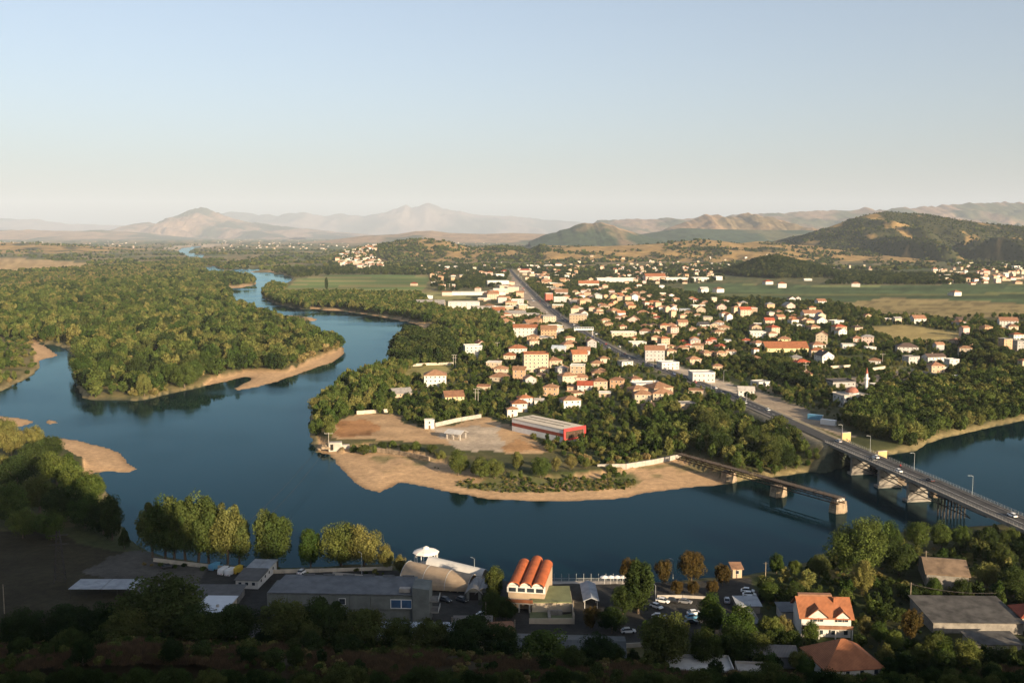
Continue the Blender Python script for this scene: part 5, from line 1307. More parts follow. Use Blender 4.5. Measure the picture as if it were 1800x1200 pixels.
low_house((863, 1134), (902, 1132), 8, 3.0, 'g', 2.0, wall_mat('w'), tile_mat('n'), 'small house with dark red brown roof right of the sheds', wins=1)
for px, lb in ((733, 'first pale skylight sheet lying on the brown roofs'), (785, 'second pale skylight sheet lying on the brown roofs')):
    p = spot(px, 1102, 6.2); e = empty('skylight_sheet', p, 0, lb, 'sheet'); MB().box(-1.2, 1.2, 0, 2.2, -3.2, .15).build('frame', M_GREYP, e); MB().box(-1.3, 1.3, -.1, 2.3, .15, .25).build('pane', M_TIN, e)
# corrugated hall at the bottom, pale roof beside it
low_house((905, 1176), (1098, 1182), 13, 4.0, 'g', 1.6, M_CONC_D, corr('charcoal_sheet', (.085, .09, .087), .35), 'wide charcoal corrugated hall near the bottom edge', 'corrugated_hall', wins=5, cat='building')
low_house((860, 1180), (905, 1178), 11, 3.8, 'f', .3, wall_mat('w'), corr('pale_roof_felt', (.36, .36, .35)), 'pale flat roofed annex left of the corrugated hall', 'annex', wins=1, cat='building')
low_house((1175, 1212), (1290, 1214), 9, 4.5, 'f', .6, wall_mat('w'), wall_mat('w'), 'flat roof with white parapet cut by the bottom edge', 'flat_roofed_house', wins=2, cat='house'); low_house((1300, 1222), (1355, 1224), 8, 4.5, 'f', .6, wall_mat('w'), M_CONC, 'small flat roof beside the white parapet at the bottom edge', 'flat_roofed_house', wins=1)
low_house((1325, 1172), (1400, 1174), 7, 3, 'g', 1.6, wall_mat('g'), corr('old_grey_tile', (.17, .155, .14)), 'low grey house under trees left of the hipped roof', wins=4)
# 9 fan shaped tent roof
M_TENT = mat('tan_membrane', (.36, .27, .18), .8, .12, .4); M_TENTW = mat('white_membrane', (.42, .41, .39), .8, .06, .4)
def shell(name, base, rz, L0, n, wf, hf, m, parent=None, yoff=0, z0=0, th=.12):
    mb = MB(); rings = []
    for i in range(n + 1):
        t_ = i / n; w_, h_ = wf(t_), hf(t_); k = 14
        up = [(L0 * t_, yoff + w_ * (.5 - .5 * math.cos(math.pi * j / k)) * 1.0 - w_ / 2, z0 + h_ * math.sin(math.pi * j / k) ** .8) for j in range(k + 1)]
        rings.append(up + [(x, y, z - th) for x, y, z in reversed(up)])
    mb.loft(rings); return mb.build(name, m, parent, base, rz)
p = spot(712, 1034)
e = empty('fan_tent', (p.x, p.y + 6, 3), math.radians(-14), 'large tan fan shaped arched roof at the waterside restaurant', 'pavilion')
shell('membrane', None, None, 22, 10, lambda t: 15 - 5 * t, lambda t: 5.9 - 2.6 * t, M_TENT, e, z0=.6)
for t_ in (0, .33, .66, 1):
    rb = MB(); w_, h_ = 15 - 5 * t_, 5.9 - 2.6 * t_
    rb.path([(22 * t_, -w_ / 2 + w_ * (.5 - .5 * math.cos(math.pi * j / 12)), .66 + h_ * math.sin(math.pi * j / 12) ** .8) for j in range(13)], .09); rb.build('rib', M_TENTW, e)
MB().box(1, 21, -4.6, 4, -1, .7).build('base_wall', M_CONC_D, e)
for k in range(8): MB().box(2 + 2.4 * k, 3.9 + 2.4 * k, -4.68, -4.6, -.3, .5).build('window', M_GLASS, e)
p2 = spot(752, 1014)
e = empty('white_shell_roof', (p2.x, p2.y + 6, 2.5), math.radians(-20), 'narrow white arched roof strip behind the tan fan roof', 'pavilion')
shell('membrane', None, None, 20, 8, lambda t: 7 - 2 * t, lambda t: 5.2 - 2.2 * t, M_TENTW, e, z0=.4); MB().box(.5, 19, -2.2, 2.2, -2.5, .6).build('base_wall', M_CONC_D, e)
for k, (px, lb) in enumerate(((833, 'grey barrel roofed shed right of the tan fan roof'), (851, 'second grey barrel roofed shed against the cypress'))):
    p = spot(px, 1054); e = empty('barrel_shed', (p.x, p.y, 3), math.pi / 2 - .1, lb, 'shed')
    walls_mesh('b', 9, 4.6, 2.0, 2.0).build('wall', M_GREYP, e, (4.5, 0, 0)); roof_mesh('b', 9, 4.6, 2.0).build('roof', corr('grey_barrel', (.26, .25, .24), .8), e, (4.5, 0, 2.0))
    MB().box(-.06, 0, -1.4, 1.4, 0, 2.4).build('doorway_shade_panel', mat('painted_shade', (.02, .018, .016), .95), e)  # dark sheet on the end wall, its colour stands for the shaded inside
# round pavilion in the water
p = spot(749, 1000, 0)
e = empty('round_pavilion', (p.x, p.y, 0), .2, 'round white umbrella shaped pavilion standing over the water', 'pavilion')
n = 10; oct_ = lambda r, z: [(math.cos(k * 2 * math.pi / n) * r, math.sin(k * 2 * math.pi / n) * r, z) for k in range(n)]
MB().loft([oct_(4.3, 1.2), oct_(4.3, 1.5)]).build('deck', M_CONC, e)
ro = MB().loft([oct_(4.6, 6.0), oct_(4.6, 6.15), oct_(3.6, 6.7), oct_(1.0, 7.4)]).build('roof', mat('white_shell', (.80, .72, .64), .75, .06, .4), e)
MB().loft([oct_(1.1, 7.4), oct_(1.1, 7.8), oct_(.3, 8.2)]).build('lantern', mat('white_shell', (.8, .72, .64)), ro)
for k in range(n): q = oct_(4.0, 0)[k]; MB().tube((q[0], q[1], -3), (q[0], q[1], 6.0), .12).build('post', M_FRAME, e)
MB().box(-1, 1, -9, -4, 1.2, 1.4).build('gangway', M_CONC, e)
# 12 orange triple vault restaurant
c, rz, w = frame_((893, 1068), (957, 1070))
e = empty('vaulted_restaurant', (c.x, c.y, 3), -.16, 'restaurant with three orange barrel vault roofs lit by the low sun', 'restaurant')
M_VAULT = corr('orange_vault_tile', (.42, .105, .032), .7, 'Y', .85); MB().box(-w / 2, w / 2, 0, 20, -1, 7.0).build('wall', wall_mat('t'), e)
MB().box(-w / 2 - .3, w / 2 + .3, -.5, 0, 5.0, 7.2).build('cornice', wall_mat('w'), e)
for k in range(3):
    x = -w / 2 + w * (k + .5) / 3; vb = MB(); ww = w / 3 * .5
    ln = 24.5 if k == 1 else 21
    arc = [(x + ww * math.cos(math.pi - math.pi * j / 12), 7.0 + 1.5 * math.sin(math.pi * j / 12)) for j in range(13)]
    ar2 = [(a_, z_ - .2) for a_, z_ in reversed(arc)]
    vb.loft([[(a_, y, z_) for a_, z_ in arc + ar2] for y in (-1.0, ln)]); vb.build('vault_roof', M_VAULT, e)
    MB().loft([[(a_, y, z_ - .1) for a_, z_ in arc] for y in (0, .2)]).build('gable_wall', wall_mat('w'), e)
for k in range(4): MB().box(-w / 2 + w * k / 4 + .3, -w / 2 + w * (k + 1) / 4 - .3, -.56, -.5, 5.3, 6.5).build('window', M_GLASS, e)
MB().box(-w / 2, w / 2 - 3, -3.4, 0, 2.6, 3.0).build('balcony', M_CONC, e); MB().box(-w / 2, w / 2 - 3, -3.5, -3.3, 3.0, 4.0).build('balcony_parapet', tile_mat('o'), e)
for k in range(3): MB().box(-w / 2 + .4 + 3.2 * k, -w / 2 + .8 + 3.2 * k, -3.3, -2.9, -1, 2.6).build('pillar', M_CONC, e)
OCC.append((c.x, c.y + 10, 13))
# 13 terrace court
c, rz, w = frame_((930, 1096), (1010, 1096))
e = empty('terrace_court', (c.x, c.y, 3), 0, 'walled restaurant court with dull green flat roof beside the orange vaults', 'terrace')
MB().box(-w / 2, w / 2, 0, .3, -1, 1.6).build('front_wall', wall_mat('c'), e); MB().box(w / 2 - .3, w / 2, .3, 20, -1, 2.6).build('side_wall', wall_mat('c'), e)
MB().box(-w / 2 + 1, w / 2 - .4, 9, 22, -1, 3.0).build('hall', wall_mat('c'), e); MB().box(-w / 2 + .8, w / 2 - .2, 8.6, 22.4, 3.0, 3.3).build('roof', mat('green_felt', (.17, .185, .09), .9, .12, .3), e)
MB().box(-w / 2 + .3, w / 2 - .4, .3, 9, -.2, .05).build('floor', mat('green_felt', (.17, .185, .09)), e)
MB().box(-1.0, -.2, 1.5, 7.5, .05, 1.4).box(-.2, 3.4, 6.6, 7.5, .05, 1.4).build('planter_wall', M_CONC_D, e)
c, rz, w = frame_((1028, 1070), (1050, 1070))
e = empty('white_canopy', (c.x, c.y, 3), 0, 'long white ridged canopy right of the green court', 'canopy')
roof_mesh('G', w, 14, 1.0).build('roof', M_TIN, e, (0, 7, 2.8))
for x in (-w / 2, w / 2):
    for y in (.5, 5, 9.5, 13.5): MB().tube((x, y, -.5), (x, y, 2.8), .07).build('post', M_FRAME, e)
# 14 waterside deck with parasols
a_, b_ = spot(962, 1031, 2), spot(1108, 1033, 2)
e = empty('waterside_deck', ((a_.x + b_.x) / 2, (a_.y + b_.y) / 2, 0), 0, 'long pale waterside deck with posts and rail', 'deck')
hw_ = (b_ - a_).length / 2
MB().box(-hw_, hw_, 0, 6, 1.7, 2.0).build('floor', M_CONC, e)
for k in range(12): MB().tube((-hw_ + 2 * hw_ * k / 11, 5.8, -3), (-hw_ + 2 * hw_ * k / 11, 5.8, 4.6), .07).build('post', M_RAIL, e)
rl = MB()
for hh in (2.5, 3.0): rl.tube((-hw_, 5.8, hh), (hw_, 5.8, hh), .05)
rl.build('railing', M_RAIL, e)
M_PARA = mat('parasol_cloth', (.75, .72, .68), .8, .05, 1)
for k, px in enumerate((1062, 1073, 1084, 1094)):
    p = spot(px, 1024, 2); q = empty('parasol', (p.x, p.y - 1, 2), 0, '%s white parasol from the left on the waterside deck' % ['first', 'second', 'third', 'fourth'][k], 'parasol', 'parasols on the waterside deck')
    MB().tube((0, 0, 0), (0, 0, 2.7), .05).build('pole', M_FRAME, q); MB().loft([[(math.cos(j * math.pi / 4) * r, math.sin(j * math.pi / 4) * r, z) for j in range(8)] for r, z in ((1.5, 2.3), (1.5, 2.36), (.08, 2.9))]).build('canopy', M_PARA, q)
# sheds by the car park
low_house((1298, 1078), (1336, 1078), 6, 2.4, 's', .6, M_CONC_D, M_TIN, 'small shed with striped sheet roof by the car park', 'sheet_roofed_shed', wins=0, cat='shed'); low_house((1312, 1112), (1337, 1112), 9, 2.5, 'f', .2, M_CONC, M_ROOFG, 'narrow grey flat roofed box below the striped shed', 'utility_box', wins=0, cat='shed'); low_house((1374, 1092), (1408, 1092), 6, 3, 's', .4, wall_mat('g'), M_ROOFG, 'small shed with blue grey roof left of the orange house', 'sheet_roofed_shed', wins=0, cat='shed')
low_house((1288, 1012), (1304, 1012), 4, 2.4, 's', .8, wall_mat('t'), tile_mat('t'), 'tiny tan kiosk at the water edge by the boat ramp', 'kiosk', wins=1, cat='kiosk')
# 18 orange roofed house with dormers
c, rz, w = frame_((1408, 1118), (1495, 1120))
e = empty('orange_roofed_house', (c.x, c.y, 3), -.06, 'white house with steep orange roof, two front gables and balconies, sunlit', 'house')
D_ = 10.5; walls_mesh('g', w, D_, 5.6, 4.2).build('wall', wall_mat('w'), e, (0, D_ / 2, 0)); ro = roof_mesh('g', w, D_, 4.2, .8).build('roof', tile_mat('o'), e, (0, D_ / 2, 5.6))
for x, ww in ((-w * .18, 5.2), (w * .32, 3.6)):
    dm = MB(); dm.loft([[(x - ww / 2, y, 5.5), (x + ww / 2, y, 5.5), (x + ww / 2, y, 6.1), (x, y, 6.1 + ww * .36), (x - ww / 2, y, 6.1)] for y in (-.6, 3.0)]); dm.build('dormer_wall', wall_mat('w'), e)
    dr = MB(); q = ww / 2 + .45; dr.add([(x - q, -1.1, 5.9), (x, -1.1, 6.2 + q * .74), (x + q, -1.1, 5.9), (x - q, 3.4, 5.9), (x, 4.2, 6.2 + q * .74), (x + q, 3.4, 5.9)] + [(x - q, -1.1, 5.7), (x, -1.1, 6.0 + q * .74), (x + q, -1.1, 5.7), (x - q, 3.4, 5.7), (x, 4.2, 6.0 + q * .74), (x + q, 3.4, 5.7)], [(0, 1, 4, 3), (1, 2, 5, 4), (6, 9, 10, 7), (7, 10, 11, 8), (0, 6, 7, 1), (1, 7, 8, 2), (0, 3, 9, 6), (2, 8, 11, 5)]); dr.build('dormer_roof', tile_mat('o'), ro, (0, -D_ / 2, -5.6 + .15))
    add_window(e, x - .8, -.6, 5.2, 1.3, 1.1, 0); add_window(e, x + 1.0, -.6, 5.2, 1.1, 1.1, 0)
MB().box(-w / 2 - .2, w / 2 + .2, -1.6, 0, 2.7, 2.95).build('balcony', M_CONC, e); MB().box(-w / 2 - .2, w / 2 + .2, -1.7, -1.55, 2.95, 3.9).build('balcony_parapet', tile_mat('n'), e)
for x in (-w * .35, -w * .1, w * .15, w * .4): add_window(e, x, 0, 1.4, 1.3, 1.4, 0)
for x in (-w / 2, -w / 6, w / 6, w / 2): MB().box(x - .15, x + .15, -1.65, -1.35, -1, 2.7).build('pillar', wall_mat('w'), e)
MB().box(-w / 2 + .3, w / 2 - 4, D_ * .5 + .6, D_ * .5 + 2.2, 9.4, 10.1).build('roof_monitor', tile_mat('n'), ro, (0, -D_ / 2, -5.6)); MB().box(w * .2, w * .2 + .7, 3.5, 4.2, 7.5, 10.2).build('chimney', tile_mat('o'), ro, (0, -D_ / 2, -5.6)); OCC.append((c.x, c.y + 5, 10))
# 19 hipped roof, 20 big grey roof, 21 barn
p = G(1481, 1122, 12.5)
house(p.x, p.y, 3, 15, 14, 4.6, 'h', 5.0, 'w', 'o', math.radians(8), label='large hipped orange brown roof at the bottom right edge', group=None)
low_house((1640, 1112), (1798, 1114), 18, 3.2, 's', .9, M_CONC_D, mat('grey_felt_roof', (.10, .093, .083), .95, .3, .25), 'broad low hall with weathered dark grey roof at lower right', 'grey_roofed_hall', wins=0, cat='building'); low_house((1712, 1150), (1795, 1150), 7, 2.8, 's', .6, M_CONC_D, mat('grey_felt_roof', (.10, .093, .083)), 'small grey lean to in front of the broad grey hall', 'lean_to', wins=0, cat='shed')
low_house((1628, 1032), (1702, 1038), 17, 4.6, 'g', 2.6, M_CONC_D, mat('brown_old_roof', (.24, .165, .105), .95, .25, .3), 'old barn with faded brown roof among trees at lower right', 'barn', wins=0, cat='barn'); low_house((1796, 1108), (1850, 1110), 9, 4, 'h', 2.6, wall_mat('c'), tile_mat('r'), 'house with bright orange roof cut by the right edge', wins=1)
# cars and vans of the near bank
FC = [(1165, 1058, 'white', -30, 'white car parked beside the tall conifer'), (1154, 1068, 'white', -50, 'white car just below the first by the conifer'), (1158, 1086, 'silver', -5, 'silver car parked at the left of the car park'), (1157, 1092, 'grey', -5, 'grey car right below the silver one at the left of the car park'), (1104, 1112, 'silver', 5, 'silver car alone near the corrugated hall'),
      (1220, 1080, 'white', 10, 'white car at the top of the middle parking row'), (1217, 1087, 'light blue', 10, 'pale blue car in the middle parking row'), (1214, 1096, 'black', 8, 'black car at the bottom of the middle parking row'), (1278, 1058, 'silver', 80, 'silver car pointing at the river by the ramp'), (1314, 1040, 'white', -15, 'topmost white car of three on the ramp'), (1317, 1047, 'white', -10, 'middle white car of three on the ramp'), (1320, 1054, 'silver', -10, 'lowest silver car of three on the ramp'),
      (849, 1083, 'white', 12, 'white car under the cypress left of the orange vaults'), (531, 1006, 'white', 70, 'white car parked alone on the riverside yard'), (1182, 1058, 'black', -20, 'dark car by the low wall of the car park'), (1204, 1060, 'grey', -20, 'grey car second by the low wall of the car park'), (783, 1056, 'black', -40, 'dark car left under the fan roof'), (812, 1056, 'black', -40, 'dark car right under the fan roof'), (295, 997, 'black', 30, 'dark car alone on the gravel yard'), (1745, 1195, 'white', -50, 'white car at the bottom right corner'), (1030, 1128, 'white', 0, 'white car above the corrugated hall, left of two'), (1048, 1130, 'white', 4, 'white car above the corrugated hall, right of two'), (524, 1089, 'black', 0, 'dark car at the foot of the grey hall')]
for px, py, c_, a_, lb in FC:
    p = spot(px, py); p.z = float(height(p.x, p.y)[0]) + .02; car(p.x, p.y, p.z, math.radians(a_), c_, lb, group='cars parked on the near bank')
for px, py, c_, a_, lb in ((379, 998, 'light blue', 65, 'blue van at the left of the parked row'), (394, 1006, 'white', 75, 'left white van of the parked row'), (406, 1008, 'white', 75, 'right white van of the parked row'), (419, 1004, 'yellow', 65, 'ochre van at the right of the parked row'), (560, 1092, 'white', 0, 'white van parked along the grey hall')):
    p = spot(px, py); car(p.x, p.y, float(height(p.x, p.y)[0]) + .02, math.radians(a_), c_, lb, 'van', 'vans parked on the near bank')
# lattice pylon and poles
p = spot(106, 1022); e = empty('lattice_pylon', (p.x, p.y, 3), .3, 'dark steel lattice pylon in the shaded meadow at left', 'pylon')
lg = MB(); hP = 17
for s, t_ in ((-1, -1), (1, -1), (1, 1), (-1, 1)): MB().bar((s * 1.7, t_ * 1.7, -.5), (s * .45, t_ * .45, hP), .16, .16).build('leg', M_STEEL, e)
for k in range(9):
    r0, r1 = 1.7 - 1.25 * k / 9, 1.7 - 1.25 * (k + 1) / 9; z0, z1 = hP * k / 9, hP * (k + 1) / 9
    for q in range(4):
        c4 = [(-1, -1), (1, -1), (1, 1), (-1, 1)]; a4, b4 = c4[q], c4[(q + 1) % 4]
        lg.bar((a4[0] * r0, a4[1] * r0, z0), (b4[0] * r1, b4[1] * r1, z1), .08, .08); lg.bar((b4[0] * r0, b4[1] * r0, z0), (a4[0] * r1, a4[1] * r1, z1), .08, .08)
lg.build('bracing', M_STEEL, e)
for zz in (12.5, 15.5): MB().bar((-3, 0, zz), (3, 0, zz), .2, .25).build('crossarm', M_STEEL, e)
for px, py, h_, lb in ((1345, 1030, 8, 'wooden pole on the grassy bank right of the ramp'), (905, 1138, 8, 'thin pole in front of the small red brown house'), (1600, 1062, 7, 'pole at the end of the sagging cable left of the barn'), (1626, 1014, 9, 'tall pale pole in front of the old barn'), (795, 1140, 9, 'pole between the sheet roofed sheds'), (854, 1096, 7, 'slim pole beside the white car under the cypress'), (1008, 1090, 6, 'slim pole at the corner of the green court'), (8, 1078, 9, 'leaning pole at the left edge of the shaded meadow')):
    p = spot(px, py); e = empty('wooden_pole', (p.x, p.y, 3), 0, lb, 'pole'); MB().tube((0, 0, -.5), (0, 0, h_), .16, .1, 7).build('pole', mat('pale_wood', (.34, .27, .19), .9, .2, 2), e); MB().box(-.8, .8, -.06, .06, h_ - .5, h_ - .35).build('crossarm', M_STEEL, e)
for px, py, h_, lb in ((1306, 1092, 5.5, 'white street lamp by the striped shed at the car park'), (1152, 1062, 6, 'street lamp at the white cars by the conifer'), (834, 1013, 6, 'white lamp at the water between the fan roof and the vaults'), (967, 1015, 5, 'white lamp at the left end of the waterside deck'), (636, 1008, 7, 'lamp on the promenade under the broad tree'), (1183, 1015, 6, 'white lamp at the water right of the rust coloured trees')):
    p = spot(px, py); street_lamp(p, h_, 2.5, lb, 'lamps on the near bank', .9)
def cable(a_, b_, sag, label, r=.05):
    P = [a_.lerp(b_, k / 24) - Vector((0, 0, sag * 4 * (k / 24) * (1 - k / 24))) for k in range(25)]
    o = MB().path([q - P[0] for q in P], r, 4).build('power_cable', M_STEEL, None, P[0]); tag(o, label, 'cable')
c1 = G(578, 790, 1.5); c1.z = 10; n1 = spot(398, 985); n1.z = 10
cable(n1, c1, 3, 'upper thin cable across the river from the poplars to the point'); cable(n1 + Vector((4, -2, -.6)), c1 + Vector((3, 0, -1)), 4, 'lower thin cable across the river from the poplars to the point')
q1, q2 = spot(1600, 1062), spot(1762, 1066); q1.z = 9.5; q2.z = 7.5; cable(q1, q2, 1.2, 'pale sagging cable above the broad grey hall roof', .09)
# promenade wall along the water
wall_run([(270, 985), (380, 998), (470, 1006), (560, 1004), (690, 1000)], 1.0, .4, M_WALL, 'low pale promenade wall behind the poplars', 'promenade_wall'); wall_run([(585, 1010), (650, 1016), (725, 1022)], 1.0, .4, M_CONC, 'curved kerb wall of the riverside terrace', 'terrace_wall')
wall_run([(1155, 1050), (1200, 1050), (1248, 1053)], .9, .4, M_CONC, 'low wall along the river side of the car park'); wall_run([(1056, 1134), (1090, 1138), (1130, 1136)], 1.2, .3, M_WALL, 'curved garden wall above the corrugated hall')

# ------------------------------------------------------------------ trees that can be told apart
ORD = ['first', 'second', 'third', 'fourth', 'fifth', 'sixth', 'seventh', 'eighth', 'ninth', 'tenth', 'eleventh', 'twelfth', 'thirteenth', 'fourteenth', 'fifteenth', 'sixteenth', 'seventeenth', 'eighteenth', 'nineteenth', 'twentieth']
def T(px, py, h, key, label, cat='tree', group=None, sx=1.0, z=3.0):
    p = G(px, py, z); plant(key, p.x, p.y, h, label, cat, group, None, sx); OCC.append((p.x, p.y, 2.5))
random.seed(3)
for k, (px, py, h) in enumerate(((268, 975, 20), (290, 978, 22), (306, 979, 22), (326, 984, 23), (348, 981, 24), (367, 984, 23), (400, 984, 22), (420, 982, 18), (470, 984, 20.5), (487, 986, 20))):
    T(px, py, h, 'poplar%d' % (k % 3), 'tall poplar, %s from the left in the riverside row' % ORD[k], group='poplars along the near bank')
T(546, 992, 13.5, 'round1', 'slim small tree alone between the poplars and the broad tree'); T(600, 990, 15, 'wide0', 'broad bushy tree on the near bank right of the slim tree', sx=1.15); T(640, 992, 14.5, 'wide1', 'broad tree behind right of the bushy one near the pavilion'); T(678, 998, 8, 'round2', 'small golden tree left of the round pavilion'); T(703, 1008, 6.5, 'olive0', 'golden bush beside the fan roof')
LC_ = [(20, 800, 15), (60, 822, 14), (100, 850, 15), (30, 860, 16), (130, 872, 14), (160, 882, 13), (70, 900, 15), (20, 922, 16), (110, 916, 15), (150, 926, 13), (182, 936, 12), (60, 785, 12), (10, 772, 12), (90, 806, 12), (122, 838, 11), (165, 862, 9), (-10, 850, 15), (-40, 800, 14), (40, 945, 12), (90, 948, 11)]
for k, (px, py, h) in enumerate(LC_):
    T(px, py, h, ['round0', 'dark0', 'wide1', 'dark1', 'round3', 'wide2', 'dark2'][k % 7], 'leafy tree in the left bank grove, %s counted from the top' % ORD[sorted(range(len(LC_)), key=lambda i: LC_[i][1]).index(k)], group='trees in the left bank grove', sx=1.1)
T(197, 945, 17, 'cone1', 'tall dark ragged tree leaning over the water at the grove edge'); T(219, 962, 9, 'cone0', 'small dark conifer between the grove and the poplars')
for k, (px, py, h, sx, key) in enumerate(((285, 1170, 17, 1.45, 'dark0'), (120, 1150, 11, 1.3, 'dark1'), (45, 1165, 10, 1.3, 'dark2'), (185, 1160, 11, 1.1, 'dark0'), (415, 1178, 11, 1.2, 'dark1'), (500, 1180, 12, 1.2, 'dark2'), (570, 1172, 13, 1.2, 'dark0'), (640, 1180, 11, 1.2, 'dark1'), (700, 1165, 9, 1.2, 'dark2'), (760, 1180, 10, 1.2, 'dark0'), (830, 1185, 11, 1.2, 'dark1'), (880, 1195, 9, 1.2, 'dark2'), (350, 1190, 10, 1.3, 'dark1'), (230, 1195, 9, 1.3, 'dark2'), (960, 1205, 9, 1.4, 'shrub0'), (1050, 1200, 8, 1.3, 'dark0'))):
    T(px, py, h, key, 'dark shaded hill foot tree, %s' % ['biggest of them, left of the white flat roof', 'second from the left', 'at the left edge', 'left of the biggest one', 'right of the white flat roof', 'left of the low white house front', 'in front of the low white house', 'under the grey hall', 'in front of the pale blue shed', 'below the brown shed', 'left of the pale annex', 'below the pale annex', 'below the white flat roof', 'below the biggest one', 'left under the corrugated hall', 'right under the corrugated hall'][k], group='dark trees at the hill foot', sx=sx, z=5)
for k, (px, py, h, key) in enumerate(((1108, 1018, 8.5, 'rust0'), (1165, 1022, 8.5, 'rust1'), (1215, 1020, 11, 'rust0'), (1270, 1028, 7.5, 'rust1'), (1190, 1046, 5, 'rust0'), (1218, 1046, 5, 'rust1'), (1252, 1046, 5, 'rust0'))):
    T(px, py, h, key, 'rust coloured tree by the water, %s' % ['leftmost, behind the tall conifer', 'second in the back row', 'tallest of the row', 'rightmost of the back row', 'left of the three small front ones', 'middle of the three small front ones', 'right of the three small front ones'][k], group='rust coloured riverside trees')
T(1122, 1078, 16, 'cone1', 'tall green conifer left of the car park', sx=1.2); T(1095, 1080, 9, 'dark1', 'dark round tree at the left foot of the tall conifer'); T(1250, 1112, 11, 'round0', 'round tree in the middle of the car park'); T(1168, 1185, 15, 'dark0', 'large dark tree at the lower edge of the car park'); T(1300, 1140, 12, 'round2', 'leafy tree below the narrow grey box'); T(1240, 1185, 10, 'dark2', 'dark tree low behind the white parapet roof'); T(1290, 1175, 11, 'dark1', 'dark tree left of the low grey house')
T(870, 1056, 11, 'cone1', 'dense cypress between the barrel sheds and the vaults', sx=1.1); T(868, 1092, 9, 'dark2', 'dark round tree in front of the cypress'); T(890, 1090, 7, 'dark0', 'dark bush tree left of the vault balcony'); T(1075, 1112, 8, 'dark1', 'dark tree right of the green court'); T(1040, 1105, 7, 'rust1', 'brownish tree at the corner of the green court')
RT = [(1500, 1008, 18, 'wide1'), (1530, 985, 15, 'round2'), (1565, 965, 10, 'round0'), (1612, 962, 10, 'wide0'), (1655, 962, 9.5, 'wide2'), (1690, 965, 9, 'round3'), (1735, 968, 9, 'dark1'), (1775, 966, 8, 'wide1'), (1760, 1000, 9, 'dark2'), (1800, 985, 7, 'dark0'), (1515, 1045, 11, 'round1'), (1580, 1010, 12, 'dark0'), (1640, 1055, 7, 'round0'), (1735, 1035, 9, 'round3'), (1780, 1050, 10, 'dark1'), (1365, 1008, 7, 'round2'), (1398, 1012, 5.5, 'round1'), (1440, 1015, 8, 'dark2'), (1410, 1045, 5, 'round3'), (1602, 1122, 9, 'rust1')]
for k, (px, py, h, key) in enumerate(RT):
    i = sorted(range(len(RT)), key=lambda j: RT[j][0]).index(k)
    T(px, py, h, key, 'leafy tree on the lower right bank, %s counting from the left' % ORD[i], group='trees on the lower right bank')
for k, (px, py, h, key) in enumerate(((1545, 1130, 6, 'round0'), (1520, 1120, 6, 'olive0'), (1570, 1150, 7, 'round1'), (1555, 1180, 7, 'olive0'), (1620, 1185, 8, 'dark0'), (1660, 1190, 8, 'round2'), (1700, 1192, 8, 'wide0'), (1390, 1150, 7, 'dark1'), (1355, 1130, 8, 'round3'), (1375, 1125, 7, 'olive0'), (1425, 1130, 6, 'round0'), (1330, 1160, 8, 'dark2'), (1760, 1175, 6, 'dark0'), (1640, 1150, 6, 'dark1'), (1590, 1200, 7, 'dark2'))):
    T(px, py, h, key, 'garden tree around the orange roofed house, %s counting from the left' % ORD[sorted(range(15), key=lambda j: (1545, 1520, 1570, 1555, 1620, 1660, 1700, 1390, 1355, 1375, 1425, 1330, 1760, 1640, 1590)[j]).index(k)], group='garden trees at lower right')
# row of shrubs and willows above the beach
SH = [(622, 790, 4.5, 'shrub0'), (640, 794, 6.0, 'shrub2'), (658, 792, 4.5, 'shrub0'), (672, 787, 4.5, 'shrub2'), (690, 786, 4.5, 'shrub0'), (712, 792, 5, 'shrub2'), (732, 793, 5, 'shrub0'), (760, 798, 5, 'shrub2'), (775, 806, 5, 'shrub0')]
for k, (px, py, h, key) in enumerate(SH): T(px, py, h, key, 'rounded shrub, %s from the left in the row between clearing and beach' % ORD[k], 'shrub', 'shrub row above the beach', z=2)
WL = [(806, 832, 12, 'round0', 1.0), (846, 838, 10, 'round2', 1.3), (870, 838, 9.5, 'wide0', 1.0), (910, 830, 9, 'round1', 1.0), (950, 838, 10.5, 'round3', 1.1), (978, 832, 7, 'olive0', 1.1), (1003, 828, 7, 'olive0', 1.2), (1030, 826, 5, 'round0', 1.2)]
for k, (px, py, h, key, sx) in enumerate(WL): T(px, py, h, key, 'broad willow like tree, %s from the left of those above the beach' % ORD[k], group='trees above the beach', sx=sx, z=2)
T(574, 513, 30, 'column0', 'tall lone columnar poplar in the striped fields'); T(735, 612, 20, 'dark1', 'very large dark tree at the town shore, left of two', sx=1.2); T(762, 622, 18, 'dark2', 'very large dark tree at the town shore, right of two', sx=1.2); T(705, 668, 10, 'olive0', 'pale rounded tree at the shore beside the small meadow')
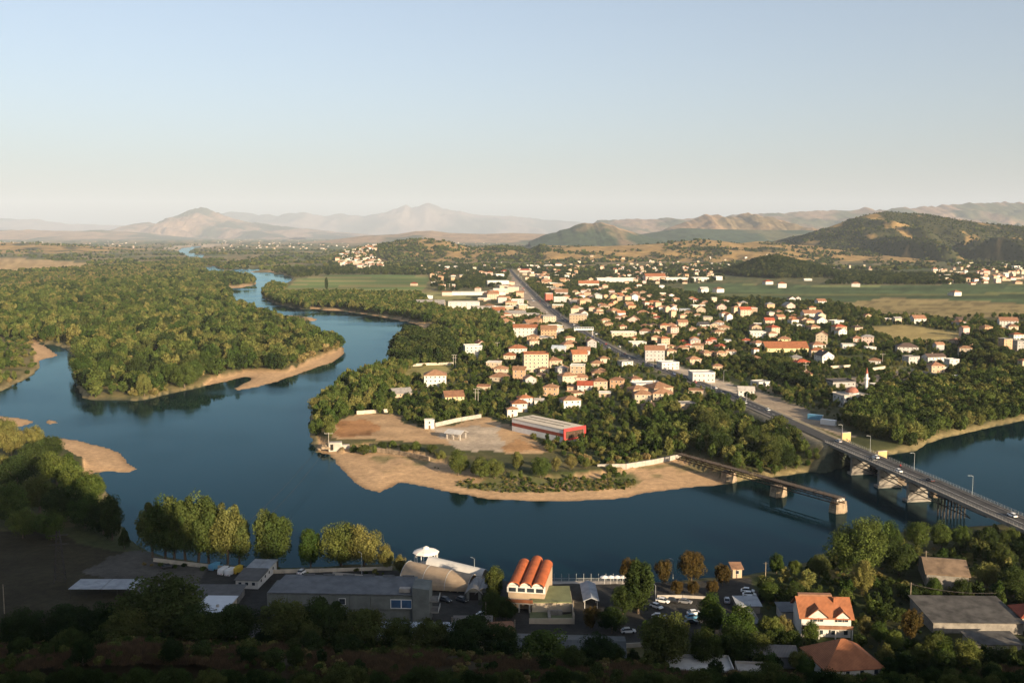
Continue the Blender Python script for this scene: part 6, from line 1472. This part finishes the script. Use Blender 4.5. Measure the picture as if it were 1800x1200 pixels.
# ------------------------------------------------------------------ the rest of the town
SRH = np.random.default_rng(41); RH = random.Random(17)
def jit0(poly, step, z=3.0):
    P = GA(poly, z); lo, hi = P.min(0), P.max(0)
    X, Y = np.meshgrid(np.arange(lo[0], hi[0], step), np.arange(lo[1], hi[1], step * 1.15))
    x = X.ravel() + SRH.uniform(-.4, .4, X.size) * step; y = Y.ravel() + SRH.uniform(-.4, .4, X.size) * step
    k = inside(P, x, y); x, y = x[k], y[k]
    d, _ = road_h(x, y); k = (d > 14) & (water_sd(x, y) > 25)
    return list(zip(x[k], y[k]))
CAND = []
for poly, step, prob, big in (([(850, 655), (930, 600), (1000, 600), (1080, 640), (1175, 690), (1150, 722), (1040, 715), (930, 720), (860, 700)], 27, .5, 0), ([(960, 520), (1100, 505), (1250, 530), (1500, 560), (1460, 640), (1300, 652), (1180, 630), (1040, 580)], 31, .42, 0),
    ([(1500, 560), (1830, 575), (1830, 690), (1640, 672), (1480, 650)], 44, .5, 0), ([(820, 540), (895, 500), (950, 555), (1000, 598), (930, 605), (860, 570)], 30, .7, 1), ([(880, 472), (1000, 468), (1260, 476), (1262, 497), (960, 506), (908, 492)], 55, .6, 0),
    ([(930, 480), (960, 500), (1010, 545), (1060, 560), (1000, 520), (960, 490)], 26, .8, 1), ([(735, 470), (870, 466), (890, 490), (830, 500), (760, 492)], 60, .5, 0), ([(1640, 474), (1850, 472), (1850, 500), (1700, 496)], 55, .5, 0), ([(590, 455), (665, 452), (670, 472), (600, 470)], 38, .8, 1), ([(1120, 470), (1260, 466), (1270, 480), (1120, 485)], 55, .5, 0)):
    for x, y in jit0(poly, step):
        if RH.random() > prob: continue
        w = RH.uniform(8, 12) if not big else RH.uniform(10, 24); d = w * RH.uniform(.65, .95)
        r = .5 * math.hypot(w, d) * .86
        if any((x - o[0]) ** 2 + (y - o[1]) ** 2 < (r + o[2] + 1) ** 2 for o in OCC): continue
        if any(inside(P_, np.array([x]), np.array([y]))[0] for P_ in HCLEAR) if (HCLEAR := [GA(p_, 3) for p_ in ([(1475, 534), (1560, 523), (1740, 530), (1900, 541), (1900, 560), (1560, 556)], [(1522, 573), (1600, 571), (1695, 586), (1690, 604), (1600, 602), (1545, 590)], [(1290, 690), (1330, 660), (1400, 680), (1500, 710), (1540, 760), (1480, 770), (1440, 755), (1380, 740)])]) else False: continue
        fl = RH.choice([1, 2, 2, 2, 3] if not big else [1, 2, 2, 3]); rk = RH.choice('hhhhgGf' if not big else 'ffgh')
        CAND.append((x, y, w, d, fl * 3.0 + .2, rk, RH.choice('cccwptttbg'), RH.choice('ttttonnns') if rk != 'f' else RH.choice('wts'), math.radians(RH.uniform(-20, 30)))); OCC.append((x, y, r))
CAND.sort(key=lambda q: -q[2] / q[1])
ROOFH = {'h': .25, 'g': .3, 'G': .34, 'f': .05}
nind = max(0, 300 - sum(1 for h in HOUSES if h[5] <= 26))
for q in CAND[:nind]:
    house(q[0], q[1], 3.0, q[2], q[3], q[4], q[5], min(q[2], q[3]) * ROOFH[q[5]], q[6], q[7], q[8], group=None)
# houses too far off to tell apart: one mass
rest = list(CAND[nind:])
FARC = [((-80, 424, 110, 441), 130, 9), ((140, 424, 240, 436), 30, 10), ((380, 417, 680, 441), 150, 11), ((600, 452, 668, 470), 40, 13), ((895, 413, 1010, 425), 120, 16), ((1010, 416, 1040, 422), 20, 14), ((1105, 412, 1210, 421), 60, 12), ((1255, 412, 1385, 422), 60, 13), ((1640, 474, 1830, 500), 60, 10), ((250, 414, 420, 420), 80, 16), ((680, 420, 900, 430), 70, 12), ((1390, 470, 1560, 482), 14, 9), ((960, 458, 1400, 470), 46, 9)]
for (x0, y0, x1, y1), n, w0 in FARC:
    for k in range(n):
        p = G(RH.uniform(x0, x1), RH.uniform(y0, y1), 3); w = w0 * RH.uniform(.7, 1.6)
        rest.append((p.x, p.y, w, w * RH.uniform(.6, 1), RH.choice([3.2, 6, 6, 9]), RH.choice('hhhff'), RH.choice('wwccpt'), RH.choice('ttonn') , RH.uniform(-.4, .5)))
SM = {}; allv, allf, mi = [], [], []; slots = []
rx = np.array([q[0] for q in rest]); ry = np.array([q[1] for q in rest]); rz_ = height(rx, ry)
for q, z in zip(rest, rz_):
    if z < 1.5: continue
    for part, mm in ((walls_mesh(q[5], q[2], q[3], q[4], min(q[2], q[3]) * ROOFH[q[5]]), wall_mat(q[6])), (roof_mesh(q[5], q[2], q[3], min(q[2], q[3]) * ROOFH[q[5]]), tile_mat(q[7]) if q[5] != 'f' else wall_mat('w'))):
        if mm not in slots: slots.append(mm)
        dz = z + (0 if part.v[0][2] < -1 else q[4]); c_, s_ = math.cos(q[8]), math.sin(q[8]); n0 = len(allv)
        allv += [(q[0] + x * c_ - y * s_, q[1] + x * s_ + y * c_, v + dz) for x, y, v in part.v]; allf += [tuple(i + n0 for i in f) for f in part.f]; mi += [slots.index(mm)] * len(part.f)
me = bpy.data.meshes.new('distant_settlement'); me.from_pydata(allv, [], allf)
for m_ in slots: me.materials.append(m_)
me.polygons.foreach_set('material_index', mi); me.update()
bm = bmesh.new(); bm.from_mesh(me); bmesh.ops.recalc_face_normals(bm, faces=bm.faces); bm.to_mesh(me); bm.free()
tag(link('distant_settlement', me), kind='stuff')
print('houses', len(HOUSES), 'rest', len(rest))
# cars standing along the main road
for k in range(34):
    i = RH.randrange(2, len(RD) - 20); a_, b_ = RD[i], RD[i + 1]; t_ = (b_ - a_); t_.z = 0; t_.normalize(); n_ = Vector((t_.y, -t_.x, 0)); s_ = RH.choice((-1, 1))
    c_ = a_.lerp(b_, RH.random()) + n_ * s_ * RH.uniform(9, 13)
    if any((c_.x - o[0]) ** 2 + (c_.y - o[1]) ** 2 < (o[2] + 1.5) ** 2 for o in OCC): continue
    car(c_.x, c_.y, float(height(c_.x, c_.y)[0]) + .02, math.atan2(t_.y, t_.x) + RH.choice((0, math.pi / 2, .4)), RH.choice(cols), 'small car standing on the verge of the main road', group='cars standing along the main road'); OCC.append((c_.x, c_.y, 3))
# the white villa with dark roofs and the unfinished brick block, right
def at_house(px, py, w, d, hw, rk, wc, rc, deg, lb, hr=None): 
    p = G(px, py, 3); house(p.x, p.y + d / 2, 3, w, d, hw, rk, hr if hr is not None else min(w, d) * ROOFH[rk], wc, rc, math.radians(deg), label=lb, group=None)
at_house(1645, 640, 17, 10, 6.4, 'g', 'w', 'd', 10, 'white villa with dark roof right of the yellow field', 2.6); at_house(1676, 645, 9, 8, 6.2, 'f', 'w', 'w', 10, 'white flat roofed wing right of the villa'); at_house(1657, 653, 8, 7, 3.1, 'f', 'w', 'w', 10, 'low white annex in front of the villa')
at_house(1770, 620, 9, 9, 13, 'f', 'b', 's', 12, 'tall unfinished brick block at the right edge'); at_house(1797, 618, 11, 10, 10, 'f', 'g', 's', 4, 'grey unfinished concrete block at the right edge')
# ------------------------------------------------------------------ woods, orchards and garden trees
random.seed(5)
SR = np.random.default_rng(99)
def jitter(poly, step, z=3.0, px=True):
    P = GA(poly, z) if px else np.asarray(poly)
    lo, hi = P.min(0), P.max(0)
    X, Y = np.meshgrid(np.arange(lo[0], hi[0], step), np.arange(lo[1], hi[1], step))
    x = X.ravel() + SR.uniform(-.48, .48, X.size) * step; y = Y.ravel() + SR.uniform(-.48, .48, X.size) * step
    k = inside(P, x, y)
    return x[k], y[k]
def keep(x, y, extra=None, road=13, shore=2.0, clear=True):
    sd = water_sd(x, y); d, _ = road_h(x, y)
    k = (sd > shore) & (d > road)
    if len(OCC):
        FRONT = [(a[0] * (1 - (a[2] + 3) / a[1]), a[1] - a[2] - 3, 3.0) for a in OCC if 420 < a[1] < 1500]
        O = np.array(OCC + FRONT)
        for a in range(0, len(x), 4000):
            s = slice(a, a + 4000)
            dd = ((x[s, None] - O[None, :, 0]) ** 2 + (y[s, None] - O[None, :, 1]) ** 2) < (O[None, :, 2] + 1.5) ** 2
            k[s] &= ~dd.any(1)
    for poly in CLEAR if clear else []: k &= ~inside(poly, x, y)
    if extra is not None: k &= extra
    return k
CLEAR = [GA(p, 3) for p in (
    [(588, 737), (640, 724), (700, 733), (735, 750), (800, 746), (850, 733), (910, 750), (965, 792), (905, 799), (830, 787), (770, 780), (700, 774), (640, 770), (582, 772)],
    [(700, 668), (722, 645), (785, 640), (800, 655), (780, 665), (740, 672)], [(1475, 534), (1560, 523), (1740, 530), (1900, 541), (1900, 560), (1560, 556)],
    [(1522, 573), (1600, 571), (1695, 586), (1690, 604), (1600, 602), (1545, 590)], [(1205, 499), (1500, 501), (1810, 499), (1900, 512), (1900, 535), (1500, 531), (1260, 523), (1200, 512)],
    [(488, 519), (522, 490), (600, 482), (755, 484), (752, 500), (735, 520), (600, 518)], [(1290, 690), (1320, 680), (1380, 705), (1430, 728), (1470, 748), (1500, 765), (1480, 768), (1440, 752), (1380, 735)],
    [(1255, 690), (1150, 640), (1165, 632), (1215, 650), (1300, 680), (1290, 700)], [(893, 500), (903, 484), (925, 505), (975, 552), (1010, 582), (990, 578), (945, 548), (915, 525)],
    [(-100, 452), (60, 455), (155, 462), (150, 470), (60, 474), (-100, 482)], [(125, 545), (135, 537), (180, 527), (185, 531), (150, 545)])]
CLEAR += [BEACH] + SPITS
W = {k: [] for k in ('wood', 'grey', 'dark', 'scrub', 'far')}
def zone(which, poly, step, hmin, hmax, z=3.0, thr=None, nscale=60, **kw):
    x, y = jitter(poly, step, z)
    k = keep(x, y, **kw)
    if thr is not None: k &= (fbm(x / nscale + 31, y / nscale, 3) > thr)
    x, y = x[k], y[k]
    h = SR.uniform(hmin, hmax, len(x)) * (1 + .22 * fbm(x / 45, y / 45, 2))
    W[which] += list(zip(x, y, h))
# wood on the far bank, left
FOR = [(-420, 640), (-60, 592), (60, 596), (130, 612), (150, 712), (250, 712), (380, 690), (470, 660), (560, 640), (625, 612), (560, 575), (470, 545), (420, 520), (455, 500), (430, 486), (330, 484), (260, 492), (140, 505), (0, 520), (-420, 520)]
zone('wood', FOR, 9.5, 6, 18, thr=-.22, nscale=38); zone('dark', FOR, 14, 9, 18, thr=.05, nscale=60); zone('grey', FOR, 10, 4, 10, thr=.05, nscale=80)
FOR2 = [(-420, 522), (0, 520), (140, 505), (260, 492), (340, 484), (420, 470), (350, 455), (150, 470), (-420, 490)]
zone('wood', FOR2, 15, 5, 10, thr=.0); zone('grey', FOR2, 15, 4, 8, thr=-.05, nscale=100); zone('dark', FOR2, 30, 6, 11, thr=.1, nscale=150)
zone('scrub', [(-420, 700), (-40, 695), (10, 680), (60, 655), (66, 630), (100, 615), (40, 595), (-420, 600)], 7, 2.0, 4.5, thr=-.1); zone('wood', [(-420, 700), (-40, 700), (25, 678), (40, 640), (0, 610), (-420, 600)], 10, 6, 11, thr=-.05)
# right bank upstream
zone('wood', [(458, 524), (466, 500), (520, 506), (640, 516), (735, 518), (765, 545), (830, 560), (830, 600), (760, 590), (720, 566), (600, 545), (520, 540)], 8, 8, 13, thr=-.6)
zone('dark', [(690, 640), (700, 585), (735, 572), (770, 580), (800, 610), (790, 640), (720, 650)], 8, 11, 17); zone('wood', [(545, 790), (550, 712), (640, 655), (690, 640), (780, 640), (720, 680), (660, 730), (590, 735), (580, 770)], 7, 6, 11, thr=-.7)
zone('wood', [(720, 560), (800, 545), (900, 560), (900, 620), (830, 640), (760, 620)], 9, 7, 12, thr=-.3)
# gardens of the town
TOWN = [(600, 735), (640, 690), (700, 645), (790, 600), (860, 560), (930, 490), (1100, 492), (1250, 520), (1500, 535), (1640, 560), (1800, 570), (1900, 640), (1800, 690), (1640, 690), (1480, 720), (1330, 720), (1260, 760), (1150, 790), (960, 790), (880, 745), (740, 750), (650, 722)]
zone('wood', TOWN, 7.5, 2.8, 5.8, thr=-.3, nscale=40, road=7.5); zone('dark', TOWN, 9, 3.0, 6.5, thr=-.05, nscale=50, road=9); zone('scrub', TOWN, 8, 1.3, 2.6, thr=-.2, road=13)
zone('wood', [(600, 735), (640, 690), (740, 670), (840, 690), (890, 735), (740, 748), (650, 722)], 8, 3.5, 6.5)
zone('dark', [(1280, 640), (1440, 650), (1440, 690), (1330, 665)], 8, 6, 10)
zone('scrub', [(1330, 665), (1400, 685), (1490, 712), (1530, 755), (1470, 745), (1400, 710)], 5, 1, 2.4, thr=-.1, nscale=20)
zone('wood', [(1265, 845), (1320, 838), (1440, 822), (1470, 800), (1440, 790), (1300, 820)], 5.5, 3, 7, z=2, shore=1.2, clear=False)
# banks by the bridges
zone('wood', [(1050, 740), (1200, 700), (1300, 715), (1400, 760), (1462, 785), (1440, 822), (1300, 845), (1220, 800), (1100, 800)], 8, 5, 11, thr=-.25, nscale=25); zone('dark', [(1230, 740), (1400, 770), (1462, 785), (1440, 822), (1320, 840), (1230, 790)], 8.5, 8, 14, thr=-.3, nscale=25)
zone('wood', [(1480, 745), (1500, 705), (1620, 680), (1900, 660), (1900, 715), (1800, 742), (1720, 760), (1620, 790), (1560, 775)], 7, 7, 12.5, road=16); zone('dark', [(1480, 745), (1500, 705), (1620, 680), (1900, 660), (1900, 715), (1800, 742), (1720, 760), (1620, 790), (1560, 775)], 9, 8, 13, road=16)
zone('scrub', [(880, 752), (960, 795), (1060, 828), (1190, 806), (1200, 780), (1050, 760), (960, 770)], 5.5, 2, 4.5, thr=-.6); zone('scrub', [(800, 850), (880, 862), (1000, 862), (1110, 855), (1120, 842), (1000, 840), (880, 838), (810, 838)], 2.0, .6, 1.6, z=1.5, clear=False); zone('wood', [(1000, 846), (1110, 843), (1125, 830), (1050, 830), (960, 836), (800, 826), (790, 840), (880, 846)], 6, 2, 4.5, z=1.5, thr=-.1, nscale=14, clear=False); zone('scrub', [(600, 800), (700, 812), (800, 835), (780, 815), (700, 797)], 6, .5, 1.1, z=1.2, thr=.15, nscale=12, clear=False)
# near bank, lower right, and the foot of the castle hill
LR = [(1330, 1010), (1420, 992), (1560, 960), (1810, 940), (1900, 1010), (1900, 1215), (1420, 1215), (1340, 1140)]
zone('dark', LR, 6.0, 3.0, 6.5, thr=-.12, nscale=22); zone('wood', LR, 6.5, 2.5, 6.0, thr=-.05, nscale=18); zone('scrub', LR, 3.2, .9, 2.0, thr=-.3, nscale=20)
zone('scrub', [(240, 985), (700, 1003), (700, 1010), (500, 1010), (240, 995)], 3, .7, 1.6, thr=-.2, nscale=15)
zone('dark', [(-150, 1120), (100, 1100), (330, 1125), (480, 1145), (860, 1150), (900, 1190), (900, 1230), (-150, 1230)], 6.5, 3, 7, thr=-.05, nscale=25)
zone('scrub', [(-150, 1110), (330, 1125), (860, 1145), (1420, 1190), (1420, 1230), (-150, 1230)], 3.0, .8, 2.2, thr=-.25, nscale=20)
zone('wood', [(1050, 1100), (1150, 1110), (1330, 1130), (1410, 1140), (1410, 1200), (1100, 1210)], 6, 3, 6, thr=-.05, nscale=22)
zone('wood', [(1880, 665), (2400, 600), (2400, 655), (2000, 694), (1880, 716)], 10, 6, 12, thr=-.3); zone('dark', [(1880, 940), (2250, 900), (2250, 1215), (1880, 1215)], 8, 4, 9, thr=-.2, nscale=25); zone('dark', [(1880, 560), (2400, 540), (2400, 600), (1880, 640)], 16, 4, 8, thr=-.1); zone('wood', [(-420, 760), (-60, 760), (-60, 950), (-420, 950)], 9, 8, 14, thr=-.4)
# middle distance: hedges, groves, wooded hills
zone('dark', [(590, 470), (760, 462), (850, 470), (900, 478), (880, 510), (760, 512), (755, 486), (600, 482), (520, 488), (470, 482), (480, 474)], 15, 7, 12, thr=-.15, nscale=110)
zone('dark', [(1450, 500), (1480, 478), (1560, 480), (1720, 485), (1730, 500)], 12, 7, 12, thr=-.35, nscale=90); zone('dark', [(960, 500), (1260, 520), (1500, 535), (1500, 560), (1260, 540), (1060, 520)], 12, 5, 9, thr=-.05, nscale=80)
zone('dark', [(920, 470), (1260, 470), (1280, 495), (1200, 500), (960, 492)], 14, 6, 10, thr=-.1, nscale=90)
zone('wood', [(1500, 545), (1900, 556), (1900, 600), (1700, 600), (1690, 584), (1600, 570), (1520, 572)], 11, 5, 9, thr=-.05); zone('dark', [(1690, 600), (1760, 590), (1770, 650), (1690, 640)], 9, 8, 13)
for yy0, yy1, stp, th in ((455, 480, 26, .16), (440, 456, 46, .2), (430, 441, 90, .22)):
    zone('far', [(-500, yy1), (-500, yy0), (2300, yy0), (2300, yy1)], stp, 7, 13 + stp * .06, thr=th, nscale=stp * 11, road=20)
def hill_zone(key, hk, step, hmin, hmax, fn):
    h = HILLS[hk]
    X, Y = np.meshgrid(np.arange(h['X'][0], h['X'][-1], step), np.arange(h['D'] - h['W'], h['D'] + h['W'] * .3, step))
    x = X.ravel() + SR.uniform(-.5, .5, X.size) * step; y = Y.ravel() + SR.uniform(-.5, .5, X.size) * step
    k = fn(x, y) & (hill_z(h, x, y) > 4)
    W[key] += list(zip(x[k], y[k], SR.uniform(hmin, hmax, k.sum())))
hill_zone('dark', 'mound', 8.5, 8, 13, lambda x, y: y > 0)
hill_zone('far', 'right', 17, 4, 8, lambda x, y: fbm(x / 140 + 4, y / 260, 4) + .3 * fbm(x / 38, y / 60, 3) + (x - 2350) / 3600 > -.35)
hill_zone('far', 'green', 17, 7, 11, lambda x, y: (fbm(x / 140 + 4, y / 260, 4) * .8 + (x + 480) / 500 < .0) | (fbm(x / 140 + 4, y / 260, 4) + .3 * fbm(x / 38, y / 60, 3) + np.clip((x + 300) / 900, -1, 1) > .3))
hill_zone('far', 'tan', 22, 4, 8, lambda x, y: fbm(x / 140 + 4, y / 260, 4) + .3 * fbm(x / 38, y / 60, 3) > .32)
# the nearest of the woods are trees of their own, the rest is woodland
# slope of the castle hill below the camera
def slope_pts(step, thr, ns):
    X, Y = np.meshgrid(np.arange(-190, 190, step), np.arange(120, 285, step))
    x = X.ravel() + SR.uniform(-.5, .5, X.size) * step; y = Y.ravel() + SR.uniform(-.5, .5, X.size) * step
    k = (np.abs(x) < .62 * y) & (castle_h(x, y) > .8) & (fbm(x / ns + 5, y / ns, 3) > thr)
    for o in OCC: k &= (x - o[0]) ** 2 + (y - o[1]) ** 2 > o[2] ** 2
    return x[k], y[k]
x, y = slope_pts(3.4, -.1, 24); W['scrub'] += list(zip(x, y, SR.uniform(.9, 2.4, len(x))))
x, y = slope_pts(8, -.05, 30); W['dark'] += list(zip(x, y, SR.uniform(3, 5.5, len(x))))
x, y = slope_pts(.9, -.45, 20); GRASS_P = (x, y)
A = [(a, k) for k in ('wood', 'dark', 'grey') for a in W[k]]
def appar(a): return a[2] / a[1]
A.sort(key=lambda q: -appar(q[0]))
NEAR = max(0, 300 - N_TREE[0])
inview = lambda a: abs(a[0] / a[1]) < .535
near, used = [], set()
for a, k in A:
    if inview(a) and len(near) < NEAR: near.append((a, k)); used.add(a)
def where(x, y):
    p = project(x, y)
    if p[0] < 620 and p[1] > 560 and y > 560: return 'in the wood left of the river bend'
    if p[0] > 1460 and p[1] > 640: return 'on the wooded bank beyond the road bridge'
    if 1030 < p[0] <= 1460 and p[1] > 735: return 'between the truss bridge and the road bridge'
    if p[0] < 780 and p[1] > 560: return 'along the town shore left of the clearing'
    return 'among the gardens of the town'
def project(x, y, z=3):
    f = y * cp - (z - H) * sp; u = y * sp + (z - H) * cp
    return CX + FPX * x / f, CY - FPX * u / f
for (x, y, h), k in near:
    key = random.choice(['round0', 'round1', 'round2', 'round3', 'wide0', 'wide1']) if k == 'wood' else (random.choice(['dark0', 'dark1', 'dark2']) if k == 'dark' else 'olive0')
    w = where(x, y)
    tone = {'wood': 'olive green', 'dark': 'dark green', 'grey': 'pale olive'}[k]
    size = 'tall ' if h > 12.5 else ('low ' if h < 6 else '')
    plant(key, x, y, h, '%s%s leafy tree %s' % (size, tone, w), 'tree', 'trees ' + w)
for k, ms in (('wood', ['wood_tree_a0', 'wood_tree_a1', 'wood_tree_a2', 'wood_tree_a3', 'wood_tree_b0', 'wood_tree_b1', 'wood_tree_b2', 'wood_tree_e0']), ('dark', ['wood_tree_c0', 'wood_tree_c1', 'wood_tree_c2', 'wood_tree_e1']),
              ('grey', ['wood_tree_d0', 'wood_tree_d1', 'wood_tree_d2']), ('scrub', ['wood_tree_d0', 'wood_tree_g0', 'wood_tree_b0', 'wood_tree_g1']), ('far', ['far_tree_f0', 'far_tree_f1'])):
    P = np.array([a for a in W[k] if a not in used])
    if not len(P): continue
    z = height(P[:, 0], P[:, 1])
    print(k, len(P))
    scatter_stuff({'wood': 'woodland', 'dark': 'dark_woodland', 'grey': 'olive_scrub', 'scrub': 'undergrowth', 'far': 'distant_woodland'}[k], [LOWT[m_] for m_ in ms],
                  np.stack([P[:, 0], P[:, 1], z - .15], 1), P[:, 2], SR.uniform(0, 6.28, len(P)))

# dry grass on the slope under the camera
gt = []
for q in range(3):
    gr = np.random.default_rng(300 + q); n = 70
    b = gr.normal(size=(n, 2)) * .28; t_ = b + gr.normal(size=(n, 2)) * .22; h_ = gr.uniform(.45, 1.0, n); s_ = gr.normal(size=(n, 2)); s_ /= np.linalg.norm(s_, axis=1)[:, None]; s_ *= .03
    V = np.stack([np.c_[b - s_, np.zeros(n)], np.c_[b + s_, np.zeros(n)], np.c_[t_, h_]], 1).reshape(-1, 3)
    me = mesh_np('dry_grass_tuft', V, np.arange(n * 3).reshape(-1, 3)); me.materials.append(mat('dry_grass', (.12, .075, .035), .95, .2, 1, obj_var=.3)); gt.append(me)
x, y = GRASS_P
scatter_stuff('dry_grass', gt, np.stack([x, y, height(x, y) - .05], 1), SR.uniform(.8, 1.7, len(x)), SR.uniform(0, 6.28, len(x)))
# ------------------------------------------------------------------ labels for the houses
LMK = [('the cream apartment block', (942, 640)), ('the mosque', (1503, 705)), ('the warehouse', (965, 760)), ('the long school roof', (1383, 612)), ('the road overpass', (1025, 585)), ('the wooded mound', (1355, 480)), ('the brown field', (1620, 540)), ('the yellow field', (1610, 590)), ('the road junction', (950, 520)), ('the riverside halls', (790, 535)), ('the road end', (900, 475)), ('the white villa', (1640, 640)), ('the dusty clearing', (740, 755)), ('the striped fields', (620, 500)), ('the bridge road', (1300, 700)), ('the dark shore trees', (745, 600)), ('the big white garage', (1238, 665)), ('the grey gabled block', (1155, 625)), ('the hill village', (1700, 475)), ('the long white factory', (1085, 490)), ('the dormer house', (1312, 552))]
from collections import defaultdict
byl = defaultdict(list)
KIND = {'h': 'hipped', 'g': 'gabled', 'G': 'gable fronted', 'f': 'flat', 's': 'sloping', 'b': 'barrel'}
for e, wall, rc, rk, fl, w in HOUSES:
    if 'label' in e: continue
    p = project(e.location.x, e.location.y, 3)
    nm, q = min(LMK, key=lambda l: (l[1][0] - p[0]) ** 2 + 3 * (l[1][1] - p[1]) ** 2)
    dx, dy = p[0] - q[0], p[1] - q[1]
    rel = ('right of' if dx > 0 else 'left of') if abs(dx) > 1.6 * abs(dy) else ('below' if dy > 0 else 'above')
    what = 'long building' if w > 26 else 'house'
    roof = '%s %s roof' % (ROOFC[rc][0].replace(' tiled', ''), KIND[rk]) if rk != 'f' else 'flat roof'
    lb = '%s %s with %s %s %s' % (WALLC[wall][0], what, roof, rel, nm)
    byl[lb].append((e, p))
for lb, L in byl.items():
    L.sort(key=lambda q: q[1][0])
    for k, (e, p) in enumerate(L):
        e['label'] = lb if len(L) == 1 else '%s, %s from left' % (lb, NUM[k])
        e['group'] = 'houses of the town across the river'
